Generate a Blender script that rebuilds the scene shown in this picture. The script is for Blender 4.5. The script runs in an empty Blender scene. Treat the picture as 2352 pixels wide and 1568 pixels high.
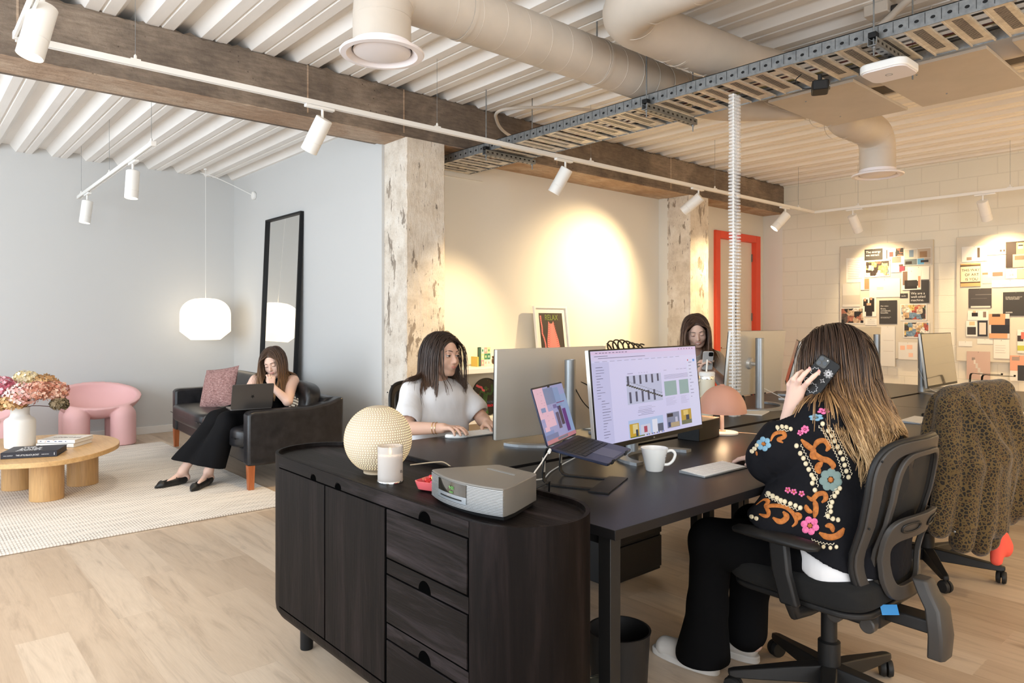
import bpy, bmesh, math, random
import numpy as np
from mathutils import Vector, Matrix, Euler
from mathutils.bvhtree import BVHTree
PI = math.pi
S = bpy.context.scene
COL = S.collection
# ---------------------------------------------------------------- camera
cam = bpy.data.cameras.new('camera')
co = bpy.data.objects.new('camera', cam)
COL.objects.link(co)
co.location = (0, 0, 1.29)
co.rotation_euler = (PI / 2, 0, -math.asin(0.6613))
cam.sensor_width = 36
cam.lens = 1619 / 2352 * 36
cam.shift_y = -46 / 2352
cam.clip_start = 0.05
S.camera = co
# ---------------------------------------------------------------- colour, world
S.view_settings.view_transform = 'Standard'
S.view_settings.look = 'None'
S.view_settings.exposure = 0.04
S.view_settings.gamma = 1
S.view_settings.use_curve_mapping = False
S.cycles.max_bounces = 7
S.cycles.diffuse_bounces = 4
S.cycles.glossy_bounces = 3
S.cycles.transmission_bounces = 5
S.cycles.transparent_max_bounces = 8
S.cycles.caustics_reflective = False
S.cycles.caustics_refractive = False
S.cycles.sample_clamp_indirect = 4
S.cycles.use_denoising = True
W = bpy.data.worlds.new('sky')
S.world = W
W.use_nodes = True
W.node_tree.nodes['Background'].inputs[0].default_value = (.80, .90, 1, 1)
W.node_tree.nodes['Background'].inputs[1].default_value = 1.6

def light(name, kind, loc, energy, color, aim=None, **k):
    l = bpy.data.lights.new(name, kind)
    l.energy = energy
    l.color = color
    for a, b in k.items():
        setattr(l, a, b)
    o = bpy.data.objects.new(name, l)
    o.location = loc
    if aim is not None:
        o.rotation_euler = (Vector(aim) - Vector(loc)).to_track_quat('-Z', 'Y').to_euler()
    COL.objects.link(o)
    return o

COOL = (.76, .88, 1.0)
WARM = (1.0, .735, .40)
# daylight entering by the tall windows to the left of and behind the camera
light('window_daylight', 'AREA', (-2.9, 3.9, 1.65), 305, COOL, aim=(0, 3.9, 1.45), shape='RECTANGLE', size=7.4, size_y=2.5)
light('window_daylight', 'AREA', (-.8, -3.4, 1.7), 225, (.9, .95, 1.0), aim=(.6, 0, 3.4), shape='RECTANGLE', size=4.0, size_y=2.4)
# warm fill spots added without fixtures, out of frame, to brighten the bay by bounce
for x, y, tx, ty, tz, e in ((5.2, -.8, 5.5, -.2, 0, 110), (7.9, .4, 8.0, .8, 0, 110), (3.4, -1.6, 3.6, -.9, 0, 60), (8.97, .8, 9.6, .75, 1.6, 260), (8.97, -1.2, 9.6, -1.2, 1.6, 260), (7.0, -2.7, 7.0, -3.5, 1.6, 300), (4.6, -2.7, 4.6, -3.5, 1.6, 260)):
    light('track_and_fill_spot', 'SPOT', (x, y, 2.6), e, WARM, aim=(tx, ty, tz), spot_size=2.3, spot_blend=1, shadow_soft_size=.12)
# ---------------------------------------------------------------- mesh helpers
def rotz(a):
    return Matrix.Rotation(a, 4, 'Z')

class MB:
    """collects geometry for one mesh"""
    def __init__(s):
        s.v = []; s.f = []; s.m = []; s.mi = 0
    def add(s, vs, fs, T=None):
        n = len(s.v)
        if T is not None:
            vs = [T @ Vector(p) for p in vs]
        s.v += [tuple(p) for p in vs]
        s.f += [tuple(i + n for i in f) for f in fs]
        s.m += [s.mi] * len(fs)
        return s
    def box(s, x0, x1, y0, y1, z0, z1, T=None):
        v = [(x, y, z) for z in (z0, z1) for y in (y0, y1) for x in (x0, x1)]
        return s.add(v, [(0, 2, 3, 1), (4, 5, 7, 6), (0, 1, 5, 4), (2, 6, 7, 3), (0, 4, 6, 2), (1, 3, 7, 5)], T)
    def cb(s, c, d, T=None):
        return s.box(c[0] - d[0] / 2, c[0] + d[0] / 2, c[1] - d[1] / 2, c[1] + d[1] / 2, c[2] - d[2] / 2, c[2] + d[2] / 2, T)
    def prism(s, poly, z0, z1, T=None):
        n = len(poly)
        v = [(x, y, z0) for x, y in poly] + [(x, y, z1) for x, y in poly]
        f = [tuple(range(n))[::-1], tuple(range(n, 2 * n))] + [(i, (i + 1) % n, n + (i + 1) % n, n + i) for i in range(n)]
        return s.add(v, f, T)
    def ring(s, outer, inner, z0, z1, T=None):
        n = len(outer)
        v = [(x, y, z) for P in (outer, inner) for z in (z0, z1) for x, y in P]
        f = []
        for i in range(n):
            j = (i + 1) % n
            f += [(i, j, n + j, n + i), (2 * n + j, 2 * n + i, 3 * n + i, 3 * n + j), (n + i, n + j, 3 * n + j, 3 * n + i), (j, i, 2 * n + i, 2 * n + j)]
        return s.add(v, f, T)
    def loft(s, rings, T=None, cap=True, close=True):
        n = len(rings[0]); v = []; f = []
        for r in rings: v += list(r)
        for a in range(len(rings) - 1):
            for i in range(n if close else n - 1):
                j = (i + 1) % n
                f.append((a * n + i, a * n + j, (a + 1) * n + j, (a + 1) * n + i))
        if cap:
            f.append(tuple(range(n))[::-1]); f.append(tuple(range((len(rings) - 1) * n, len(rings) * n)))
        return s.add(v, f, T)
    def lathe(s, prof, c=(0, 0, 0), n=32, T=None, cap=False):
        rings = [[(c[0] + r * math.cos(2 * PI * i / n), c[1] + r * math.sin(2 * PI * i / n), c[2] + z) for i in range(n)] for r, z in prof]
        return s.loft(rings, T, cap=cap)
    def tube(s, pts, r, n=10, T=None, cap=True, flat=1.0, up=None):
        pts = [Vector(p) for p in pts]
        if not hasattr(r, '__len__'): r = [r] * len(pts)
        rings = []; last = None
        for i, p in enumerate(pts):
            t = (pts[min(i + 1, len(pts) - 1)] - pts[max(i - 1, 0)]).normalized()
            if last is None:
                a = Vector(up) if up is not None else (Vector((0, 0, 1)) if abs(t.z) < .9 else Vector((1, 0, 0)))
            else: a = last
            a = (a - t * a.dot(t))
            if a.length < 1e-6: a = t.orthogonal()
            a.normalize(); last = a
            b = t.cross(a)
            rings.append([p + (a * math.cos(2 * PI * k / n) * flat + b * math.sin(2 * PI * k / n)) * r[i] for k in range(n)])
        return s.loft(rings, T, cap=cap)
    def ball(s, c, r, n=20, T=None):
        if not hasattr(r, '__len__'): r = (r, r, r)
        k = n // 2
        return s.loft([[(c[0] + r[0] * math.sin(PI * (a + .02) / (k + .04)) * math.cos(2 * PI * i / n), c[1] + r[1] * math.sin(PI * (a + .02) / (k + .04)) * math.sin(2 * PI * i / n), c[2] - r[2] * math.cos(PI * (a + .02) / (k + .04))) for i in range(n)] for a in range(k + 1)], T)
    def raw(s, v, f):
        return s.add(v, f)

def obj(name, mb, mat, parent=None, bev=0, smooth=40, sub=0, seg=2, loc=None, rot=None):
    me = bpy.data.meshes.new(name)
    me.from_pydata(mb.v, [], mb.f)
    for m in (mat if isinstance(mat, (list, tuple)) else [mat]): me.materials.append(m)
    if isinstance(mat, (list, tuple)): me.polygons.foreach_set('material_index', mb.m)
    o = bpy.data.objects.new(name, me)
    COL.objects.link(o)
    if parent is not None: o.parent = parent
    if loc is not None: o.location = loc
    if rot is not None: o.rotation_euler = rot
    if smooth:
        me.shade_smooth()
        if smooth < 179: me.set_sharp_from_angle(angle=math.radians(smooth))
    if bev:
        b = o.modifiers.new('b', 'BEVEL'); b.width = bev; b.segments = seg; b.limit_method = 'ANGLE'; b.angle_limit = math.radians(35); b.harden_normals = False
    if sub:
        b = o.modifiers.new('s', 'SUBSURF'); b.levels = sub; b.render_levels = sub
    return o

def tag(o, label, cat, group=None, kind=None):
    o['label'] = label; o['category'] = cat
    if group: o['group'] = group
    if kind: o['kind'] = kind
    return o

def struct(name, mb, mat, **k):
    o = obj(name, mb, mat, **k)
    if k.get('parent') is None: o['kind'] = 'structure'
    return o

def thing(name, label, cat, loc=(0, 0, 0), rz=0, group=None):
    o = bpy.data.objects.new(name, None); COL.objects.link(o)
    o.empty_display_size = .1
    o.location = loc; o.rotation_euler = (0, 0, rz)
    return tag(o, label, cat, group)

def dup(root, loc, rz=None, label=None, group=None):
    r = root.copy(); COL.objects.link(r); r.location = loc
    if rz is not None: r.rotation_euler = (0, 0, rz)
    if label: r['label'] = label
    if group: r['group'] = group
    for ch in list(root.children):
        c = ch.copy(); COL.objects.link(c); c.parent = r
        for g in list(ch.children):
            d = g.copy(); COL.objects.link(d); d.parent = c
    return r

def text(name, body, size, mat, parent, loc, rot, depth=.0004, align='LEFT', xs=1.0):
    c = bpy.data.curves.new(name, 'FONT'); c.body = body; c.size = size; c.extrude = depth
    c.align_x = align; c.materials.append(mat)
    q = bpy.data.objects.new(name, c); COL.objects.link(q)
    me = bpy.data.meshes.new_from_object(q); bpy.data.objects.remove(q); me.name = name
    o = bpy.data.objects.new(name, me); COL.objects.link(o)
    if parent is not None: o.parent = parent
    o.location = loc; o.rotation_euler = rot; o.scale = (xs, 1, 1)
    return o

def circ(cx, cy, r, n=24, a0=0, a1=2 * PI, ry=None):
    full = abs(a1 - a0 - 2 * PI) < 1e-6
    return [(cx + r * math.cos(a0 + (a1 - a0) * i / (n if full else n - 1)), cy + (ry or r) * math.sin(a0 + (a1 - a0) * i / (n if full else n - 1))) for i in range(n)]

def rrect(x0, x1, y0, y1, r, n=5):
    P = []
    for cx, cy, a in ((x1 - r, y1 - r, 0), (x0 + r, y1 - r, PI / 2), (x0 + r, y0 + r, PI), (x1 - r, y0 + r, 3 * PI / 2)):
        P += [(cx + r * math.cos(a + PI / 2 * i / n), cy + r * math.sin(a + PI / 2 * i / n)) for i in range(n + 1)]
    return P

def bez(pts, n=8):
    """smooth curve through points"""
    P = [Vector(p) for p in pts]; P = [P[0] * 2 - P[1]] + P + [P[-1] * 2 - P[-2]]
    out = []
    for i in range(1, len(P) - 2):
        for k in range(n):
            t = k / n
            a, b, c, d = P[i - 1], P[i], P[i + 1], P[i + 2]
            out.append(.5 * ((2 * b) + (c - a) * t + (2 * a - 5 * b + 4 * c - d) * t * t + (3 * b - a - 3 * c + d) * t ** 3))
    out.append(P[-2])
    return out

# ---------------------------------------------------------------- signed distance modelling
def V3(p):
    return np.array(p, float)

class SDF:
    def __init__(s, lo, hi, dx):
        s.o = V3(lo); s.dx = dx
        s.n = tuple(int(math.ceil((hi[i] - lo[i]) / dx)) + 1 for i in range(3))
        s.F = np.full(s.n, .2, np.float32)
    def sub(s, lo, hi, pad):
        a = [max(0, int((lo[i] - pad - s.o[i]) / s.dx)) for i in range(3)]
        b = [min(s.n[i], int((hi[i] + pad - s.o[i]) / s.dx) + 2) for i in range(3)]
        if any(a[i] >= b[i] for i in range(3)): return None
        X = [(np.arange(a[i], b[i]) * s.dx + s.o[i]).astype(np.float32) for i in range(3)]
        return tuple(slice(a[i], b[i]) for i in range(3)), X[0][:, None, None], X[1][None, :, None], X[2][None, None, :]
    def put(s, sl, d, k, cut):
        a = s.F[sl]
        if cut:
            d = -d
            h = np.clip(.5 - .5 * (d - a) / k, 0, 1)
            s.F[sl] = d * (1 - h) + a * h + k * h * (1 - h)
        else:
            h = np.clip(.5 + .5 * (d - a) / k, 0, 1)
            s.F[sl] = d * (1 - h) + a * h - k * h * (1 - h)
    def cone(s, a, b, ra, rb=None, k=.02, cut=False, flat=None):
        """rounded cone; flat=(direction, factor) squashes along a direction"""
        rb = ra if rb is None else rb
        a = V3(a); b = V3(b); R = max(ra, rb)
        if flat: R = R * max(1, flat[1])
        r = s.sub(np.minimum(a, b) - R, np.maximum(a, b) + R, max(k, 3 * s.dx) + .01)
        if r is None: return s
        sl, x, y, z = r
        ab = b - a; L = max(float(ab @ ab), 1e-9)
        t = np.clip(((x - a[0]) * ab[0] + (y - a[1]) * ab[1] + (z - a[2]) * ab[2]) / L, 0, 1)
        dx, dy, dz = x - a[0] - t * ab[0], y - a[1] - t * ab[1], z - a[2] - t * ab[2]
        q = dx * dx + dy * dy + dz * dz
        if flat:
            n = V3(flat[0]); n = n / np.linalg.norm(n)
            c = dx * n[0] + dy * n[1] + dz * n[2]
            q = q - c * c + (c / flat[1]) ** 2
        s.put(sl, np.sqrt(np.maximum(q, 0)) - (ra + (rb - ra) * t), k, cut)
        return s
    def ell(s, c, r, k=.02, M=None, cut=False):
        """ellipsoid, M columns = axes"""
        c = V3(c); r = V3(r); R = r.max()
        q = s.sub(c - R, c + R, max(k, 3 * s.dx) + .01)
        if q is None: return s
        sl, x, y, z = q
        M = np.eye(3) if M is None else M
        d = [x - c[0], y - c[1], z - c[2]]
        u = [d[0] * M[0, i] + d[1] * M[1, i] + d[2] * M[2, i] for i in range(3)]
        k0 = np.sqrt(sum((u[i] / r[i]) ** 2 for i in range(3)))
        k1 = np.sqrt(sum((u[i] / r[i] ** 2) ** 2 for i in range(3)))
        s.put(sl, k0 * (k0 - 1) / np.maximum(k1, 1e-6), k, cut)
        return s
    def rbox(s, c, h, rad, k=.01, M=None, cut=False):
        c = V3(c); h = V3(h); R = float(np.linalg.norm(h)) + rad
        q = s.sub(c - R, c + R, max(k, 3 * s.dx) + .01)
        if q is None: return s
        sl, x, y, z = q
        M = np.eye(3) if M is None else M
        d = [x - c[0], y - c[1], z - c[2]]
        u = [np.abs(d[0] * M[0, i] + d[1] * M[1, i] + d[2] * M[2, i]) - (h[i] - rad) for i in range(3)]
        out = np.sqrt(sum(np.maximum(w, 0) ** 2 for w in u)) + np.minimum(np.maximum(np.maximum(u[0], u[1]), u[2]), 0) - rad
        s.put(sl, out, k, cut)
        return s
    def plane(s, p, n, k=.004):
        """cut away everything on the +n side"""
        n = V3(n) / np.linalg.norm(n)
        X = [(np.arange(s.n[i]) * s.dx + s.o[i]).astype(np.float32) for i in range(3)]
        d = (X[0][:, None, None] - p[0]) * n[0] + (X[1][None, :, None] - p[1]) * n[1] + (X[2][None, None, :] - p[2]) * n[2]
        s.F = np.maximum(s.F, d.astype(np.float32))
        return s
    def mesh(s):
        F = s.F; F[0] = F[-1] = .1; F[:, 0] = F[:, -1] = .1; F[:, :, 0] = F[:, :, -1] = .1
        I = F < 0
        n = np.array(F.shape) - 1
        cnt = np.zeros(n, np.int8)
        for a in (0, 1):
            for b in (0, 1):
                for c in (0, 1):
                    cnt += I[a:n[0] + a, b:n[1] + b, c:n[2] + c]
        act = np.argwhere((cnt > 0) & (cnt < 8))
        idx = np.full(n, -1, np.int32); idx[tuple(act.T)] = np.arange(len(act))
        acc = np.zeros((len(act), 3)); num = np.zeros(len(act))
        E = []
        for ax in range(3):
            for p in (0, 1):
                for q in (0, 1):
                    o0 = [0, 0, 0]; o1 = [0, 0, 0]; o = [i for i in range(3) if i != ax]
                    o0[o[0]] = o1[o[0]] = p; o0[o[1]] = o1[o[1]] = q; o1[ax] = 1
                    E.append((o0, o1))
        for o0, o1 in E:
            A = act + o0; B = act + o1
            fa = F[tuple(A.T)]; fb = F[tuple(B.T)]
            m = (fa < 0) != (fb < 0)
            t = np.zeros(len(fa)); t[m] = fa[m] / (fa[m] - fb[m])
            acc[m] += (A + t[:, None] * (B - A))[m]; num[m] += 1
        v = acc / np.maximum(num, 1)[:, None] * s.dx + s.o
        faces = []
        for ax in range(3):
            o = [i for i in range(3) if i != ax]
            sl0 = [slice(None)] * 3; sl1 = [slice(None)] * 3
            sl0[ax] = slice(0, -1); sl1[ax] = slice(1, None)
            a = I[tuple(sl0)]; b = I[tuple(sl1)]
            e = np.argwhere(a != b)
            e = e[(e[:, o[0]] > 0) & (e[:, o[1]] > 0)]
            e = e[(e[:, o[0]] < n[o[0]]) & (e[:, o[1]] < n[o[1]])]
            ins = a[tuple(e.T)]
            q = []
            for d0, d1 in ((-1, -1), (0, -1), (0, 0), (-1, 0)):
                c = e.copy(); c[:, o[0]] += d0; c[:, o[1]] += d1
                q.append(idx[tuple(c.T)])
            q = np.stack(q, 1)
            if ax == 1: ins = ~ins
            q[~ins] = q[~ins][:, ::-1]
            faces.append(q)
        return v, np.concatenate(faces)

def sdfobj(name, sdf, mat, parent=None, disp=None, smooth=2):
    v, f = sdf.mesh()
    if smooth:   # light Laplacian relax
        e = np.concatenate([f[:, [0, 1]], f[:, [1, 2]], f[:, [2, 3]], f[:, [3, 0]]])
        for _ in range(smooth):
            acc = np.zeros_like(v); num = np.zeros(len(v))
            for a, b in ((0, 1), (1, 0)):
                for c in range(3): acc[:, c] += np.bincount(e[:, a], v[e[:, b], c], len(v))
                num += np.bincount(e[:, a], minlength=len(v))
            v = v * .5 + acc / np.maximum(num, 1)[:, None] * .5
    if disp is not None: v = disp(v)
    me = bpy.data.meshes.new(name)
    me.vertices.add(len(v)); me.vertices.foreach_set('co', v.astype(np.float32).ravel())
    me.loops.add(len(f) * 4); me.loops.foreach_set('vertex_index', f.astype(np.int32).ravel())
    me.polygons.add(len(f)); me.polygons.foreach_set('loop_start', np.arange(len(f), dtype=np.int32) * 4)
    me.update(calc_edges=True); me.validate()
    me.materials.append(mat); me.shade_smooth()
    o = bpy.data.objects.new(name, me); COL.objects.link(o)
    if parent is not None: o.parent = parent
    return o

# ---------------------------------------------------------------- materials
def newmat(name):
    m = bpy.data.materials.new(name); m.use_nodes = True
    return m, m.node_tree.nodes, m.node_tree.links, m.node_tree.nodes['Principled BSDF']

def c4(c): return (c[0], c[1], c[2], 1)

def sr(r, g, b):
    """sRGB 0-255 to linear"""
    f = lambda x: (x / 255 / 12.92) if x / 255 <= .04045 else ((x / 255 + .055) / 1.055) ** 2.4
    return (f(r), f(g), f(b))

def coords(nt, kind='Object', scale=(1, 1, 1), rot=(0, 0, 0)):
    t = nt.nodes.new('ShaderNodeTexCoord'); m = nt.nodes.new('ShaderNodeMapping')
    m.inputs['Scale'].default_value = scale; m.inputs['Rotation'].default_value = rot
    nt.links.new(t.outputs[kind], m.inputs[0]); return m.outputs[0]

def ramp(nt, fac, stops, mode='LINEAR'):
    r = nt.nodes.new('ShaderNodeValToRGB'); r.color_ramp.interpolation = mode
    e = r.color_ramp.elements
    while len(e) < len(stops): e.new(.5)
    for i, (p, c) in enumerate(stops): e[i].position = p; e[i].color = c4(c)
    nt.links.new(fac, r.inputs[0]); return r.outputs[0]

def noise(nt, vec, scale, detail=4, rough=.5, dist=0):
    n = nt.nodes.new('ShaderNodeTexNoise'); n.inputs['Scale'].default_value = scale
    n.inputs['Detail'].default_value = detail; n.inputs['Roughness'].default_value = rough; n.inputs['Distortion'].default_value = dist
    nt.links.new(vec, n.inputs['Vector']); return n.outputs[0]

def mixc(nt, fac, a, b, mode='MIX'):
    m = nt.nodes.new('ShaderNodeMix'); m.data_type = 'RGBA'; m.blend_type = mode
    for i, x in ((0, fac), (6, a), (7, b)):
        if hasattr(x, 'is_linked'): nt.links.new(x, m.inputs[i])
        else: m.inputs[i].default_value = x if i == 0 else c4(x)
    return m.outputs[2]

def bump(nt, bs, h, strength, dist=.01):
    b = nt.nodes.new('ShaderNodeBump'); b.inputs['Strength'].default_value = strength; b.inputs['Distance'].default_value = dist
    nt.links.new(h, b.inputs['Height']); nt.links.new(b.outputs[0], bs.inputs['Normal'])

def M(name, col, rough=.5, metal=0, col2=None, ns=6, stretch=(1, 1, 1), bmp=0, bs=60, bd=.004, em=0, trans=0, sheen=0, sss=0, coat=0, spec=.5, lo=.35, hi=.65, alpha=1, ior=1.45):
    m, N, L, B = newmat(name); nt = m.node_tree
    B.inputs['Base Color'].default_value = c4(col); B.inputs['Roughness'].default_value = rough; B.inputs['Metallic'].default_value = metal
    B.inputs['Specular IOR Level'].default_value = spec; B.inputs['IOR'].default_value = ior
    if trans: B.inputs['Transmission Weight'].default_value = trans
    if sheen: B.inputs['Sheen Weight'].default_value = sheen
    if coat: B.inputs['Coat Weight'].default_value = coat
    if alpha < 1: B.inputs['Alpha'].default_value = alpha
    if sss:
        B.inputs['Subsurface Weight'].default_value = sss; B.inputs['Subsurface Radius'].default_value = (.02, .008, .004); B.inputs['Subsurface Scale'].default_value = .5
    if em:
        B.inputs['Emission Color'].default_value = c4(col); B.inputs['Emission Strength'].default_value = em
    v = None
    if col2 is not None or bmp: v = coords(nt, scale=stretch)
    if col2 is not None:
        L.new(ramp(nt, noise(nt, v, ns, 5, .6), [(lo, col), (hi, col2)]), B.inputs['Base Color'])
    if bmp: bump(nt, B, noise(nt, v, bs, 3), bmp, bd)
    return m
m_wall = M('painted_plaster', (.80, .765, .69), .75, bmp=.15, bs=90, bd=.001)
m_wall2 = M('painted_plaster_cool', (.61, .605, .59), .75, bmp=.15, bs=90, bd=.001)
m_ceil = M('painted_metal_deck', (.93, .89, .84), .55, col2=(.86, .82, .77), ns=2, stretch=(3, .5, 3), bmp=.1, bs=120, bd=.001)
m_white = M('white_powder_coat', (.86, .84, .80), .4)
m_duct = M('painted_spiral_duct', (.60, .53, .455), .5, col2=(.54, .48, .41), ns=3, bmp=.15, bs=30, bd=.003)
m_black = M('matte_black', (.006, .006, .0065), .5, spec=.35)
m_blackp = M('black_plastic', (.010, .0095, .0095), .5, bmp=.1, bs=400, bd=.0005, spec=.4)
m_grayp = M('dark_grey_plastic', (.040, .035, .031), .5, bmp=.1, bs=500, bd=.0005)
m_rubber = M('black_rubber', (.01, .01, .01), .6)
m_steel = M('galvanised_steel', (.30, .31, .31), .45, metal=.7, col2=(.20, .21, .215), ns=25)
m_steelb = M('galvanised_tray_lit', (.80, .76, .68), .42, metal=.6, col2=(.60, .56, .50), ns=18)  # brighter copy of the steel, lamp light from below put into the colour
m_alu = M('brushed_aluminium', (.33, .345, .36), .42, metal=.75, bmp=.05, bs=300, bd=.0005)
m_chrome = M('chrome', (.75, .75, .75), .12, metal=1)
m_gold = M('gold', (.85, .55, .2), .2, metal=1)
m_glass = M('clear_acrylic', (.93, .93, .92), .08, alpha=.30)
m_red = M('door_frame_orange_red', sr(232, 84, 58), .45)
m_screenoff = M('dark_glass_screen', (.10, .085, .068), .12, coat=.5)

def concrete(name, a, b, c, sc=1.0):
    m, N, L, B = newmat(name); nt = m.node_tree
    v = coords(nt); vs = coords(nt, scale=(1, 6, 6))
    base = ramp(nt, noise(nt, v, 1.3 * sc, 8, .65, .4), [(.33, a), (.5, b), (.68, c)])
    streak = ramp(nt, noise(nt, vs, 7 * sc, 6, .7), [(.35, (.55, .52, .5)), (.6, (1, 1, 1))])
    col = mixc(nt, .75, base, streak, 'MULTIPLY')
    vo = N.new('ShaderNodeTexVoronoi'); vo.inputs['Scale'].default_value = 22; L.new(v, vo.inputs['Vector'])
    pits = ramp(nt, vo.outputs['Distance'], [(.07, (.35, .33, .31)), (.17, (1, 1, 1))])
    msk = ramp(nt, noise(nt, v, 2.5, 3), [(.5, (0, 0, 0)), (.6, (1, 1, 1))])
    col = mixc(nt, msk, col, mixc(nt, 1.0, col, pits, 'MULTIPLY'))
    L.new(col, B.inputs['Base Color']); B.inputs['Roughness'].default_value = .85
    bump(nt, B, noise(nt, v, 35, 8, .7), .6, .012)
    return m
m_conc = concrete('raw_concrete', sr(92, 82, 74), sr(126, 112, 99), sr(162, 145, 128))
m_soffit = concrete('raw_concrete_soffit', sr(160, 130, 104), sr(184, 158, 134), sr(206, 188, 168))

def column_mat():
    m, N, L, B = newmat('peeled_plaster'); nt = m.node_tree
    v = coords(nt); vs = coords(nt, scale=(3.2, 3.2, 1.0))
    base = ramp(nt, noise(nt, v, 5, 8, .7), [(.3, sr(196, 182, 165)), (.5, sr(222, 211, 196)), (.7, sr(238, 231, 220))])
    n1 = noise(nt, vs, 2.6, 9, .62, .35)
    mask = ramp(nt, n1, [(.60, (0, 0, 0)), (.62, (1, 1, 1))])
    grey = ramp(nt, noise(nt, v, 9, 5), [(.3, sr(136, 124, 112)), (.7, sr(172, 158, 142))])
    col = mixc(nt, mask, base, grey)
    m2 = ramp(nt, noise(nt, coords(nt, scale=(9, 9, 1.6)), 4.3, 8, .7), [(.63, (0, 0, 0)), (.65, (1, 1, 1))])
    col = mixc(nt, m2, col, sr(96, 86, 78))
    sp = ramp(nt, noise(nt, v, 90, 4, .8), [(.35, (.72, .70, .68)), (.5, (1, 1, 1))])
    col = mixc(nt, .55, col, sp, 'MULTIPLY')
    L.new(col, B.inputs['Base Color']); B.inputs['Roughness'].default_value = .85
    bump(nt, B, n1, .7, .03)
    return m
m_col = column_mat()

def floor_mat():
    m, N, L, B = newmat('oak_planks'); nt = m.node_tree
    t = N.new('ShaderNodeTexCoord'); sp = N.new('ShaderNodeSeparateXYZ'); cb = N.new('ShaderNodeCombineXYZ')
    L.new(t.outputs['Object'], sp.inputs[0]); L.new(sp.outputs[1], cb.inputs[0]); L.new(sp.outputs[0], cb.inputs[1])
    br = N.new('ShaderNodeTexBrick'); L.new(cb.outputs[0], br.inputs['Vector'])
    br.offset = .37; br.inputs['Scale'].default_value = 1; br.inputs['Brick Width'].default_value = 1.3; br.inputs['Row Height'].default_value = .185
    br.inputs['Mortar Size'].default_value = .0012; br.inputs['Color1'].default_value = (0, 0, 0, 1); br.inputs['Color2'].default_value = (1, 1, 1, 1)
    br.inputs['Mortar'].default_value = (.4, .4, .4, 1); br.inputs['Mortar Smooth'].default_value = .2
    tone = ramp(nt, br.outputs['Color'], [(0, sr(184, 161, 137)), (.5, sr(201, 179, 155)), (1, sr(215, 196, 174))])
    # grain shifted per plank
    ad = N.new('ShaderNodeVectorMath'); ad.operation = 'MULTIPLY_ADD'
    L.new(br.outputs['Color'], ad.inputs[0]); ad.inputs[1].default_value = (7, 13, 5); 
    mp = coords(nt, scale=(9, 1.0, 1)); L.new(mp, ad.inputs[2])
    g = noise(nt, ad.outputs[0], 1.6, 8, .62, 1.2)
    grain = ramp(nt, g, [(.3, (.70, .67, .65)), (.48, (.98, .97, .96)), (.7, (1.08, 1.08, 1.08))])
    col = mixc(nt, .85, tone, grain, 'MULTIPLY')
    fine = ramp(nt, noise(nt, coords(nt, scale=(60, 3, 1)), 3, 4, .6), [(.35, (.90, .89, .88)), (.6, (1, 1, 1))])
    col = mixc(nt, .6, col, fine, 'MULTIPLY')
    kn = N.new('ShaderNodeTexVoronoi'); kn.inputs['Scale'].default_value = 1.0
    L.new(coords(nt, scale=(3.4, 1.3, 1)), kn.inputs['Vector'])
    knot = ramp(nt, kn.outputs['Distance'], [(.02, (.50, .43, .38)), (.11, (1, 1, 1))])
    col = mixc(nt, .7, col, knot, 'MULTIPLY')
    L.new(col, B.inputs['Base Color']); B.inputs['Roughness'].default_value = .42
    bump(nt, B, br.outputs['Fac'], -.25, .002)
    return m
m_floor = floor_mat()

def block_mat():
    m, N, L, B = newmat('painted_block_wall'); nt = m.node_tree
    t = N.new('ShaderNodeTexCoord'); sp = N.new('ShaderNodeSeparateXYZ'); cb = N.new('ShaderNodeCombineXYZ')
    L.new(t.outputs['Object'], sp.inputs[0]); L.new(sp.outputs[1], cb.inputs[0]); L.new(sp.outputs[2], cb.inputs[1])
    br = N.new('ShaderNodeTexBrick'); L.new(cb.outputs[0], br.inputs['Vector']); br.offset = .5
    br.inputs['Scale'].default_value = 1; br.inputs['Brick Width'].default_value = .4; br.inputs['Row Height'].default_value = .2; br.inputs['Mortar Size'].default_value = .006
    br.inputs['Mortar Smooth'].default_value = .5
    L.new(ramp(nt, br.outputs['Fac'], [(0, (.82, .765, .64)), (1, (.75, .70, .58))]), B.inputs['Base Color'])
    B.inputs['Roughness'].default_value = .7
    ad = N.new('ShaderNodeMath'); ad.operation = 'MULTIPLY_ADD'; L.new(br.outputs['Fac'], ad.inputs[0]); ad.inputs[1].default_value = -1.0
    L.new(noise(nt, coords(nt), 120, 3), ad.inputs[2])
    bump(nt, B, ad.outputs[0], .5, .003)
    return m
m_block = block_mat()

def rug_mat():
    m, N, L, B = newmat('woven_rug'); nt = m.node_tree
    t = N.new('ShaderNodeTexCoord'); sp = N.new('ShaderNodeSeparateXYZ'); cb = N.new('ShaderNodeCombineXYZ')
    L.new(t.outputs['Object'], sp.inputs[0]); L.new(sp.outputs[1], cb.inputs[0]); L.new(sp.outputs[0], cb.inputs[1])
    br = N.new('ShaderNodeTexBrick'); L.new(cb.outputs[0], br.inputs['Vector']); br.offset = .5
    br.inputs['Scale'].default_value = 1; br.inputs['Brick Width'].default_value = .045; br.inputs['Row Height'].default_value = .017; br.inputs['Mortar Size'].default_value = .0042
    br.inputs['Mortar Smooth'].default_value = .6
    n = noise(nt, coords(nt, scale=(1, 6, 1)), 3, 3)
    dk = ramp(nt, n, [(.4, sr(216, 205, 192)), (.62, sr(176, 164, 152))])
    lt = ramp(nt, noise(nt, coords(nt), 60, 2), [(.3, sr(226, 218, 208)), (.7, sr(240, 235, 227))])
    L.new(mixc(nt, br.outputs['Fac'], lt, dk), B.inputs['Base Color']); B.inputs['Roughness'].default_value = .95
    bump(nt, B, br.outputs['Fac'], -.8, .004)
    return m
m_rug = rug_mat()

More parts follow.
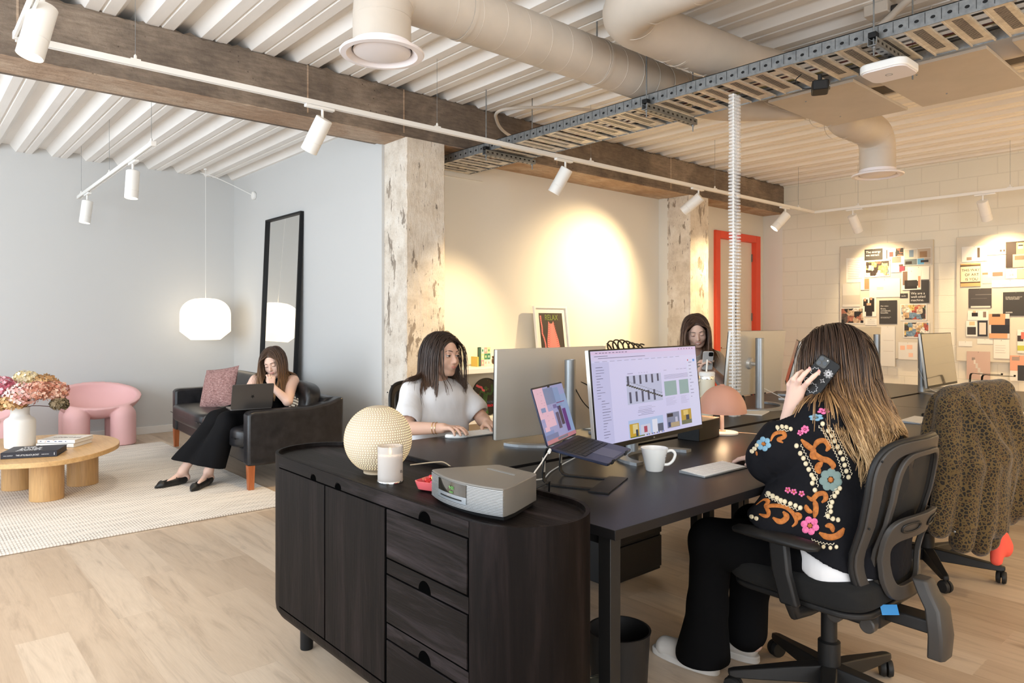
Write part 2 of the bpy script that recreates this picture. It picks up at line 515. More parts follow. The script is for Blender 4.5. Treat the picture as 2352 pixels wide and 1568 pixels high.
def wood(name, a, b, c, rough=.5, ax=2, sc=1.0, bm=.1, coat=0):
    m, N, L, B = newmat(name); nt = m.node_tree
    st = [8, 8, 8]; st[ax] = .8
    v = coords(nt, scale=tuple(st))
    n = noise(nt, v, 2.0 * sc, 8, .65, .8)
    col = ramp(nt, n, [(.28, a), (.5, b), (.72, c)])
    st2 = [70, 70, 70]; st2[ax] = 4
    f = ramp(nt, noise(nt, coords(nt, scale=tuple(st2)), 1.6, 4, .6), [(.35, (.8, .8, .8)), (.6, (1, 1, 1))])
    L.new(mixc(nt, .7, col, f, 'MULTIPLY'), B.inputs['Base Color']); B.inputs['Roughness'].default_value = rough
    if b[0] < .05: B.inputs['Specular IOR Level'].default_value = .10
    if coat: B.inputs['Coat Weight'].default_value = coat
    bump(nt, B, noise(nt, coords(nt, scale=tuple(st2)), 1.6, 4, .6), bm, .002)
    return m
m_dwv = wood('dark_stained_mango_vertical', sr(7, 4, 4), sr(15, 10, 9), sr(34, 26, 25), .55, 2, 1, .5)
m_dwh = wood('dark_stained_mango_horizontal', sr(8, 5, 5), sr(16, 11, 10), sr(54, 47, 49), .5, 1, 1, .6)  # palest stop paints sheen patches in with the grain
m_oak = wood('light_oak_veneer', sr(196, 152, 98), sr(212, 170, 116), sr(224, 184, 130), .38, 1, .6, .05)
m_oakv = wood('light_oak_veneer_vertical', sr(184, 140, 88), sr(200, 156, 102), sr(212, 170, 116), .4, 2, .6, .05)
m_leg = wood('oiled_teak', sr(140, 72, 36), sr(170, 94, 50), sr(190, 112, 64), .35, 2, 1, .05)
m_desk = M('black_desk_laminate', (.010, .0095, .010), .34, spec=.20, col2=(.013, .012, .0125), ns=3, bmp=.05, bs=300, bd=.0005)
m_leather = M('black_leather', (.010, .010, .011), .33, bmp=.35, bs=120, bd=.0015, col2=(.024, .022, .024), ns=12)
# ---------------------------------------------------------------- room shell
XW, YW = -3.0, -3.5
struct('floor', MB().box(XW, 9.75, YW, 9.0, -.06, 0), m_floor, smooth=0)
tag(obj('area_rug', MB().box(-1.4, 2.17, 4.755, 8.1, .001, .012), m_rug, bev=.004), 'large off-white dotted weave rug under the oak coffee table', 'rug')
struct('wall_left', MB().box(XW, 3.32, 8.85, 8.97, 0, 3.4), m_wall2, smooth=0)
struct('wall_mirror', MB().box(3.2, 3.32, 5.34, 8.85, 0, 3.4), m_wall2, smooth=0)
struct('wall_alcove', MB().box(3.32, 7.29, 5.46, 5.6, 0, 3.4), m_wall, smooth=0)
struct('wall_return', MB().box(7.29, 7.72, 5.315, 5.6, 0, 3.4), m_wall, smooth=0)
struct('wall_door', MB().box(7.70, 8.34, 5.32, 5.6, 0, 3.4).box(9.43, 9.75, 5.32, 5.6, 0, 3.4).box(8.34, 9.43, 5.32, 5.6, 2.48, 3.4).box(8.3, 9.5, 5.5, 5.6, 0, 2.5), m_wall, smooth=0)
struct('wall_right', MB().box(9.6, 9.75, YW, 5.02, 0, 3.4), m_block, smooth=0)
struct('wall_corner', MB().box(9.6, 9.75, 5.02, 5.33, 0, 3.4), m_wall, smooth=0)
# outer walls with their windows, all to the left of and behind the camera
def window_wall(name, T, L, opens, H=3.4):
    mb = MB(); fr = []; x = 0
    for a, b in opens:
        mb.box(x, a, 0, .15, 0, H, T); mb.box(a, b, 0, .15, 0, .35, T); mb.box(a, b, 0, .15, 2.95, H, T); x = b
        fr.append((a, b))
    mb.box(x, L, 0, .15, 0, H, T)
    struct(name, mb, m_wall, smooth=0)
    for i, (a, b) in enumerate(fr):
        f = MB()
        for q in (a, (a + b) / 2 - .03, b - .06): f.box(q, q + .06, .03, .10, .35, 2.95, T)
        for q in (.35, 2.2, 2.89): f.box(a, b, .03, .10, q, q + .06, T)
        struct('window_%d' % (len([o for o in COL.objects if o.name.startswith('window_') and o.type == 'MESH']) + 1), f, m_white, smooth=0)
window_wall('wall_window', Matrix.Translation((XW, YW, 0)) @ rotz(PI / 2), 12.4, [(3.6, 5.9), (6.2, 8.5), (8.8, 11.1)])
window_wall('wall_front', Matrix.Translation((XW, YW - .15, 0)), 12.7, [(.6, 2.6), (3.0, 5.0)])
# baseboards
struct('baseboard_left', MB().box(XW, 3.2, 8.83, 8.85, 0, .085), m_white, bev=.003)
struct('baseboard_mirror', MB().box(3.18, 3.2, 5.34, 8.83, 0, .085), m_white, bev=.003)
struct('baseboard_right', MB().box(9.58, 9.6, YW, 5.3, 0, .085), m_white, bev=.003)

def deck(name, x0, x1, y0, y1, z, dep, pitch, phase, mat):
    """ribbed metal deck; phase is the x of one upward trough"""
    prof = []
    k = math.floor((x0 - phase) / pitch) - 1
    while True:
        c = phase + k * pitch
        prof += [(c - .098, z), (c - .040, z + dep), (c + .022, z + dep), (c + .078, z)]
        m = c + pitch / 2
        prof += [(m - .018, z), (m - .012, z + .012), (m - .002, z + .012), (m + .004, z)]
        k += 1
        if c > x1: break
    prof = [p for p in prof if x0 <= p[0] <= x1]
    prof = [(x0, z)] + prof + [(x1, z)]
    up = [(p[0], p[1] + .02) for p in prof]
    r = [[(p[0], y, p[1]) for p in prof] + [(p[0], y, p[1]) for p in up[::-1]] for y in (y0, y1)]
    return struct(name, MB().loft(r), mat, smooth=0)
deck('ceiling', XW, 9.75, YW, 5.40, 3.225, .068, .345, .822, m_ceil)
deck('ceiling_lounge', XW, 3.25, 5.33, 8.87, 3.04, .07, .314, .892, m_ceil)
struct('ceiling_slab', MB().box(XW - .2, 9.8, YW - .2, 9.0, 3.42, 3.5), m_conc, smooth=0)
struct('trim_1', MB().box(XW, 9.75, 5.37, 5.46, 2.85, 3.42), m_conc, smooth=0)
struct('trim_2', MB().box(3.62, 9.6, 5.34, 5.47, 2.834, 2.87), m_soffit, smooth=0)
struct('trim_3', MB().box(3.63, 4.41, 5.435, 5.47, 2.68, 2.84), m_wall, smooth=0)

# rough concrete beam
def rough_box(x0, x1, y0, y1, z0, z1, step, amp, seed):
    """box whose long edges wander a little, like shuttered concrete"""
    rnd = random.Random(seed); n = int((x1 - x0) / step); rings = []
    for i in range(n + 1):
        x = x0 + (x1 - x0) * i / n
        j = lambda a=amp: rnd.uniform(-a, a)
        rings.append([(x, y0 + .012 + j(), z0), (x, y0 + j(.001), z0 + .015 + j()), (x, y0 + j(.001), z1 - .012 + j(.008)), (x, y0 + .02 + j(), z1 + .012 + j(.012)), (x, y1, z1), (x, y1 - .005 + j(.003), z0)])
    return MB().loft(rings)
struct('ceiling_beam', rough_box(XW, 9.6, 5.0, 5.355, 2.834, 3.222, .04, .004, 3), [m_conc], smooth=30)
struct('ceiling_beam_soffit', MB().box(XW, 9.6, 5.012, 5.35, 2.829, 2.836), m_soffit, smooth=0)
g = MB()
for x in (.55, 2.35, 3.2, 5.0, 6.9): g.box(x, x + .012, 4.997, 5.002, 2.86, 3.22)
struct('trim_4', g, m_soffit, smooth=0)
def rough_col(x0, x1, y0, y1, z1, seed):
    rnd = random.Random(seed); rings = []; n = 70
    for i in range(n + 1):
        z = z1 * i / n; j = lambda a=.004: rnd.uniform(-a, a)
        c = .012
        rings.append([(x0 + c + j(), y0 + j(.001), z), (x1 - c + j(), y0 + j(.001), z), (x1 + j(.001), y0 + c + j(), z), (x1, y1, z), (x0, y1, z), (x0 + j(.001), y0 + c + j(), z)])
    return MB().loft(rings)
struct('column', rough_col(3.226, 3.632, 5.0, 5.36, 2.832, 1), m_col, smooth=25)
struct('column', rough_col(7.29, 7.70, 5.0, 5.33, 2.832, 2), m_col, smooth=25)

# door with its orange-red frame
dr = struct('door_1', MB().box(8.42, 9.35, 5.36, 5.41, .01, 2.42), M('door_paint', (.78, .70, .60), .5))
obj('door_frame', MB().box(8.31, 8.42, 5.285, 5.44, 0, 2.52).box(9.35, 9.47, 5.285, 5.44, 0, 2.52).box(8.42, 9.35, 5.285, 5.44, 2.42, 2.52), m_red, dr, bev=.004)
h = obj('door_handle', MB().tube([(8.49, 5.355, .93), (8.49, 5.30, .93), (8.50, 5.295, .93), (8.62, 5.295, .93)], .011, 10).lathe([(.001, 0), (.026, 0), (.026, .008), (.001, .008)], (0, 0, 0), 20, Matrix.Translation((8.49, 5.362, .93)) @ Matrix.Rotation(PI / 2, 4, 'X')), m_chrome, dr)
for z in (.35, 1.3, 2.15):
    obj('hinge', MB().box(9.335, 9.36, 5.345, 5.358, z, z + .11), m_steel, dr, bev=.002)
sw = thing('wall_switch', 'white wall switch plate with green square beside the red door frame', 'switch', (8.05, 5.32, 1.30))
obj('plate', MB().box(-.045, .045, -.012, 0, -.07, .07), m_white, sw, bev=.003)
obj('button', MB().box(-.022, .022, -.015, -.011, .015, .055), M('green_square', sr(92, 112, 78), .5), sw)
tag(obj('card_holder', MB().box(8.0, 8.1, 5.295, 5.32, 1.17, 1.19), m_duct, bev=.002), 'narrow beige ledge under the wall switch by the door', 'holder')
# ---------------------------------------------------------------- track lighting
TZ = 2.702
m_lens = M('lit_lamp_lens', (1.0, .86, .62), .3, em=9)
def track(name, label, a, b, wires, zc):
    """suspended track from a to b (x, y); wires = fractions along it"""
    a = Vector((a[0], a[1], TZ if zc > 3.1 else 2.58)); b = Vector((b[0], b[1], a.z))
    d = b - a; L = d.length; ang = math.atan2(d.y, d.x)
    t = thing(name, label, 'track light rail', a, ang, 'suspended lighting tracks')
    obj('rail', MB().box(0, L, -.017, -.004, -.016, .016).box(0, L, .004, .017, -.016, .016).box(0, L, -.006, .006, -.004, .016), m_white, t, bev=.001)
    obj('end_cap', MB().box(-.004, .03, -.019, .019, -.018, .018), m_white, t, bev=.002)
    for w in wires:
        obj('suspension_wire', MB().tube([(w * L, 0, .016), (w * L, 0, zc - a.z)], .0014, 6), m_steel, t)
        obj('hanger_clip', MB().box(w * L - .025, w * L + .025, -.014, .014, .014, .024).lathe([(.001, 0), (.008, 0), (.008, .02), (.001, .03)], (w * L, 0, .022), 10), m_white, t)
    return t
track('lighting_track', 'long white suspended lighting track running along the concrete beam', (.47, 4.26), (8.97, 4.26), (.063, .30, .497, .73, .95), 3.26)
track('lighting_track', 'white suspended lighting track in front of the mood board wall', (8.97, 4.28), (8.97, -.5), (.12, .45, .8), 3.26)
track('lighting_track', 'short white track with a big lit spotlight at the upper left', (.47, 4.24), (.47, 2.6), (.9,), 3.26)
track('lighting_track', 'short white lighting track over the lounge rug', (1.43, 5.55), (1.47, 8.5), (.02, .5, .95), 3.09)

def spot_body(label, x, y, z, aim, rz=0, lit=None, group='white cylinder spotlights', r=.055, L=.235):
    t = thing('track_spotlight', label, 'spotlight', (x, y, z), rz, group)
    obj('adapter', MB().box(-.10, .10, -.017, .017, -.035, -.017), m_white, t, bev=.003)
    ax = (rotz(-rz) @ (Vector(aim) - Vector((x, y, z - .1)))).normalized()
    p = Vector((.02, 0, -.035))
    obj('stem', MB().tube([p, p + Vector((0, 0, -.05)), p + Vector((0, 0, -.075)) + ax * .02], .009, 10), m_white, t)
    c = p + Vector((0, 0, -.085))
    Rm = Matrix.Translation(c) @ ax.to_track_quat('Z', 'Y').to_matrix().to_4x4()
    obj('lamp_housing', MB().lathe([(.001, -.03), (r - .004, -.03), (r, -.026), (r, .13), (r - .0015, .131), (r - .0015, .134), (r, .135), (r, L - .03), (r - .003, L - .028), (r - .006, L - .04), (r - .012, L - .07), (.001, L - .072)], n=32, T=Rm), m_white, t)
    obj('lens', MB().lathe([(.001, L - .055), (r - .009, L - .055)], n=28, T=Rm), m_lens, t)
    if lit:
        e = light('track_and_fill_spot', 'SPOT', Matrix.Translation((x, y, z)) @ rotz(rz) @ (c + ax * (L - .02)), lit[0], lit[2] if len(lit) > 2 else WARM, aim=aim, spot_size=lit[1], spot_blend=1.0, shadow_soft_size=.035)
    return t
spot_body('white cylinder spotlight in front of the beam, left of the first column', 2.09, 4.26, TZ, (1.45, 5.6, .3), lit=(60, 1.2))
spot_body('white cylinder spotlight hanging between the first column and the alcove', 4.35, 4.26, TZ, (3.75, 5.4, .45), lit=(200, 1.45))
spot_body('white cylinder spotlight at the head of the second column, aimed at the alcove wall', 6.35, 4.26, TZ, (5.95, 5.46, 1.62), lit=(235, 1.75))
spot_body('white cylinder spotlight in front of the beam end by the red door', 8.20, 4.26, TZ, (7.35, 5.1, 1.25), lit=(180, 1.6))
spot_body('faint white cylinder spotlight above the left mood board', 8.97, 3.75, TZ, (9.6, 3.62, 1.7), PI / 2, lit=(100, 1.6))
spot_body('white cylinder spotlight above the right mood board at the frame edge', 8.97, 2.36, TZ, (9.6, 2.30, 1.7), PI / 2, lit=(110, 1.6))
spot_body('big lit white cylinder spotlight in the upper left corner', .52, 3.80, TZ + .115, (.16, 3.72, 1.2), PI / 2, lit=(60, 1.3), r=.056, L=.25)
spot_body('white cylinder spotlight on the lounge track, nearer the sofa', 1.45, 6.2, 2.58, (1.25, 6.0, 0), PI / 2, group='lounge spotlights', lit=(25, 1.2, (1, .9, .78)), L=.22, r=.05)
spot_body('small white cylinder spotlight at the far end of the lounge track', 1.47, 8.05, 2.58, (1.15, 7.95, 0), PI / 2, group='lounge spotlights', lit=(20, 1.2, (1, .9, .78)), L=.22, r=.05)

# ---------------------------------------------------------------- ducts
def duct_tube(mb, pts, r, seams=True, n=36):
    mb.tube(pts, r, n, cap=False)
def seam_rings(pts, r, every=.30):
    mb = MB()
    for p, d in pts:
        q = Vector(d).normalized().to_track_quat('Z', 'Y').to_matrix().to_4x4()
        mb.lathe([(r - .001, -.004), (r + .0016, -.002), (r + .0016, .002), (r - .001, .004)], n=36, T=Matrix.Translation(p) @ q)
    return mb
def diffuser(parent, x, y, z, r):
    obj('diffuser_ring', MB().lathe([(r + .002, .045), (r + .004, .02), (.205, .004), (.208, -.002), (.203, -.010), (.175, -.012), (.150, .010), (.148, .03)], (x, y, z), 48), m_diff, parent)
    obj('diffuser_plate', MB().lathe([(.001, -.006), (.120, -.006), (.140, .002), (.142, .012), (.138, .016), (.001, .016)], (x, y, z), 48), m_diff, parent)
    obj('diffuser_throat', MB().lathe([(.1405, .03), (.1405, .10), (.001, .10)], (x, y, z), 36), m_black, parent)
m_diff = M('white_valve_enamel', (.86, .80, .80), .35)
def band(parent, p, d, r):
    q = Vector(d).normalized().to_track_quat('Z', 'Y').to_matrix().to_4x4()
    obj('hanging_band', MB().lathe([(r + .002, -.012), (r + .005, -.012), (r + .005, .012), (r + .002, .012)], n=36, T=Matrix.Translation(p) @ q), m_duct, parent)
R1 = .143
d1 = thing('ventilation_duct', 'thick beige spiral duct with a round valve facing down near the beam', 'duct', (1.83, 3.05, 2.62))
o = Vector(d1.location)
pts = bez([(1.83, 3.05, 2.66), (1.83, 3.05, 2.80), (1.845, 3.05, 2.88), (1.91, 3.05, 2.945), (2.0, 3.05, 2.962), (2.2, 3.05, 2.963)], 5) + bez([(3.5, 3.05, 2.963), (4.3, 3.05, 2.963), (4.75, 2.98, 2.97), (5.05, 2.80, 2.985), (5.3, 2.58, 3.0)], 6)
obj('duct_pipe', MB().tube([p - o for p in pts], R1, 40, cap=False), m_duct, d1)
sm = [((x, 3.05, 2.963), (1, 0, .13)) for x in [2.2 + .17 * i for i in range(13)]] + [((1.85, 3.05, 2.88), (.35, 0, 1)), ((1.93, 3.05, 2.95), (1, 0, .9)), ((1.83, 3.05, 2.79), (0, 0, 1))]
obj('duct_seams', seam_rings([(Vector(p) - o, d) for p, d in sm], R1), m_duct, d1)['kind'] = 'stuff'
diffuser(d1, 0, 0, 0, R1)
for x in (2.32, 3.42):
    band(d1, Vector((x, 3.05, 2.963)) - o, (1, 0, 0), R1)
    obj('hanger_rod', MB().tube([Vector((x, 3.05, 3.10)) - o, Vector((x, 3.05, 3.26)) - o], .005, 8), m_steel, d1)
d2 = thing('ventilation_duct', 'thick beige duct with an elbow, behind the cable tray, ending in a far round valve', 'duct', (6.42, 2.49, 2.56))
o = Vector(d2.location)
pts = bez([(2.98, .4, 3.0), (2.98, 1.6, 3.0), (2.98, 2.2, 3.0), (3.03, 2.45, 3.0), (3.16, 2.55, 3.0), (3.45, 2.56, 3.0)], 5) + bez([(4.3, 2.5, 3.0), (4.8, 2.40, 3.0), (5.5, 2.40, 3.0), (5.8, 2.5, 2.94), (6.0, 2.49, 2.925), (6.2, 2.5, 2.93), (6.34, 2.49, 2.90), (6.41, 2.49, 2.82), (6.42, 2.49, 2.72), (6.42, 2.49, 2.60)], 6)
obj('duct_pipe', MB().tube([p - o for p in pts], R1, 40, cap=False), m_duct, d2)
sm = [((x, 2.56, 3.0), (1, 0, .1)) for x in [3.5 + .19 * i for i in range(11)]] + [((2.98, y, 3.0), (0, 1, .1)) for y in (.8, 1.1, 1.4, 1.7, 2.0)] + [((3.0, 2.3, 3.0), (.2, 1, 0)), ((3.1, 2.5, 3.0), (.8, .7, 0)), ((5.6, 2.56, 2.97), (1, 0, -.2)), ((5.85, 2.55, 2.925), (1, 0, 0)), ((6.12, 2.51, 2.93), (1, 0, 0)), ((6.36, 2.49, 2.88), (.6, 0, -1)), ((6.42, 2.49, 2.76), (0, 0, 1))]
obj('duct_seams', seam_rings([(Vector(p) - o, d) for p, d in sm], R1), m_duct, d2)['kind'] = 'stuff'
diffuser(d2, 0, 0, 0, R1)
band(d2, Vector((3.62, 2.56, 3.0)) - o, (1, 0, 0), R1)
bx = obj('duct_branch', MB().tube([p - o for p in bez([(4.35, 2.56, 3.0), (4.75, 2.35, 3.0), (4.95, 1.8, 3.0), (5.0, 1.0, 3.0), (5.0, -1.5, 3.0)], 6)], R1, 36, cap=False), m_duct, d2)

# ---------------------------------------------------------------- flat white panels under the deck
for lab, y0, y1, x0, x1 in (('beige ceiling board nearest the far valve', 1.96, 2.55, 4.67, 5.60), ('beige ceiling board beside the white access point', 1.22, 1.86, 4.67, 5.60), ('beige ceiling board at the upper right frame edge', .2, 1.10, 4.67, 5.60)):
    t = thing('ceiling_panel', lab, 'ceiling panel', ((x0 + x1) / 2, (y0 + y1) / 2, 2.84), 0, 'boards hung below the deck')
    obj('board', MB().cb((0, 0, .01), (x1 - x0, y1 - y0, .02)), m_duct, t, bev=.003)
    for sx in (-.36, .36):
        obj('hanger', MB().cb((sx, 0, .19), (.03, y1 - y0, .34 * .4)).tube([(sx, 0, .02), (sx, 0, .38)], .004, 6), m_duct, t)
    for sx in (-.3, .25):
        obj('screw', MB().ball((sx, .1, -.001), .006, 8), m_steel, t)

# ---------------------------------------------------------------- cable tray
ct = thing('cable_tray', 'galvanised perforated cable tray crossing under the beam to the alcove', 'cable tray', (3.76, 0, 2.733))
Wt = .47
for nm, x0, x1 in (('side_rail', 0, .004), ('side_rail', Wt - .004, Wt)):
    mb = MB()
    mb.box(x0, x1, -1.2, 5.44, -.012, .062)
    s = 1 if x0 == 0 else -1
    mb.box(x0 if s > 0 else x1 - .012, x0 + .012 if s > 0 else x1, -1.2, 5.44, .058, .062)
    r_ = obj(nm, mb, m_steel, ct)
    k = MB(); y = -1.1
    while y < 5.4:
        X = x0 - .0008 if s > 0 else x1 + .0008
        for q in range(1):
            c = [(X, y + .011 * math.cos(a * PI / 5), .022 + .008 * math.sin(a * PI / 5)) for a in range(10)]
            k.add(c, [tuple(range(10)) if s < 0 else tuple(range(10))[::-1]])
        k.box(min(X, X - .0006 * s), max(X, X - .0006 * s), y + .034, y + .036, .0, .055)
        y += .072
    obj('punched_holes', k, m_black, r_, smooth=0)['kind'] = 'stuff'
# bottom made of cross strips with perforations and open slots between
bm = MB(); pf = MB(); y = -1.15; i = 0
slots = []
while y < 5.35:
    bm.box(.004, Wt - .004, y, y + .115, -.006, -.003)
    bm.box(.004, Wt - .004, y + .002, y + .010, -.012, -.003); bm.box(.004, Wt - .004, y + .105, y + .113, -.012, -.003)
    x = .05
    while x < Wt - .09:
        pf.box(x, x + .006, y + .034, y + .080, -.0068, -.0062); x += .0135
    y += .17; i += 1
obj('tray_floor', bm, m_steelb, ct, smooth=0)
p_ = obj('tray_perforations', pf, m_black, ct, smooth=0); p_['kind'] = 'stuff'
for k, (c, cx) in enumerate((((.05, .045, .04), .12), ((.20, .16, .06), .30), ((.22, .21, .20), .2), ((.03, .03, .03), .38), ((.10, .03, .025), .26))):
    rnd = random.Random(k)
    obj('cable_run', MB().tube(bez([(cx + rnd.uniform(-.03, .03), -1.2 + j * .55, .012 + rnd.random() * .012) for j in range(13)], 4), .0055, 6), M('cable_sheath', c, .5), ct)
for y in (4.56, 2.895, 1.465, -.05):
    b = obj('cross_bracket', MB().box(-.05, Wt + .05, y - .022, y + .022, -.053, -.049).box(-.05, Wt + .05, y - .022, y - .019, -.05, -.013).box(-.05, Wt + .05, y + .019, y + .022, -.05, -.013), m_steel, ct)
    hb = MB()
    for q in range(11):
        hb.prism(circ(-.03 + q * .052, y - 0, .009, 10), -.0545, -.0532)
        hb.box(-.038 + q * .052, -.018 + q * .052, y - .0226, y - .022, -.038, -.026)
    obj('bracket_holes', hb, m_black, b, smooth=0)['kind'] = 'stuff'
    for x in (-.028, Wt + .028):
        obj('threaded_rod', MB().tube([(x, y, -.10), (x, y, .56)], .0045, 8).prism(circ(x, y, .010, 6), -.064, -.053).prism(circ(x, y, .010, 6), -.012, 0), m_steel, ct)
    obj('rubber_clamp', MB().box(-.052, -.012, y - .02, y + .02, -.012, .016), m_black, ct, bev=.003)

# conduit with its bend in front of the beam
tag(obj('conduit_pipe', MB().tube(bez([(5.6, 3.9, 3.19), (4.6, 4.28, 3.17), (4.28, 4.40, 3.15), (4.02, 4.52, 3.12), (3.93, 4.62, 3.10), (4.0, 4.75, 3.08), (4.25, 4.90, 3.02), (4.75, 4.92, 2.93)], 6), .014, 10), m_duct), 'thin beige conduit pipe bending under the deck, in front of the beam', 'pipe')
tag(obj('flexible_hose', MB().tube(bez([(4.62, 2.0, 3.02), (4.60, 1.86, 3.07), (4.55, 1.70, 3.13), (4.48, 1.55, 3.18), (4.52, 1.42, 3.19), (4.60, 1.34, 3.14)], 6), .022, 12), m_duct), 'beige flexible hose looping above the cable tray at the upper right', 'hose')
jb = thing('junction_box', 'small beige junction box on the deck above the cable tray', 'junction box', (4.55, 1.75, 3.17))
obj('box', MB().cb((0, 0, .02), (.14, .14, .07)), m_duct, jb, bev=.006)
obj('gland', MB().lathe([(.02, 0), (.024, 0), (.024, .03), (.015, .03)], n=14, T=Matrix.Translation((0, -.07, .01)) @ Matrix.Rotation(PI / 2, 4, 'X')), m_grayp, jb)

# access point, projector
ap = thing('access_point', 'white rounded access point hung under the cable tray', 'wireless access point', (4.02, 1.50, 2.62))
obj('housing', MB().prism(rrect(-.12, .12, -.12, .12, .055, 8), 0, .042), m_white, ap, bev=.008, seg=3)
obj('cover', MB().prism(rrect(-.112, .112, -.112, .112, .05, 8), -.006, 0), m_diff, ap, bev=.002)
obj('emblem', MB().ring(circ(0, 0, .018), circ(0, 0, .015), -.0072, -.0062), m_alu, ap)
obj('mount', MB().box(-.01, .01, -.01, .01, .04, .06), m_steel, ap)
pj = thing('projector', 'small black projector hanging from the cable tray', 'projector', (3.99, 1.86, 2.60), .5)
obj('body', MB().prism(rrect(-.065, .065, -.045, .045, .018), 0, .055), m_blackp, pj, bev=.006)
obj('lens', MB().lathe([(.001, .0), (.018, .0), (.022, .006), (.024, .0), (.024, -.012), (.020, -.012)], n=20, T=Matrix.Translation((-.02, -.045, .028)) @ Matrix.Rotation(PI / 2, 4, 'X')), m_screenoff, pj)
obj('mount', MB().tube([(0, 0, .05), (0, 0, .10)], .012, 10), m_blackp, pj)
obj('cable', MB().tube(bez([(.0, .045, .03), (.02, .09, .04), (.0, .13, .08), (-.02, .10, .11)], 5), .003, 6), m_black, pj)

# ---------------------------------------------------------------- clear cable spine from tray to desk
cs = thing('cable_spine', 'clear plastic vertebrae cable spine hanging from the tray down to the desks', 'cable spine', (3.80, 2.29, .722))
vm = MB(); H = 2.655 - .722; n = 96
def vertebra(mb, z):
    a = .036
    for s in (-1, 1):
        mb.ring([(s * .004 + s * p[0], p[1]) for p in rrect(0, a, -.022, .022, .010, 3)], [(s * .004 + s * p[0], p[1]) for p in rrect(.005, a - .005, -.017, .017, .007, 3)], z, z + .011)
    mb.box(-.006, .006, -.004, .004, z - .004, z + .019)
proto = None
for i in range(n):
    z = i * H / n
    if proto is None:
        vertebra(vm, 0); proto = obj('vertebra', vm, m_glass, cs, smooth=0)
        proto.location = (0, 0, z)
    else:
        q = proto.copy(); COL.objects.link(q); q.parent = cs; q.location = (.002 * math.sin(i * .15), .002 * math.cos(i * .2), z); q.rotation_euler = (0, 0, .05 * math.sin(i * .4))
obj('inner_cable', MB().tube([(-.018, .004, 0), (-.015, 0, .9), (-.012, .002, H)], .0045, 8), m_white, cs)
obj('inner_cable', MB().tube([(.014, -.003, 0), (.012, 0, .6), (.01, .002, H)], .003, 8), m_black, cs)
# alarm sounder on the mirror wall, sensor with its cord on the left wall
tag(obj('wall_detector', MB().lathe([(.001, 0), (.045, 0), (.05, .012), (.045, .028), (.02, .036), (.001, .037)], n=28, T=Matrix.Translation((3.198, 8.18, 2.76)) @ Matrix.Rotation(-PI / 2, 4, 'Y')), m_white), 'small round white detector on the wall above the tall mirror', 'detector')
tag(obj('detector_cable', MB().tube(bez([(3.17, 8.2, 2.77), (3.02, 8.36, 2.88), (2.85, 8.5, 2.98), (2.72, 8.6, 3.03)], 5), .004, 6), m_white), 'thin white cable running from the round detector to the ceiling', 'cable')
# ---------------------------------------------------------------- lounge
def squad(w, d, h, e=.35, n=32, cz=0):
    """puffy rounded block centred on the origin"""
    sg = lambda v, p: math.copysign(abs(v) ** p, v)
    rings = []
    for i in range(1, 24):
        a = -PI / 2 + PI * i / 24; ca, sa = sg(math.cos(a), e), sg(math.sin(a), e * 1.3)
        rings.append([(w / 2 * ca * sg(math.cos(2 * PI * k / n), e), d / 2 * ca * sg(math.sin(2 * PI * k / n), e), cz + h / 2 * sa) for k in range(n)])
    return rings
m_pinkp = M('pink_polyethylene', sr(228, 180, 178), .5, bmp=.06, bs=300, bd=.0006, spec=.35)
def pink_chair(loc, rz, label):
    t = thing('tub_chair', label, 'armchair', loc, rz, 'pink tub armchairs on stubby cylinder legs')
    s = SDF((-.46, -.36, -.03), (.46, .36, .66), .009)
    for x, y in ((-.21, -.17), (.21, -.17), (-.21, .16), (.21, .16)):
        s.rbox((x, y, .16), (.001, .001, .17), .001, .001)
        s.cone((x, y, -.13), (x, y, .30), .12, k=.02)
    b = SDF((-.46, -.36, -.03), (.46, .36, .66), .009)
    b.ell((0, 0, .56), (.425, .325, .30), .01)
    s.F = np.minimum(s.F, b.F)
    h = np.clip(.5 + .5 * (s.F - b.F) / .04, 0, 1)
    s.plane((0, 0, .50), (0, -.42, 1))
    s.plane((0, 0, .001), (0, 0, -1))
    s.ell((0, -.01, .585), (.385, .285, .275), .012, cut=True)
    sdfobj('shell', s, m_pinkp, t, smooth=4)
    return t
pink_chair((1.62, 8.38, .012), -.05, 'pink plastic tub armchair standing between the vase and the sofa')
pink_chair((.50, 7.85, .012), .35, 'pink plastic tub armchair cut by the left edge behind the vase')

# coffee table
tb = thing('coffee_table', 'round light oak coffee table on thick cylinder legs', 'coffee table', (.8, 6.3, .012))
P = [(.30, 6.00), (.55, 5.79), (.79, 5.69), (.99, 5.74), (1.17, 5.90), (1.32, 6.13), (1.385, 6.38), (1.37, 6.62), (1.285, 6.82), (1.10, 7.0), (.80, 7.08), (.45, 7.0), (.22, 6.75), (.15, 6.35)]
P = [(p[0] - .8, p[1] - 6.3) for p in P]
cl = bez([P[-1] + (0,)] + [p + (0,) for p in P] + [P[0] + (0,)], 5)[5:-5]
obj('table_top', MB().prism([(p[0], p[1]) for p in cl][:-1], .288, .323), m_oak, tb, bev=.004)
for x, y in ((.845, 6.03), (1.135, 6.40), (.735, 6.56)):
    obj('leg', MB().prism(circ(x - .8, y - 6.3, .108, 48), 0, .288), m_oakv, tb, bev=.003)

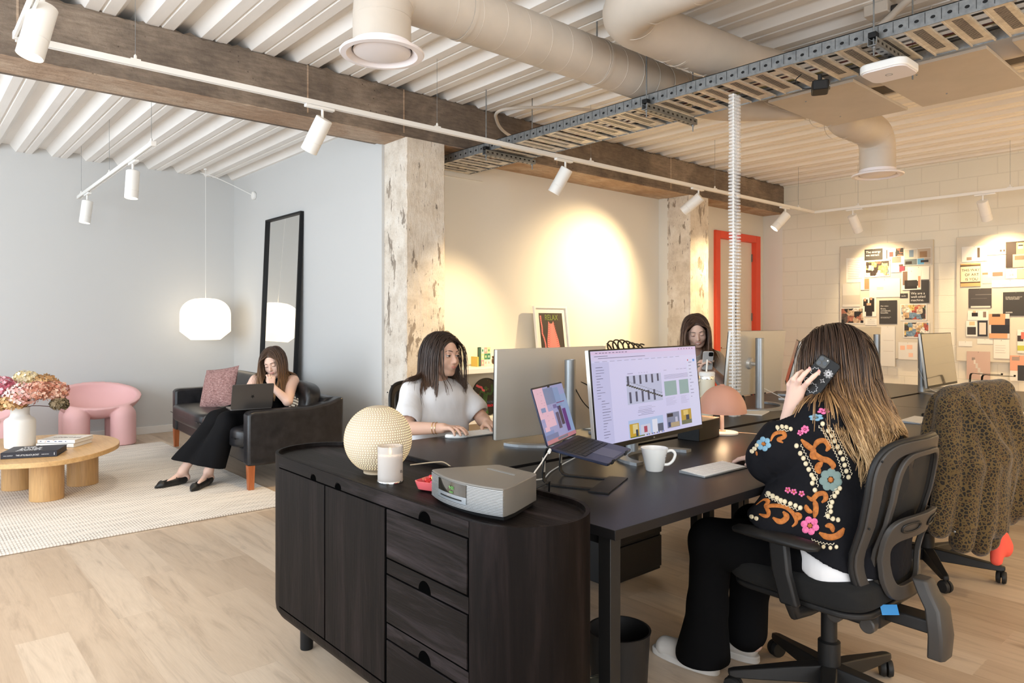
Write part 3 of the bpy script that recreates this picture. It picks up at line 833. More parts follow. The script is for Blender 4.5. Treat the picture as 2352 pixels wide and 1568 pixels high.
# vase with dried hydrangeas
va = thing('vase', 'matte off-white shouldered vase on the oak coffee table', 'vase', (.735, 6.47, .336))
prof = [(.001, 0), (.088, 0), (.097, .006), (.100, .03), (.102, .19), (.100, .208), (.090, .222), (.070, .234), (.062, .25), (.060, .262), (.064, .300), (.066, .306), (.063, .308), (.058, .30), (.055, .262), (.055, .2), (.001, .2)]
obj('body', MB().lathe(prof, n=48), M('matte_ceramic_white', (.80, .78, .74), .55, bmp=.1, bs=80, bd=.001), va)
fl = thing('hydrangea_bouquet', 'dried pink and rust hydrangea bouquet in the off-white vase', 'flowers', (.735, 6.47, .60))
def petals(name, c1, c2, c3):
    m, N, L, B = newmat(name); nt = m.node_tree
    a = N.new('ShaderNodeAttribute'); a.attribute_name = 'rnd'
    L.new(ramp(nt, a.outputs['Fac'], [(0, c1), (.5, c2), (1, c3)]), B.inputs['Base Color']); B.inputs['Roughness'].default_value = .7
    return m
pm = [petals('petals_rust', sr(150, 84, 62), sr(206, 140, 116), sr(236, 200, 180)), petals('petals_blush', sr(190, 120, 110), sr(228, 176, 168), sr(246, 224, 216)),
      petals('petals_magenta', sr(150, 60, 80), sr(206, 110, 130), sr(238, 190, 196)), petals('petals_cream', sr(206, 180, 120), sr(232, 214, 168), sr(246, 236, 206)), petals('petals_olive', sr(74, 66, 46), sr(120, 104, 74), sr(160, 140, 110)), petals('petals_ochre', sr(150, 106, 60), sr(196, 150, 96), sr(226, 190, 140))]
def flower_head(c, r, mat, seed, n=230):
    rnd = random.Random(seed); v = []; f = []; rv = []
    for i in range(n):
        z = 1 - 2 * (i + .5) / n; a = i * 2.39996
        d = Vector((math.sqrt(max(0, 1 - z * z)) * math.cos(a), math.sqrt(max(0, 1 - z * z)) * math.sin(a), z))
        if d.z < -.75: continue
        rr = r * (.86 + .2 * rnd.random())
        p = Vector(c) + Vector((d.x * rr, d.y * rr, d.z * rr * .8))
        nrm = (d + Vector((rnd.uniform(-.5, .5), rnd.uniform(-.5, .5), rnd.uniform(-.5, .5)))).normalized()
        t1 = nrm.orthogonal().normalized(); t1.rotate(Matrix.Rotation(rnd.random() * 6.28, 3, nrm)); t2 = nrm.cross(t1)
        q = .0125 * (.8 + .5 * rnd.random()); col = rnd.random()
        for k in range(4):
            u = t1 * math.cos(k * PI / 2) + t2 * math.sin(k * PI / 2); w = nrm.cross(u)
            b = len(v)
            v += [p, p + u * q * .6 + w * q * .55 + nrm * .002, p + u * q * 1.15 + nrm * .005 * rnd.random(), p + u * q * .6 - w * q * .55 + nrm * .002]
            f.append((b, b + 1, b + 2, b + 3)); rv += [min(1, max(0, col + rnd.uniform(-.15, .15)))] * 4
    o = obj('flower_head', MB().raw(v, f), mat, fl, smooth=0)
    at = o.data.attributes.new('rnd', 'FLOAT', 'POINT'); at.data.foreach_set('value', rv)
    o['kind'] = 'stuff'
    return o
heads = [((.20, -.10, .155), .098, 0), ((.09, -.17, .17), .085, 0), ((.0, -.12, .14), .11, 1), ((-.12, .0, .20), .10, 2), ((.05, .10, .24), .085, 3), ((.235, -.14, .06), .06, 4), ((-.05, -.12, .095), .08, 5), ((-.22, .05, .12), .10, 1), ((.16, .04, .20), .095, 5), ((-.16, -.08, .08), .07, 5)]
# spread across the sight line and keep inside a ball over the vase mouth
for i, (c, r, k) in enumerate(heads):
    flower_head(c, r, pm[k], i)
    obj('stem', MB().tube(bez([(c[0] * .06, c[1] * .06, -.10), (c[0] * .16, c[1] * .16, .04), (c[0] * .9, c[1] * .9, c[2] - .02)], 4), .0028, 6), M('dry_stem', sr(84, 52, 44), .8) if i == 0 else bpy.data.materials['dry_stem'], fl)

# books on the coffee table
def book(label, loc, rz, w, d, h, cover, pages, txt=None, group=None, cat='book'):
    t = thing('book', label, cat, loc, rz, group)
    c = MB().box(0, w, 0, d, 0, .003).box(0, w, 0, d, h - .003, h).box(0, w, 0, .003, 0, h)
    obj('cover', c, cover, t, bev=.001)
    obj('pages', MB().box(.004, w - .004, .003, d - .005, .003, h - .003), pages, t)
    return t
m_page = M('book_pages', (.78, .75, .69), .8, bmp=.3, bs=500, bd=.0008, stretch=(.02, .02, 3))
m_ink = M('white_print', (.85, .85, .85), .5)
m_bkc = M('black_book_cloth', (.018, .018, .026), .5)
u = Vector((.315, -.131)).normalized(); ang = math.atan2(u.y, u.x)
bb = book('large black book with white title, front of the oak table', (.883 - .34 * u.x, 5.87 - .34 * u.y, .336), ang, .34, .27, .042, m_bkc, m_bkc)
text('spine_title', 'THE LITTLE BLACK JACKET', .0145, m_ink, bb, (.092, -.0006, .0155), (PI / 2, 0, 0), xs=.80)
text('spine_author', 'KARL LAGERFELD', .007, m_ink, bb, (.018, -.0006, .018), (PI / 2, 0, 0), xs=1.0)
text('spine_editor', 'CARINE ROITFELD', .007, m_ink, bb, (.245, -.0006, .018), (PI / 2, 0, 0), xs=.8)
text('cover_title', 'THE\nLITTLE\nBLACK\nJACKET', .045, m_ink, bb, (.075, .20, .0425), (0, 0, .0))
obj('spine_mark', MB().box(.322, .325, -.0006, .001, .012, .030), m_ink, bb)
ang2 = math.atan2(6.23 - 6.42, 1.036 - .82)
m_bwc = M('pale_printed_cover', (.80, .76, .71), .5, col2=(.62, .50, .44), ns=26, lo=.60, hi=.66)
for k, (lab, dz, dx) in enumerate((('thick white book at the bottom of the pale pair beside the vase', 0, 0), ('white magazine with dark script, top of the pale pair beside the vase', .031, .008))):
    w = .285; q = Vector((math.cos(ang2), math.sin(ang2)))
    bk = book(lab, (1.04 - w * q.x + dx, 6.20 - w * q.y, .336 + dz), ang2, w, .24, .03 if k == 0 else .026, M('white_cover', (.80, .78, .74), .5) if k == 0 else m_bwc, m_page, group='pale books beside the vase')
    for j, x in enumerate((.02, .075, .13, .16, .21)):
        obj('spine_print', MB().box(x, x + (.012, .02, .016, .03, .01)[j], -.0006, .001, .011, .017), M('spine_ink', (.1, .12, .2), .5), bk)
    if k: text('cover_script', 'wilderness', .05, M('cover_ink', (.06, .05, .05), .5), bk, (.05, .10, .0265), (0, 0, 0))

# pendant lamp
m_pend = M('glowing_paper', (1.0, .86, .66), .8, em=1.35)
pl = thing('pendant_lamp', 'large glowing white paper pendant lamp over the sofa corner', 'pendant lamp', (2.72, 8.42, 1.08))
pr_ = [(.001, .006), (.155, .004), (.158, 0), (.27, .095)] + [(.272, .11), (.272, .29)] + [(.272 * math.cos(a) ** .75 if a < 1.4 else .05, .29 + .19 * math.sin(a)) for a in [i * .14 for i in range(1, 11)]]
obj('paper_shade', MB().lathe(pr_, n=48), m_pend, pl, smooth=30)
obj('cord', MB().tube([(0, 0, .47), (0, 0, 1.97)], .003, 8), m_white, pl)
obj('ceiling_rose', MB().lathe([(.001, 1.95), (.02, 1.95), (.02, 1.97), (.001, 1.975)], n=16), m_white, pl)
#light('pendant_glow', 'POINT', (2.72, 8.42, 1.32), 22, (1, .80, .55), shadow_soft_size=.27)

# leaning mirror
mr = thing('floor_mirror', 'tall black framed mirror leaning on the wall behind the sofa', 'mirror', (3.085, 7.33, 0))
Hm = 2.43; lean = math.asin(.105 / Hm)
Tm = Matrix.Rotation(lean, 4, 'Y')
w2 = .455
fm = MB(); fm.box(-.028, .012, -w2, -w2 + .022, 0, Hm, Tm).box(-.028, .012, w2 - .022, w2, 0, Hm, Tm).box(-.028, .012, -w2 + .022, w2 - .022, 0, .022, Tm).box(-.028, .012, -w2 + .022, w2 - .022, Hm - .022, Hm, Tm)
obj('frame', fm, m_black, mr, bev=.002)
obj('mirror_glass', MB().box(-.002, .004, -w2 + .02, w2 - .02, .02, Hm - .02, Tm), M('silvered_glass', (.86, .86, .84), .01, metal=1), mr)

# sofa
sf = thing('sofa', 'black leather two seat sofa on oiled wood legs', 'sofa', (2.02, 5.30, .012), math.radians(86.6))
LS = 2.42
def arm(name, x0, x1, flip=False):
    prof = [(0.0, .18), (.0, .565), (-.012, .588), (-.05, .595), (-.50, .600), (-.66, .628), (-.735, .655), (-.775, .66), (-.765, .18)]
    prof = prof[::-1]
    r = [[(x, p[0], p[1]) for p in prof] for x in (x0, x1)]
    return obj(name, MB().loft(r), m_leather, sf, bev=.022, seg=4)
arm('armrest', 0, .125); arm('armrest', LS - .125, LS)
obj('seat_rail', MB().box(.125, LS - .125, -.70, -.02, .18, .30), m_leather, sf, bev=.012)
obj('back_panel', MB().loft([[(x, y, z) for y, z in ((-.62, .25), (-.60, .60), (-.66, .655), (-.765, .655), (-.755, .25))] for x in (.10, LS - .10)]), m_leather, sf, bev=.02, seg=3)
half = (LS - .25) / 2
for k in range(2):
    cx = .125 + half * (k + .5)
    c_ = obj('seat_cushion', MB().loft(squad(half - .004, .66, .17, .26, 48), T=Matrix.Translation((cx, -.275, .375))), m_leather, sf)
    tf = MB()
    b_ = obj('back_cushion', MB().loft(squad(half - .01, .17, .38, .38, 48), T=Matrix.Translation((cx, -.56, .585)) @ Matrix.Rotation(.20, 4, 'X')), m_leather, sf)
    pc = MB()
    for zz in (.375,):
        pc.tube([(cx - half / 2 + .03, .047, zz + .0), (cx, .0545, zz), (cx + half / 2 - .03, .047, zz)], .004, 6)
    obj('piping', pc, m_leather, c_)
for x, y in ((.035, -.03), (LS - .035, -.03), (.035, -.72), (LS - .035, -.72)):
    obj('leg', MB().loft([[(x + a * .021, y + b * .021, 0) for a, b in ((-1, -1), (1, -1), (1, 1), (-1, 1))], [(x + a * .027, y + b * .027, .185) for a, b in ((-1, -1), (1, -1), (1, 1), (-1, 1))]]), m_leg, sf, bev=.002)

def pillow(w, h, t, n=26, pinch=.06):
    v = []; f = []
    for s in (1, -1):
        for i in range(n + 1):
            for j in range(n + 1):
                a = -1 + 2 * i / n; b = -1 + 2 * j / n
                th = t / 2 * (max(0, 1 - abs(a) ** 2.4) ** .55) * (max(0, 1 - abs(b) ** 2.4) ** .55)
                x = a * w / 2 * (1 - pinch * (1 - b * b)); z = b * h / 2 * (1 - pinch * (1 - a * a))
                v.append((x, s * th + .004 * math.sin(9 * a + 3 * b) * (1 - a * a) * (1 - b * b), z))
        o = 0 if s == 1 else (n + 1) ** 2
        for i in range(n):
            for j in range(n):
                q = (o + i * (n + 1) + j, o + (i + 1) * (n + 1) + j, o + (i + 1) * (n + 1) + j + 1, o + i * (n + 1) + j + 1)
                f.append(q if s == -1 else q[::-1])
    return MB().raw(v, f)
def tweed():
    m, N, L, B = newmat('pink_tweed'); nt = m.node_tree
    n1 = noise(nt, coords(nt, scale=(26, 26, 90)), 1.5, 4, .7)
    n2 = noise(nt, coords(nt), 160, 3, .8)
    a = ramp(nt, n1, [(.3, sr(128, 92, 90)), (.5, sr(184, 142, 136)), (.7, sr(216, 184, 176))])
    b = ramp(nt, n2, [(.4, (.45, .42, .42)), (.6, (1.15, 1.1, 1.1))])
    L.new(mixc(nt, .8, a, b, 'MULTIPLY'), B.inputs['Base Color']); B.inputs['Roughness'].default_value = .95
    bump(nt, B, n2, .8, .004); return m
cu = obj('cushion', pillow(.41, .41, .14), tweed(), None, smooth=180, loc=(2.38, 6.98, .650), rot=(math.radians(-22), math.radians(-8), math.radians(-62)))
cu.rotation_mode = 'XYZ'
tag(cu, 'pink and brown tweed cushion leaning on the sofa back', 'cushion')
# striped cushion half hidden between the seated person and the sofa back
st, N_, L_, B_ = newmat('cream_stripe'); nt_ = st.node_tree
wv = N_.new('ShaderNodeTexWave'); wv.inputs['Scale'].default_value = 14; wv.bands_direction = 'Z'; L_.new(coords(nt_), wv.inputs['Vector'])
L_.new(ramp(nt_, wv.outputs[1], [(.3, sr(120, 100, 80)), (.45, sr(226, 210, 186))]), B_.inputs['Base Color'])
cc = obj('cushion', pillow(.30, .30, .09), st, None, smooth=180, loc=(2.55, 5.585, .575), rot=(math.radians(-8), math.radians(6), math.radians(-88)))
tag(cc, 'cream striped cushion tucked behind the seated person on the sofa', 'cushion')

# laptops (shared builder)
def laptop(name, label, loc, rz, lidtilt, body, w=.304, d=.212, screen=None, pitch=0):
    t = thing(name, label, 'laptop', loc, rz)
    Tb = Matrix.Rotation(pitch, 4, 'X') if pitch else Matrix.Identity(4)
    b = obj('base', MB().prism(rrect(-w / 2, w / 2, -d, 0, .010), -.009, 0, Tb), body, t, bev=.0015)
    kb = MB(); kg = MB()
    kb.box(-w * .44, w * .44, -d * .52, -.018, 0, .0006, Tb)
    obj('key_bed', kb, m_black, b, smooth=0)
    for r in range(6):
        nk = 13 if r < 5 else 8; y = -.024 - r * d * .083; x = -w * .435
        for k in range(nk):
            ww = w * .87 / nk
            if r == 5 and k == 3: ww = w * .87 / nk
            kg.box(x + .0012, x + ww - .0012, y - d * .070, y, .0006, .0016, Tb); x += ww
    kk = obj('keys', kg, m_blackp, b, smooth=0); kk['kind'] = 'stuff'
    obj('trackpad', MB().prism(rrect(-w * .2, w * .2, -d * .96, -d * .58, .006), 0, .0005, Tb), M('trackpad_' + name, (.05, .05, .07), .35) if not bpy.data.materials.get('trackpad_' + name) else bpy.data.materials['trackpad_' + name], b)
    Tl = Matrix.Translation((0, .002, 0)) @ Matrix.Rotation(-lidtilt, 4, 'X')   # lid plane in x,z leaning back (+y)
    h = d * .985
    Tl2 = Tl @ Matrix.Rotation(PI / 2, 4, 'X')                                   # prism z -> -y
    l = obj('lid', MB().prism(rrect(-w / 2, w / 2, .002, h, .010), -.005, 0, Tl2), body, t, bev=.001)
    obj('bezel', MB().prism(rrect(-w / 2 + .002, w / 2 - .002, .006, h - .002, .008), 0, .0006, Tl2), m_black, l, smooth=0)
    return t, l, Tl2, b
m_space = M('space_grey_metal', (.10, .098, .10), .38, metal=.7)
m_mid = M('midnight_metal', (.022, .026, .05), .38, metal=.6)
lt, ll, lT, lb = laptop('laptop', 'dark grey laptop standing open on the sofa armrest', (2.085, 5.40, .621), math.radians(-10) + PI, .38, m_space)
obj('lid_emblem', MB().prism([(.016 * math.cos(a) * (1 if i % 2 else .45), .105 + .018 * math.sin(a) * (1 if i % 2 else .45)) for i, a in enumerate([PI / 2 + k * PI / 5 for k in range(10)])], -.0056, -.005, lT), m_black, ll, smooth=0)
# ---------------------------------------------------------------- sideboard
DZ = .722
sb = thing('sideboard', 'dark stained wooden sideboard with rounded ends and scooped drawer pulls', 'sideboard', (1.283, 2.0, 0))
X0, Rr, Y0, Y1 = -.183, .183, -.587, .575      # local: front at x=-.183
def stad(r, n=22):
    return circ(0, Y1, r, n, 0, PI) + circ(0, Y0, r, n, PI, 2 * PI)
rings = []
for r, z in ((Rr - .045, .150), (Rr - .018, .165), (Rr - .003, .19), (Rr, .215), (Rr, .735), (Rr, .785)):
    rings.append([(x, y, z) for x, y in stad(r)])
for r, z in ((Rr - .012, .785), (Rr - .014, .772), (Rr - .02, .7685)):
    rings.append([(x, y, z) for x, y in stad(r)])
obj('carcass', MB().loft(rings), m_dwv, sb, smooth=50)
obj('top_panel', MB().prism(stad(Rr - .0155), .766, .7692), m_dwh, sb)
rail = MB()
# front rails: top band and the horizontal strips between drawers (grain runs along), proud of nothing: flush skin 1 mm
def skin(y0, y1, z0, z1, notch=None, x=X0 - .0012, th=.012):
    """flat panel on the front, optional list of semicircular notches (yc, r) cut from the lower edge"""
    P = [(y0, z0)]
    for yc, r in sorted(notch or []):
        P += [(yc + r * math.cos(a), z0 + r * math.sin(a)) for a in [PI - PI * i / 14 for i in range(15)]]
    P += [(y1, z0), (y1, z1), (y0, z1)]
    n = len(P)
    v = [(x, p[0], p[1]) for p in P] + [(x + th, p[0], p[1]) for p in P]
    return v, [tuple(range(n))[::-1], tuple(range(n, 2 * n))] + [(i, (i + 1) % n, n + (i + 1) % n, n + i) for i in range(n)]
yd = (Y0 + .0, Y0 + .392, Y0 + .400, Y0 + .782, Y0 + .786, Y1)     # drawers | gap | door 2 | door 1
nd = [(Y0 + .196, .036)]
obj('top_rail', MB().raw(*skin(Y0, Y1, .742, .783, [(Y0 + .196, .030), (Y0 + .695, .022), (Y0 + .875, .022)])), m_dwh, sb, smooth=0)
for z0, z1, nt_ in ((.548, .590, nd), (.356, .400, nd), (.150, .210, None)):
    zz = z0
    obj('rail', MB().raw(*skin(Y0, yd[1], max(z0, .185), z1, [(Y0 + .196, .030)] if nt_ else None)), m_dwh, sb, smooth=0)
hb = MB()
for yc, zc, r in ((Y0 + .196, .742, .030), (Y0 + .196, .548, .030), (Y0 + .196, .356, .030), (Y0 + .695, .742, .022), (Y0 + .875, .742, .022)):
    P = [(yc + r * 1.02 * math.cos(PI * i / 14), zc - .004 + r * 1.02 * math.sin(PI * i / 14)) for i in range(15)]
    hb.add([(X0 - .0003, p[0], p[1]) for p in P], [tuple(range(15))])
obj('pull_recess_shade', hb, M('unlit_recess', (.0015, .0015, .0015), 1, spec=0), sb, smooth=0)['kind'] = 'stuff'  # flat black patches paint the shade inside the scooped pulls
for z0, z1 in ((.596, .738), (.406, .544), (.214, .352)):
    obj('drawer', MB().box(X0 - .004, X0 + .012, yd[0] + .004, yd[1] - .002, z0, z1), m_dwh, sb, bev=.0015)
for y0, y1 in ((yd[2], yd[3]), (yd[4], yd[5] - .004)):
    obj('door', MB().box(X0 - .004, X0 + .012, y0 + .002, y1 - .002, .221, .738), m_dwv, sb, bev=.0015)
gp = MB().box(X0 - .0008, X0 + .01, yd[0], yd[5] - .001, .213, .741)  # black sheet stands in for the shade between doors and drawers
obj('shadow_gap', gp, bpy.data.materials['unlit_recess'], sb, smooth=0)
for x, y in ((-.05, Y1 + .05), (.08, Y1 - .0), (-.05, Y0 - .03), (.08, Y0)):
    obj('foot', MB().lathe([(.001, 0), (.024, 0), (.025, .004), (.025, .17)], (x, y, 0), 24), m_black, sb)

# ---------------------------------------------------------------- things on the sideboard
ST = .7695
# perforated sphere lamp
gl = thing('globe_lamp', 'round perforated porcelain lamp glowing on the dark sideboard', 'table lamp', (1.265, 2.135, ST))
Rg = .116
mg, N_, L_, B_ = newmat('translucent_bisque')
B_.inputs['Base Color'].default_value = (.42, .36, .27, 1); B_.inputs['Roughness'].default_value = .7
B_.inputs['Emission Color'].default_value = (1.0, .66, .34, 1); B_.inputs['Emission Strength'].default_value = .10
obj('shade', MB().lathe([(.045 + .0, 0)] + [(Rg * math.cos(a), Rg * .985 + Rg * math.sin(a)) for a in [math.radians(-66 + 156 * i / 40) for i in range(40)]] + [(.0006, Rg * 1.985)], n=56), mg, gl, smooth=180)
dm = MB()
for i in range(30):
    lat = math.radians(-52 + 122 * i / 29); n = max(8, int(2 * PI * Rg * math.cos(lat) / .0088))
    for k in range(n):
        lo = 2 * PI * (k + .5 * (i % 2)) / n
        nrm = Vector((math.cos(lat) * math.cos(lo), math.cos(lat) * math.sin(lo), math.sin(lat)))
        c = nrm * (Rg + .0004) + Vector((0, 0, Rg * .985)); a = nrm.orthogonal().normalized(); b = nrm.cross(a)
        dm.add([c + (a * math.cos(q * PI / 3) + b * math.sin(q * PI / 3)) * .00165 for q in range(6)], [tuple(range(6))])
obj('light_holes', dm, M('glowing_holes', (1, .76, .42), .5, em=1.9), gl, smooth=0)['kind'] = 'stuff'
obj('base_ring', MB().lathe([(.001, 0), (.05, 0), (.05, .006), (.001, .006)], n=32), mg, gl)
light('globe_lamp_light', 'POINT', (1.265, 2.135, ST + Rg), .3, WARM, shadow_soft_size=.05)
tag(obj('lamp_cord', MB().tube(bez([(1.36, 2.08, ST + .02), (1.42, 2.02, .80), (1.455, 2.0, .795), (1.50, 1.98, .75), (1.54, 2.0, DZ + .003), (1.62, 2.04, DZ + .003)], 6), .0022, 8), M('beige_cord', (.62, .52, .38), .5)), 'thin beige cord from the globe lamp over the sideboard rim to the desk', 'cord')
# candle
cd = thing('candle', 'lit candle in a frosted glass jar in front of the globe lamp', 'candle', (1.215, 1.975, ST))
obj('glass_jar', MB().lathe([(.040, .006), (.0405, .008), (.0405, .118), (.0385, .118), (.0385, .095)], n=40), M('frosted_glass', (.90, .86, .82), .35, trans=.55, ior=1.2), cd)
mw = M('candle_wax', (.86, .74, .62), .5); mw.node_tree.nodes['Principled BSDF'].inputs['Emission Color'].default_value = (1, .62, .34, 1); mw.node_tree.nodes['Principled BSDF'].inputs['Emission Strength'].default_value = .12
obj('wax', MB().lathe([(.001, .012), (.0378, .012), (.0378, .086), (.034, .088), (.001, .087)], n=40), mw, cd)
obj('silver_foot', MB().lathe([(.001, 0), (.043, 0), (.0435, .004), (.0415, .008), (.001, .008)], n=40), m_chrome, cd)
obj('wick', MB().tube([(0, 0, .086), (0, 0, .094)], .001, 6), m_black, cd)
obj('flame', MB().lathe([(.0003, .090), (.0032, .094), (.0036, .099), (.0016, .107), (.0002, .112)], n=14), M('flame', (1, .62, .22), .5, em=7), cd)
cd_t = text('jar_print', 'EL', .012, M('grey_print', (.10, .09, .09), .5), cd, (.0, 0, 0), (PI / 2, 0, 0))
cd_t.location = (.012, -.0412, .035); cd_t.rotation_euler = (PI / 2, 0, .28)
light('candle_light', 'POINT', (1.215, 1.975, ST + .10), .12, (1, .6, .3), shadow_soft_size=.004)
# pink dish with sweets
dsh = thing('dish', 'small pink square-sided dish behind the silver radio', 'dish', (1.262, 1.80, ST), .35)
def rr(w, r, z): return [(x, y, z) for x, y in rrect(-w, w, -w, w, r, 6)]
obj('bowl', MB().loft([rr(.030, .016, 0), rr(.040, .02, .006), rr(.047, .022, .030), rr(.044, .021, .031), rr(.037, .018, .008), rr(.02, .012, .006)]), M('glossy_pink_glaze', sr(220, 100, 104), .25, coat=.6), dsh)
cm = [M('sweet_red', sr(200, 40, 36), .35), M('sweet_yellow', sr(236, 190, 80), .35), M('sweet_pink', sr(226, 60, 110), .35)]
sw_ = ['red sweet at the far left inside the pink dish', 'red sweet at the back of the pink dish', 'yellow sweet in the middle of the pink dish', 'yellow sweet at the front of the pink dish', 'pink sweet touching the radio side of the dish', 'red sweet in the back right corner of the pink dish', 'pink sweet at the front left of the pink dish']
for i, (x, y, k) in enumerate(((-.018, .012, 0), (.0, .020, 0), (.012, .004, 1), (-.006, -.014, 1), (.018, -.014, 2), (.02, .02, 0), (-.02, -.012, 2))):
    t_ = rotz(.35) @ Vector((x, y, 0))
    o = obj('sweet', MB().loft([[(a * q * math.cos(2 * PI * j / 8), a * q * math.sin(2 * PI * j / 8), h_) for j in range(8)] for a, h_, q in ((.3, -.012, .007), (1, -.007, .007), (1.0, .007, .007), (.3, .012, .007))]), cm[k], None, loc=(1.262 + t_.x, 1.80 + t_.y, ST + .02 + .005 * (i % 3)), rot=(.9 + i, .5 * i, 1.1 * i))
    tag(o, sw_[i], 'sweet', 'sweets in the pink dish')
# radio
rd = thing('radio', 'silver grey table radio with ribbed curved front on the sideboard', 'radio', (1.192, 1.547, ST), -PI / 2)
m_rad = M('radio_silver', (.20, .185, .165), .38, metal=.35)
m_rib = M('radio_ribs', (.40, .40, .40), .35, metal=.5)
def radio_out(g=0, sc=1):
    n = 26; P = []
    for i in range(n + 1):
        a = -1 + 2 * i / n
        P.append((a * (.160 + g), -.032 * (1 - a * a) - g))
    P += [(.160 + g, .012), (.150 + g, .05), (.090 + g * .5, .185), (.080, .193), (-.080, .193), (-.090 - g * .5, .185), (-.150 - g, .05), (-.160 - g, .012)]
    return [(x * sc, y * sc) for x, y in P]
obj('feet', MB().prism([(x * .93, y * .9 + .012) for x, y in radio_out()], 0, .012), m_black, rd)
obj('cabinet', MB().prism(radio_out(-.0018), .012, .082), m_rad, rd, bev=.001)
o_ = radio_out(0)
obj('lid_panel', MB().loft([[(x, y, .082) for x, y in radio_out(0)], [(x, y, .0845) for x, y in radio_out(0)], [(x * .985, y * .985 + .002, .0865) for x, y in radio_out(0)]]), m_rad, rd, bev=.0006)
def front_band(z0, z1, a0, a1, g, m_, name, par, n=26):
    r = []
    for i in range(n + 1):
        a = a0 + (a1 - a0) * i / n
        x, y = a * .160, -.032 * (1 - a * a)
        nx, ny = -a * .064 / .160 * -1, -1
        l = math.hypot(a * .4, 1); ox, oy = a * .4 / l * 1, -1 / l
        r.append([(x + ox * g, y + oy * g, z0), (x + ox * g, y + oy * g, z1), (x - ox * .004, y - oy * .004, z1), (x - ox * .004, y - oy * .004, z0)])
    return obj(name, MB().loft(r), m_, par, smooth=50)
for i in range(17):
    z = .0135 + i * .004
    if z < .026 or z > .079: front_band(z, z + .0022, -.998, .998, .0012, m_rib, 'rib', rd)
    else:
        front_band(z, z + .0022, -.998, -.60, .0012, m_rib, 'rib', rd, 8); front_band(z, z + .0022, .28, .998, .0012, m_rib, 'rib', rd, 14)
dw = front_band(.046, .0785, -.60, .27, .0016, M('display_glass', (.02, .018, .014), .06, coat=1), 'display', rd)
sp_ = front_band(.0262, .0455, -.60, .27, .0020, m_alu, 'disc_slot_panel', rd)
front_band(.033, .0368, -.50, .16, .0024, m_black, 'disc_slot', sp_)
mdg = M('dim_green_digits', (.12, .30, .08), .5, em=.35)
text('display_time', '9:03', .013, mdg, dw, (-.030, -.0345, .0585), (PI / 2, 0, .0))
text('display_source', 'AUX', .008, mdg, dw, (-.028, -.0345, .0485), (PI / 2, 0, .0))
text('maker_mark', 'BOSE', .0062, m_chrome, sp_, (-.036, -.0346, .0385), (PI / 2, 0, 0))
obj('touch_strip', MB().prism([(-.062, .128), (.06, .128), (.054, .140), (-.056, .140)], .0865, .0872), m_alu, rd)
for k, off in enumerate((0, .006)):
    pass
tag(obj('power_cable', MB().tube(bez([(1.395, 1.50, .80), (1.44, 1.49, .812), (1.47, 1.50, .815), (1.49, 1.52, .80), (1.53, 1.56, .735), (1.60, 1.6, .726)], 6), .003, 8), m_black), 'short black cable behind the silver radio', 'cable')

# ---------------------------------------------------------------- desks
def desk(x0, x1, y0, y1, label, legs):
    t = thing('desk', label, 'desk', (x0, y0, 0), 0, 'black bench desks')
    w, d = x1 - x0 - .004, y1 - y0
    obj('desk_top', MB().box(0, w, 0, d, DZ - .028, DZ), m_desk, t, bev=.0015)
    for lx, ly in legs:
        obj('leg', MB().box(lx - .022, lx + .022, ly - .022, ly + .022, .012, DZ - .028).lathe([(.001, 0), (.018, 0), (.018, .014), (.001, .014)], (lx, ly, 0), 14), m_blackp, t, bev=.002)
    obj('beam', MB().box(.05, w - .05, d / 2 - .02, d / 2 + .02, DZ - .07, DZ - .028).box(.03, .06, .03, d - .03, DZ - .06, DZ - .028).box(w - .06, w - .03, .03, d - .03, DZ - .06, DZ - .028), m_blackp, t)
    return t
XS = (1.475, 3.28, 5.08, 6.90)
nm_ = ('behind the sideboard', 'in the middle of the row', 'at the far end by the mood boards')
for i in range(3):
    w = XS[i + 1] - XS[i]
    desk(XS[i], XS[i + 1], 1.25, 2.035, 'black desk on the near side, ' + nm_[i], [(.035, .05)] + ([(w - .05, .06), (w - .05, .70)] if i == 2 else [(w - .02, .70)]) + [(.035, .70)])
    desk(XS[i], XS[i + 1], 2.075, 2.85, 'black desk on the alcove side, ' + nm_[i], [(.035, .08), (.035, .72)] + [(w - .05, .10), (w - .05, .72)])
tag(obj('cable_trough', MB().box(1.6, 6.8, 1.99, 2.12, .50, .504).box(1.6, 6.8, 1.99, 1.994, .50, .62).box(1.6, 6.8, 2.116, 2.12, .50, .62).box(1.62, 1.66, 2.0, 2.11, .50, .69).box(4.1, 4.14, 2.0, 2.11, .50, .69).box(6.7, 6.74, 2.0, 2.11, .50, .69), m_blackp), 'long black cable trough under the gap between the desk rows', 'cable trough')
pd = thing('pedestal', 'low black drawer pedestal under the desks', 'pedestal', (2.75, 2.45, 0))
obj('case', MB().box(-.2, .2, -.25, .25, .03, .56), m_black, pd, bev=.004)
for k in range(3): obj('drawer', MB().box(-.195, .195, -.262, -.25, .05 + k * .17, .205 + k * .17), m_black, pd, bev=.003)
bn = thing('waste_bin', 'dark round waste bin beside the near desk leg', 'bin', (1.79, 1.50, 0))
obj('bucket', MB().lathe([(.001, .004), (.085, 0), (.10, .27), (.104, .285), (.097, .285), (.083, .012), (.001, .012)], n=36), m_blackp, bn)
jr = thing('glass_jar', 'clip-top glass jar on the floor between sideboard and desk leg', 'jar', (1.60, 1.42, 0))
mjg = M('green_clear_glass', (.85, .92, .80), .05, trans=.9)
obj('jar_body', MB().lathe([(.001, .003), (.048, 0), (.052, .01), (.052, .15), (.042, .17), (.042, .185)], n=28), mjg, jr)
obj('lid', MB().lathe([(.045, .187), (.047, .20), (.03, .212), (.001, .214)], n=28), mjg, jr)
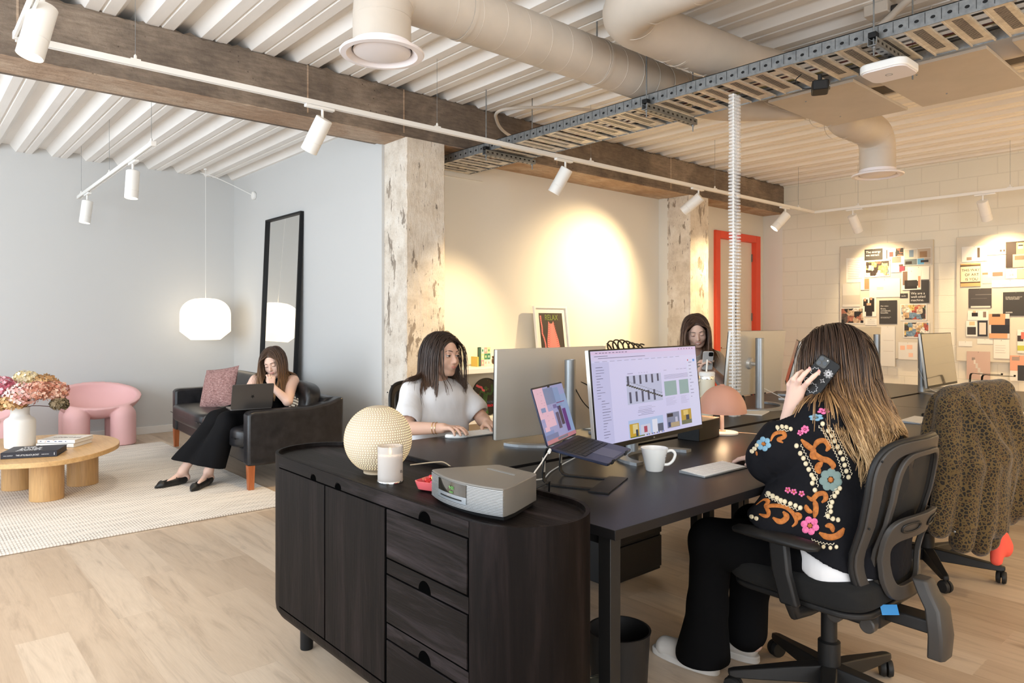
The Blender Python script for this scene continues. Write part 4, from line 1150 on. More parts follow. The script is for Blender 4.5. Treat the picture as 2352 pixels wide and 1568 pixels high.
obj('clip', MB().tube([(.045, 0, .17), (.062, 0, .18), (.05, 0, .205)], .0018, 6).ring(circ(0, 0, .046), circ(0, 0, .043), .172, .178), m_chrome, jr)
obj('contents', MB().lathe([(.001, .006), (.047, .006), (.048, .10), (.001, .11)], n=24), M('dried_herbs', (.28, .26, .12), .9, col2=(.5, .45, .3), ns=60), jr)

# ---------------------------------------------------------------- monitors
m_white_back = M('silver_white_back', (.55, .52, .47), .38, metal=.35)
def crescent(mb, w, back, front, th, z0, z1, n=18):
    out = [(w * math.sin(a) * 1.0, back - (back - front) * (1 - math.cos(a)) * 1.0) for a in [-PI / 2 * .98 + PI * .98 * i / n for i in range(n + 1)]]
    inn = [((w - th * .9) * math.sin(a), back - th - (back - th - front + .0) * (1 - math.cos(a))) for a in [PI / 2 * .98 - PI * .98 * i / n for i in range(n + 1)]]
    for i in range(n):
        mb.prism([out[i], out[i + 1], inn[n - i - 1], inn[n - i]], z0, z1)
def monitor(label, loc, rz, w, h, tilt, zb, front, po=0, pz=.38, fw=.24, back=None, pr=.0265, fr=-.06, fb=.17, group='desktop monitors'):
    t = thing('monitor', label, 'monitor', (loc[0], loc[1], DZ), rz, group)
    T = Matrix.Translation((0, 0, zb)) @ Matrix.Rotation(-tilt, 4, 'X') @ Matrix.Rotation(PI / 2, 4, 'X')   # local x,y -> width,height ; prism z -> -y
    hs = obj('housing', MB().prism(rrect(-w / 2, w / 2, 0, h, .004, 3), -.022, -.004, T), back or m_white_back, t, bev=.002)
    obj('bezel', MB().prism(rrect(-w / 2, w / 2, 0, h, .004, 3), -.004, .0, T), m_black, t)
    sc = obj('screen', MB().prism(rrect(-w / 2 + .006, w / 2 - .006, .018, h - .006, .001, 2), 0, .0006, T), front, t, smooth=0)
    obj('stand_pole', MB().lathe([(.001, .012), (pr, .012), (pr, pz), (pr - .002, pz + .002), (pr - .003, pz - .004), (.001, pz - .004)], (po, .115, 0), 36), m_alu, t)
    obj('stand_joint', MB().lathe([(.001, -.085), (.012, -.085), (.012, -.02), (.034, -.018), (.04, .0), (.001, .0)], n=28, T=T @ Matrix.Translation((po, h * .5, -.022)) ), m_white_back, t)
    fm_ = MB(); crescent(fm_, fw, fb, fr, .05, 0, .012, 18)
    obj('stand_foot', fm_, m_alu, t, smooth=30)
    return t, T, sc
def screen_items(parent, T, w, h, items):
    """rectangles on a screen grouped per colour: (x0, x1, y0, y1 in 0..1 from top-left, colour)"""
    by = {}
    for x0, x1, y0, y1, c in items: by.setdefault(c, []).append((x0, x1, y0, y1))
    for c in ((112, 110, 140), (168, 164, 196), (70, 66, 96)):
        if c in by: by[c] = by.pop(c)
    lay = 0
    for c, L in by.items():
        lay += 1
        mb = MB(); z = .0006 + .00012 * lay
        for x0, x1, y0, y1 in L:
            mb.box(-w / 2 + x0 * w, -w / 2 + x1 * w, h * (1 - y1), h * (1 - y0), z - .00005, z, T)
        k = 'screen_%02x%02x%02x' % c
        m_ = bpy.data.materials.get(k) or M(k, sr(*c), .4, em=.85, spec=.3)
        if not m_['ok'] if 'ok' in m_ else True:
            m_.node_tree.nodes['Principled BSDF'].inputs['Base Color'].default_value = (0, 0, 0, 1)
        obj('screen_content', mb, m_, parent, smooth=0)['kind'] = 'stuff'
m_lav = M('screen_lavender', sr(206, 204, 240), .3, em=.85); m_lav.node_tree.nodes['Principled BSDF'].inputs['Base Color'].default_value = (.01, .01, .01, 1)
mw2, mh2 = .82, .385
mt, mT, msc = monitor('large monitor showing a web page layout, facing the camera', (2.405, 1.82), .095, mw2, mh2, .097, .076, m_lav, po=0, pz=.30, fw=.215, fr=-.055, fb=.15)
rnd = random.Random(5); it = []
tx = (112, 110, 140); lt_ = (168, 164, 196)
it.append((0, 1, 0, .035, (222, 196, 230))); it.append((0, 1, .035, .10, (214, 205, 238)))
for x in (.03, .06, .085, .11, .14, .17, .20, .225, .25, .28): it.append((x, x + .018, .014, .022, tx))
for x in (.80, .83, .86, .89, .92, .95): it.append((x, x + .008, .012, .024, tx))
it.append((.05, .46, .072, .078, tx)); it.append((.02, .13, .050, .056, tx))
for i in range(13): it.append((.02 + i * .062, .02 + i * .062 + .04, .108, .114, lt_))
it += [(0, .14, .12, 1, (196, 195, 232)), (.885, 1, .15, 1, (216, 216, 244))]
for i in range(26):
    x0 = .02 + (.03 if i > 11 else 0) + rnd.uniform(0, .005); it.append((x0, x0 + rnd.uniform(.02, .07), .17 + i * .03, .175 + i * .03, tx if i % 4 else (70, 66, 96)))
for i in range(11): it.append((.90, .90 + rnd.uniform(.012, .04), .19 + i * .043, .196 + i * .043, tx))
it.append((.955, .975, .155, .185, (86, 150, 226))); it.append((.895, .905, .155, .175, (210, 70, 100)))
it += [(.275, .605, .29, .615, (188, 192, 220))]
for r in range(2):
    for c in range(6 - r):
        x0 = .283 + c * .056 + r * .01
        it.append((x0, x0 + .018, (.295, .475)[r], (.395, .60)[r] - .012 * (c % 2), (74, 78, 104)))
for i in range(16): it.append((.275 + i * .0206, .296 + i * .0206, .385 + i * .0115, .402 + i * .0115, (52, 58, 62)))
for i in range(16): it.append((.275 + i * .0206, .296 + i * .0206, .350 + i * .0115, .353 + i * .0115, (52, 58, 62)))
it += [(.63, .755, .40, .575, (146, 172, 172)), (.785, .885, .40, .575, (146, 172, 172))]
for x in (.285, .29): it.append((x, x + .045, .262, .272, lt_))
for x in (.385, .41, .435, .46): it.append((x, x + .012, .265, .270, lt_))
for x in (.63, .76, .80, .84): it.append((x, x + .03, .262, .268, lt_))
for k in range(4): it.append((.63, .885, .325 + k * .014, .328 + k * .014, tx))
for k in range(7): it.append((.63, .63 + rnd.uniform(.07, .11), .60 + k * .014, .603 + k * .014, lt_)); it.append((.785, .785 + rnd.uniform(.05, .09), .60 + k * .014, .603 + k * .014, lt_))
for k in range(6): it.append((.44 - rnd.uniform(.04, .09), .44 + rnd.uniform(.04, .09), .655 + k * .018, .659 + k * .018, lt_ if k < 2 else tx))
it += [(.265, .59, .79, .985, (176, 196, 232)), (.272, .355, .83, .985, (200, 160, 52)), (.30, .345, .84, .94, (222, 206, 150)), (.325, .345, .90, .98, (40, 60, 84)), (.37, .46, .86, .97, (206, 206, 226)), (.40, .43, .88, .95, (172, 74, 96)), (.48, .53, .82, .985, (226, 226, 240)), (.53, .585, .88, .97, (90, 96, 116)), (.272, .59, .972, .985, (110, 120, 60))]
it += [(.625, .755, .78, .96, (128, 134, 160)), (.63, .69, .79, .83, (44, 44, 56)), (.64, .75, .90, .955, (180, 160, 130)), (.71, .735, .84, .90, (190, 190, 214)), (.635, .66, .89, .95, (60, 74, 116))]
it += [(.775, .885, .77, .95, (190, 156, 70)), (.80, .85, .78, .84, (226, 196, 120)), (.825, .86, .84, .90, (50, 60, 84)), (.775, .885, .90, .95, (112, 116, 92))]
for i in range(9): it.append((.40 + i * .024, .415 + i * .024, .968, .985, (150, 160, 230) if i % 2 else (220, 210, 240)))
screen_items(msc, mT @ Matrix.Translation((0, .018, 0)), mw2 - .014, mh2 - .026, it)
text('maker_mark', 'LG', .0085, M('pale_mark', (.6, .6, .6), .4), mt, mT @ Vector((-.012, .005, .0004)), (PI / 2 - .097, 0, 0), depth=.0002)
mt['label'] = 'large monitor showing a web page layout, facing the camera'
# the other monitors
monitor('silver monitor back in front of the person in the white tee', (2.407, 2.446), PI - .033, .714, .412, .02, .03, m_screenoff, po=-.02, pz=.385, fw=.30, fr=.0, fb=.24)
monitor('pale monitor back behind the pink mushroom lamp', (4.289, 2.462), PI + .014, .714, .42, .097, .09, m_screenoff, po=.10, pz=.46, fw=.30, fb=.22)
monitor('pale monitor back glimpsed behind the long-haired person on the phone', (6.12, 2.50), PI, .61, .36, .05, .16, m_screenoff, po=-.02, pz=.46)
monitor('dark switched-off monitor on the far desk before the mood boards', (6.261, 1.93), .018, .714, .42, .118, .059, m_screenoff, po=-.13, pz=.44, fb=.17)
monitor('edge of a pale monitor between the pole and the far black chair', (5.02, 2.60), PI + .5, .50, .34, .25, .10, m_screenoff, po=0, pz=.30, fw=.18)

# ---------------------------------------------------------------- laptop on its stand
def laptop_stand(label, loc, rz, hz=.135, sl=.175):
    t = thing('laptop_stand', label, 'laptop stand', (loc[0], loc[1], DZ), rz, 'black folded laptop stands')
    fr_ = MB()
    # base plate: front bar and two side strips
    fr_.box(-.125, .125, -.125, -.055, 0, .004)
    for s in (-1, 1):
        x = s * .085
        P = [(-.06, .002), (.09, .002), (.108, .006), (.118, .018), (.120, .04), (.112, hz - .02), (.104, hz - .006), (.09, hz - .004), (.06, hz - .006 - .03 * sl), (-.115, hz - .006 - .175 * sl), (-.128, hz - .008 - .188 * sl), (-.131, hz + .006 - .188 * sl)]
        P = [(y, z - .0) for y, z in P]
        r = [[(x - .0115, y, z), (x + .0115, y, z), (x + .0115, y, z)] for y, z in P]
        # offset strip of constant thickness
        V = []; n = len(P)
        for i, (y, z) in enumerate(P):
            a = P[max(0, i - 1)]; b = P[min(n - 1, i + 1)]; dy, dz = b[0] - a[0], b[1] - a[1]; l = math.hypot(dy, dz); ny, nz = -dz / l * .002, dy / l * .002
            V.append([(x - .0115, y + ny, z + nz), (x + .0115, y + ny, z + nz), (x + .0115, y - ny, z - nz), (x - .0115, y - ny, z - nz)])
        fr_.loft(V)
    f_ = obj('frame', fr_, m_black, t, smooth=35)
    for s in (-1, 1):
        obj('upright_slot', MB().box(s * .085 - .004, s * .085 + .004, .1135, .1225, .045, .095), M('seen_through_slot', (.35, .30, .24), .6) if not bpy.data.materials.get('seen_through_slot') else bpy.data.materials['seen_through_slot'], t)
    return t
laptop_stand('black folded metal stand carrying the open laptop', (1.832, 1.695), .43)
laptop_stand('empty black folded laptop stand on the far desk', (6.62, 1.70), .75, .15, .05)
lt2, ll2, lT2, lb2 = laptop('laptop', 'dark blue laptop open on the black stand with a colourful plan on screen', (1.812, 1.775, .861), .43, .30, m_mid, pitch=.175)
w_, h_ = .296, .196
its = [(0, 1, 0, 1, (150, 152, 196)), (0, .30, 0, .55, (222, 178, 196)), (.12, .45, .45, .72, (222, 178, 196)), (.06, .20, .70, .82, (222, 178, 196)), (.30, .62, .03, .33, (112, 128, 166)), (.62, .80, .05, .42, (128, 150, 190)), (.80, 1, .2, .95, (136, 158, 196)), (0, .30, .78, 1, (120, 140, 190)), (.48, .60, .35, .42, (106, 96, 150)), (.62, .90, .33, .345, (128, 30, 90)), (.50, .60, .50, .80, (78, 66, 100)), (.62, .72, .40, .75, (66, 52, 70)), (.74, .86, .47, .90, (96, 40, 120)), (.60, .66, .40, .46, (60, 50, 110)), (.08, .22, .36, .44, (116, 138, 182)), (0, 1, .93, 1, (186, 120, 130)), (.35, .70, .94, .985, (110, 110, 130)), (.46, .54, 0, .025, (10, 10, 12)), (0, .40, .84, .93, (104, 116, 160))]
for i in range(22):
    x = rnd.uniform(.02, .4); y = rnd.uniform(.05, .6); its.append((x, x + .04, y, y + .004, (140, 110, 130)))
screen_items(ll2, lT2 @ Matrix.Translation((0, .007, 0)), w_, h_, its)
mwht = M('white_cable', (.80, .79, .76), .4)
tag(obj('charging_cable', MB().tube(bez([(1.668, 1.70, .853), (1.62, 1.665, .852), (1.54, 1.61, .840), (1.45, 1.545, .834), (1.425, 1.53, .822), (1.46, 1.56, .812), (1.60, 1.69, .768), (1.74, 1.80, .735), (1.86, 1.89, .7265), (2.0, 1.96, .7265), (2.135, 2.02, .7265)], 6), .0022, 8).tube([(1.683, 1.712, .855), (1.655, 1.69, .852)], .0055, 10), mwht), 'white charging cable from the laptop down behind the silver radio', 'cable')

# ---------------------------------------------------------------- small things on the desks
mu = thing('mug', 'white mug with small grey print on the near desk', 'mug', (2.186, 1.658, DZ), -.72)
obj('cup', MB().lathe([(.001, .003), (.030, .0), (.033, .004), (.050, .080), (.052, .087), (.050, .087), (.047, .080), (.031, .008), (.001, .007)], n=44), m_wc if 'm_wc' in globals() else M('white_glaze', (.80, .79, .76), .22, coat=.4), mu)
obj('handle', MB().tube(bez([(.046, 0, .072), (.066, 0, .076), (.079, 0, .062), (.071, 0, .038), (.054, 0, .024), (.037, 0, .022)], 6), .0044, 12, flat=1.3), bpy.data.materials['white_glaze'], mu)
mi_ = M('grey_glaze_print', (.18, .16, .16), .5)
for k, (tx_, z_, s_) in enumerate((('royal', .062, .006), ('fine bone', .054, .004), ('mug 1', .049, .0045))):
    a_ = -.55
    text('mug_print', tx_, s_, mi_, mu, ((.0505 - (.08 - z_) * .225) * math.cos(a_) + .0006, (.0505 - (.08 - z_) * .225) * math.sin(a_), z_), (PI / 2 - .15, 0, a_ + PI / 2), align='CENTER')
def keyboard(label, loc, rz, w=.279, d=.115, slab=None):
    t = thing('keyboard', label, 'keyboard', (loc[0], loc[1], DZ), rz, 'white slim keyboards')
    b = MB(); P = [(-d / 2, 0), (d / 2, 0), (d / 2, .010), (d / 2 - .006, .011), (-d / 2, .004)]
    b.loft([[(x, y, z) for y, z in P] for x in (-w / 2, w / 2)])
    obj('body', b, m_alu, t, bev=.001)
    k = MB(); Tk = Matrix.Translation((0, -d / 2, .0045)) @ Matrix.Rotation(math.atan2(.0062, d), 4, 'X')
    for r in range(6):
        nk = 14 if r not in (0,) else 9; x = -w / 2 + .005; cw = (w - .010) / 14
        for c in range(nk):
            ww = cw if not (r == 0 and c == 3) else cw * 6
            hh = .0172 if r < 5 else .010
            k.box(x + .0012, x + ww - .0012, .005 + r * .0188, .005 + r * .0188 + hh, 0, .0022, Tk); x += ww
    obj('keys', k, M('white_keycaps', (.82, .80, .76), .5) if not bpy.data.materials.get('white_keycaps') else bpy.data.materials['white_keycaps'], t, smooth=0)['kind'] = 'stuff'
    return t
keyboard('white slim keyboard on the near desk, right of the mug', (2.355, 1.507), -.03)
keyboard('white keyboard at the hand of the person in the white tee', (2.235, 2.775), -.05)
keyboard('white keyboard beside the hair of the person on the phone', (4.40, 1.49), .05)
def mouse(label, loc, rz, dark=False):
    t = thing('computer_mouse', label, 'computer mouse', (loc[0], loc[1], DZ), rz, 'slim computer mice')
    v = []
    for i in range(9):
        a = i / 8; z = [.002, .006, .010, .013, .0155, .0175, .019, .0198, .020][i]; s = math.cos(math.asin(min(1, a ** 1.6 * .995)))
        v.append([(.028 * s * math.cos(2 * PI * k / 32), .056 * s * math.sin(2 * PI * k / 32) * (1 if s > .1 else 1), z) for k in range(32)])
    obj('shell', MB().loft(v), bpy.data.materials['white_glaze'] if not dark else m_blackp, t, smooth=180)
    obj('base', MB().lathe([(.001, 0), (.027, 0), (.0275, .004), (.001, .004)], n=32, T=Matrix.Diagonal((1, 1.95, 1, 1))), m_alu, t)
mouse('white mouse under the hand of the person in the white tee', (2.075, 2.765), .9)
mouse('black mouse beside the leopard coat on the near desk', (4.67, 1.50), .3, True)
mouse('dark mouse on the far desk right of the empty stand', (6.40, 1.56), .5, True)

# pink mushroom lamp
m_pl = M('dusty_pink_metal', sr(214, 160, 140), .45)
ml = thing('table_lamp', 'dusty pink mushroom lamp lit on the near desk', 'table lamp', (3.16, 1.975, DZ))
obj('base', MB().lathe([(.001, 0), (.077, 0), (.080, .004), (.078, .010), (.02, .012), (.014, .018), (.001, .018)], n=44), m_white, ml)
obj('stem', MB().tube([(0, 0, .01), (0, 0, .17)], .0095, 18), m_white, ml)
obj('collar', MB().lathe([(.001, .012), (.018, .012), (.018, .017), (.001, .018)], n=24), m_gold, ml)
Rs = .120
obj('shade', MB().lathe([(Rs * math.cos(a), .108 + .138 * math.sin(a)) for a in [PI / 2 * i / 16 for i in range(16)]] + [(.012, .2455), (.012, .250), (.001, .251)], n=48).lathe([(.117 * math.cos(a), .108 + .134 * math.sin(a)) for a in [PI / 2 * i / 16 for i in range(17)]][::-1], n=48), m_pl, ml, smooth=60)
obj('bulb', MB().ball((0, 0, .165), .02, 16), M('warm_bulb', (1, .72, .42), .5, em=22), ml)
light('mushroom_lamp_light', 'POINT', (3.16, 1.975, DZ + .128), 2.2, (1, .70, .40), shadow_soft_size=.02)
tag(obj('lamp_cord', MB().tube(bez([(3.235, 1.95, DZ + .003), (3.27, 1.86, DZ + .002), (3.30, 1.7, DZ + .002), (3.33, 1.55, DZ + .002)], 6), .0016, 6), M('pale_cord', (.75, .62, .45), .5)), 'thin pale cord lying on the desk from the mushroom lamp', 'cord')
# box with lid behind the monitor
bxx = thing('storage_box', 'small black box with a pale lid behind the large monitor', 'box', (2.98, 1.98, DZ), .1)
obj('box_body', MB().box(-.12, .085, -.055, .06, 0, .092), m_black, bxx, bev=.002)
obj('lid', MB().box(-.12, .085, -.055, .06, .092, .096), M('kraft_lid', (.62, .50, .36), .6), bxx)
# insulated tumbler
m_cream = M('cream_enamel', (.74, .68, .54), .35)
tm = thing('tumbler', 'cream insulated tumbler with handle and straw', 'tumbler', (3.66, 2.39, DZ))
obj('cup', MB().lathe([(.001, 0), (.034, 0), (.036, .004), (.037, .10), (.045, .14), (.046, .235)], n=40), m_cream, tm)
obj('steel_band', MB().lathe([(.0462, .225), (.0465, .243), (.045, .245)], n=40), m_chrome, tm)
obj('lid', MB().lathe([(.046, .243), (.047, .262), (.040, .268), (.001, .268)], n=40), m_white, tm)
obj('straw', MB().tube([(-.005, 0, .26), (.004, .0, .34)], .005, 12), M('translucent_straw', (.75, .72, .66), .3), tm)
obj('handle', MB().tube(bez([(-.042, .02, .215), (-.072, .035, .21), (-.078, .04, .16), (-.07, .035, .12), (-.038, .018, .12)], 5), .007, 10), m_cream, tm)
# papers behind the monitor, glasses case and papers at the second screen
tag(obj('notebook', MB().cb((0, 0, .008), (.20, .14, .016)), M('cream_paper', (.80, .74, .60), .6), None, bev=.002, loc=(2.86, 2.50, DZ), rot=(0, 0, .1)), 'cream notebook lying between the two monitors', 'notebook')
hp = thing('headphones', 'black headphones lying beside the silver pole', 'headphones', (4.25, 2.55, DZ + .012), .4)
obj('headband', MB().tube([(.085 * math.cos(a), .085 * math.sin(a) * .9, .03 + .006 * math.sin(a)) for a in [PI * .0 + PI * i / 16 for i in range(17)]], .009, 10), m_blackp, hp)
for s in (-1, 1): obj('ear_cushion', MB().ball((s * .082, -.012, .028), (.022, .036, .038), 20), m_leather, hp)
tag(obj('paper_stack', MB().cb((0, 0, .003), (.22, .16, .006)), M('plain_paper', (.80, .76, .68), .7), None, loc=(4.02, 2.30, DZ), rot=(0, 0, .3)), 'white papers at the foot of the pale monitor', 'papers')
tag(obj('notebook', MB().cb((0, 0, .006), (.20, .15, .012)), m_blackp, None, bev=.002, loc=(3.96, 2.52, DZ), rot=(0, 0, .1)), 'black notebook beside the headphones', 'notebook')
for i, (pts_, lab) in enumerate((([(2.56, 2.42, 1.0), (2.66, 2.40, .95), (2.70, 2.36, .85), (2.76, 2.3, .75), (2.80, 2.2, .73)], 'black monitor cable curving down behind the large monitor'), ([(2.55, 2.42, .96), (2.58, 2.38, .88), (2.66, 2.33, .80), (2.72, 2.27, .74), (2.76, 2.18, .726)], 'second black cable crossing behind the large monitor'))):
    tag(obj('monitor_cable', MB().tube(bez(pts_, 6), .0026, 8), m_black), lab, 'cable', 'black cables behind the large monitor')
for pts_, lab in (([(4.25, 2.36, .86), (4.36, 2.30, .80), (4.44, 2.22, .74), (4.5, 2.12, .726)], 'thin white cable looping from the second silver pole'), ([(6.10, 2.06, .92), (6.04, 2.0, .84), (6.06, 1.95, .76), (6.25, 1.9, .727), (6.5, 1.82, .727), (6.7, 1.75, .727)], 'thin pale cable winding round the far monitor pole')):
    tag(obj('charging_cable', MB().tube(bez(pts_, 6), .002, 6), mwht), lab, 'cable')

# ---------------------------------------------------------------- low shelf unit in the alcove
su = thing('shelf_unit', 'long white low shelf unit along the alcove wall', 'shelf', (3.72, 5.09, 0))
LX = 3.5
obj('shelf_board', MB().box(0, LX, 0, .355, .808, .855), m_white, su, bev=.003)
obj('shelf_board', MB().box(0, LX, 0, .355, .345, .39), m_white, su, bev=.003)
obj('back_panel', MB().box(0, LX, .345, .36, 0, .808), m_wall, su)
for x in (0, 1.16, 2.32, LX - .04): obj('divider', MB().box(x, x + .04, .004, .345, 0, .808), m_white, su)
# framed cat print
pf = thing('framed_print', 'white framed print reading RELAX above a pink striped cat', 'picture', (5.28, 5.30, .856), .0)
Tp = Matrix.Rotation(-.13, 4, 'X')
fw_, fh_ = .245, .60
obj('frame', MB().box(-fw_, -fw_ + .022, -.014, .014, 0, fh_, Tp).box(fw_ - .022, fw_, -.014, .014, 0, fh_, Tp).box(-fw_ + .022, fw_ - .022, -.014, .014, 0, .022, Tp).box(-fw_ + .022, fw_ - .022, -.014, .014, fh_ - .022, fh_, Tp), m_white, pf, bev=.002)
obj('mat_board', MB().box(-fw_ + .02, fw_ - .02, .004, .008, .02, fh_ - .02, Tp), M('mat_board', (.84, .81, .74), .8), pf)
obj('print', MB().box(-.172, .172, .002, .004, .075, fh_ - .072, Tp), M('print_black', (.035, .026, .022), .6), pf)
cpk = M('print_pink', sr(240, 128, 122), .6); cgr = M('print_green', sr(120, 140, 60), .6)
Tq = Tp @ Matrix.Rotation(PI / 2, 4, 'X')
def catpoly():
    P = [(-.085, .09), (-.088, .14), (-.078, .25), (-.06, .33), (-.048, .405), (-.043, .440), (-.024, .415), (.012, .415), (.03, .44), (.036, .405), (.055, .33), (.085, .24), (.10, .15), (.098, .09)]
    return P
obj('printed_cat', MB().prism(catpoly(), -.002, -.0014, Tq).tube([Tq @ Vector((x, y, -.0018)) for x, y in bez2] if 0 else [Tq @ Vector((x, y, -.0014)) for x, y in ((-.085, .095), (-.11, .13), (-.112, .2), (-.125, .26), (-.145, .31), (-.142, .38), (-.15, .44), (-.152, .50))], .0095, 8, flat=.1, up=Tq.to_3x3() @ Vector((0, 0, 1))), cpk, pf, smooth=0)
sm_ = MB()
for i in range(15):
    y = .12 + i * .021; w0 = .098 - i * .0036
    for s in (-1, 1):
        xo = .005
        sm_.add([Tq @ Vector(p) for p in ((xo + s * w0, y, -.0012), (xo + s * (w0 - .035), y - .010, -.0012), (xo + s * (w0 - .035), y - .007, -.0012), (xo + s * w0, y + .006, -.0012))], [(0, 1, 2, 3)])
for i in range(18):
    y = .14 + i * .02; xx = np.interp(y, [.13, .2, .26, .31, .38, .44, .50], [-.11, -.112, -.125, -.145, -.142, -.15, -.152])
    sm_.box(xx - .010, xx + .010, y - .0015, y + .0015, .0002, .0008, Tq)
obj('cat_stripes', sm_, M('stripe_dark', (.25, .05, .05), .6), pf, smooth=0)['kind'] = 'stuff'
rx = text('print_word', 'RELAX', .085, cgr, pf, Tq @ Vector((-.092, .452, -.001)), (PI / 2 - .13, 0, 0), xs=.78)
tag(obj('glass_heart', MB().ball((5.655, 5.29, .93), (.045, .03, .045), 18).ball((5.69, 5.29, .93), (.04, .03, .045), 18).lathe([(.001, 0), (.05, 0), (.055, .03), (.001, .03)], (5.67, 5.29, .856), 20), M('coral_glass', sr(238, 96, 92), .2)), 'small coral pink ornament on the alcove shelf', 'ornament')
# scribble wire sculpture
ws = thing('wire_sculpture', 'black scribbled wire sculpture on the alcove shelf', 'sculpture', (6.42, 5.27, .856))
pts_ = []
for i in range(120):
    t_ = i / 119
    pts_.append((-.34 + .68 * t_ + .075 * math.sin(t_ * 2 * PI * 7), .012 * math.sin(t_ * 40), .13 + .03 * math.sin(t_ * 5) + .065 * math.cos(t_ * 2 * PI * 7 + .6)))
obj('wire', MB().tube(pts_, .009, 8), m_black, ws, smooth=180)
obj('acrylic_disc', MB().lathe([(.001, -.002), (.11, -.002), (.11, .002), (.001, .002)], n=40, T=Matrix.Translation((-.30, .02, .11)) @ Matrix.Rotation(PI / 2, 4, 'X')), m_glass, ws)
obj('stand', MB().box(-.36, .36, -.03, .03, 0, .006).box(-.004, .004, -.004, .004, 0, .09), m_black, ws)
# books and cards on the shelf
bk_ = thing('book', 'boxed book with a grid of festive pictures and a green spine', 'book', (4.29, 5.32, .856), .05)
obj('cover', MB().box(0, .125, 0, .03, 0, .185), M('pale_grid_cover', (.75, .72, .62), .6), bk_)
obj('spine', MB().box(-.001, .0005, -.001, .031, 0, .185).box(-.028, 0, 0, .02, 0, .184), M('green_spine', sr(60, 92, 80), .6), bk_)
gc = [sr(190, 222, 214), sr(236, 160, 150), sr(228, 224, 170), sr(226, 220, 160), sr(60, 130, 96), sr(44, 118, 92), sr(240, 150, 150), sr(196, 224, 200), sr(176, 220, 216)]
for k in range(9):
    x = (k % 3) * .0405 + .002; z = .184 - (k // 3 + 1) * .060
    ge = obj('cover_square', MB().box(x, x + .038, -.001, .0, z, z + .057), M('cover_square_%d' % k, gc[k], .6), bk_)
    obj('cover_figure', MB().prism([(x + .019 + .011 * math.cos(a) * (1 if i % 2 else .6), z + .028 + .017 * math.sin(a) * (1 if i % 2 else .6)) for i, a in enumerate([j * PI / 5 + PI / 2 for j in range(10)])], .001, .0015, Matrix.Rotation(PI / 2, 4, 'X')), M('cover_fig_%d' % k, gc[(k * 4 + 5) % 9], .6), ge)
tag(obj('book', MB().box(4.23, 4.245, 5.30, 5.40, .856, .95), M('yellow_cover', sr(206, 180, 90), .6)), 'small yellow book beside the green-spined boxed book', 'book')
tag(obj('framed_card', MB().box(4.44, 4.60, 5.40, 5.412, .856, .99), m_glass), 'clear acrylic card holder beside the boxed book', 'card holder')
tag(obj('figurine', MB().ball((4.45, 5.33, .90), (.014, .012, .03), 12).ball((4.45, 5.33, .94), .012, 12), M('bronze', (.12, .07, .04), .4, metal=.7)), 'tiny dark figurine beside the boxed book', 'figurine')
# round tray with the dancing figure
tr = thing('round_tray', 'round black tray with a dancing green figure leaning on the lower shelf', 'tray', (4.28, 5.22, .572))
Tt = Matrix.Rotation(-.10, 4, 'X') @ Matrix.Rotation(PI / 2, 4, 'X')
Rt = .178
obj('rim', MB().ring(circ(0, 0, Rt, 48), circ(0, 0, Rt - .006, 48), -.008, .008, Tt), M('black_lacquer', (.012, .011, .010), .3), tr)
obj('plate', MB().prism(circ(0, 0, Rt - .003, 48), -.006, -.002, Tt), bpy.data.materials['black_lacquer'], tr)
def blob(pts, r): return MB().tube([Tt @ Vector((x, y, -.0005)) for x, y in pts], r, 8, flat=.08, up=Tt.to_3x3() @ Vector((0, 0, 1)))
mgr = M('dancer_green', sr(52, 84, 40), .5); mpk = M('ribbon_pink', sr(222, 96, 104), .5)
for pts_, r_ in ((((-.01, .03), (-.02, -.01), (-.035, -.06)), .026), (((-.03, -.05), (-.05, -.10), (-.03, -.16)), .013), (((-.02, -.05), (-.01, -.10), (-.005, -.165)), .013), (((-.02, .035), (-.07, .055), (-.085, .02)), .011), (((.0, .03), (.05, .02), (.075, .05), (.07, .11)), .012)):
    obj('painted_figure', blob(pts_, r_), mgr, tr, smooth=0)
obj('painted_head', MB().prism(circ(-.005, .075, .022, 20), -.0015, -.0008, Tt), mgr, tr, smooth=0)
for pts_ in (((-.12, .115), (-.09, .10), (-.055, .09), (-.045, .065), (-.02, .055)), ((-.105, .03), (-.10, -.01), (-.08, -.04))): obj('painted_ribbon', blob(pts_, .011), mpk, tr, smooth=0)
text('tray_word', 'FUCKING', .030, M('word_slate', sr(70, 84, 110), .5), tr, Tt @ Vector((.0, -.065, -.0005)), (PI / 2 - .10, 0, 0), xs=.8)
text('tray_word', 'DELICIOUS', .030, M('word_red', sr(214, 40, 66), .5), tr, Tt @ Vector((.0, -.098, -.0005)), (PI / 2 - .10, 0, 0), xs=.72)
sd_ = MB(); rnd = random.Random(8)
for i in range(22):
    a = rnd.random() * 6.28; q = .06 + .10 * rnd.random()
    sd_.prism(circ(q * math.cos(a), q * math.sin(a), rnd.uniform(.0015, .004), 8), -.0015, -.0007, Tt)
obj('painted_stars', sd_, M('star_tan', sr(200, 160, 110), .5), tr, smooth=0)['kind'] = 'stuff'
# ---------------------------------------------------------------- people
m_skin = M('skin_fair', sr(222, 186, 168), .5, sss=.15, bmp=.05, bs=300, bd=.0006, spec=.35)
m_skin2 = M('skin_warm', sr(212, 172, 150), .5, sss=.15, bmp=.05, bs=300, bd=.0006, spec=.35)
m_lip = M('lips', sr(196, 136, 122), .5)
m_eye = M('eye_white', (.50, .46, .43), .25)
m_iris = M('iris_brown', (.05, .03, .02), .15)
m_brow = M('brow_hair', (.05, .032, .024), .7)
m_nail = M('nail', sr(220, 160, 150), .25, coat=.4)

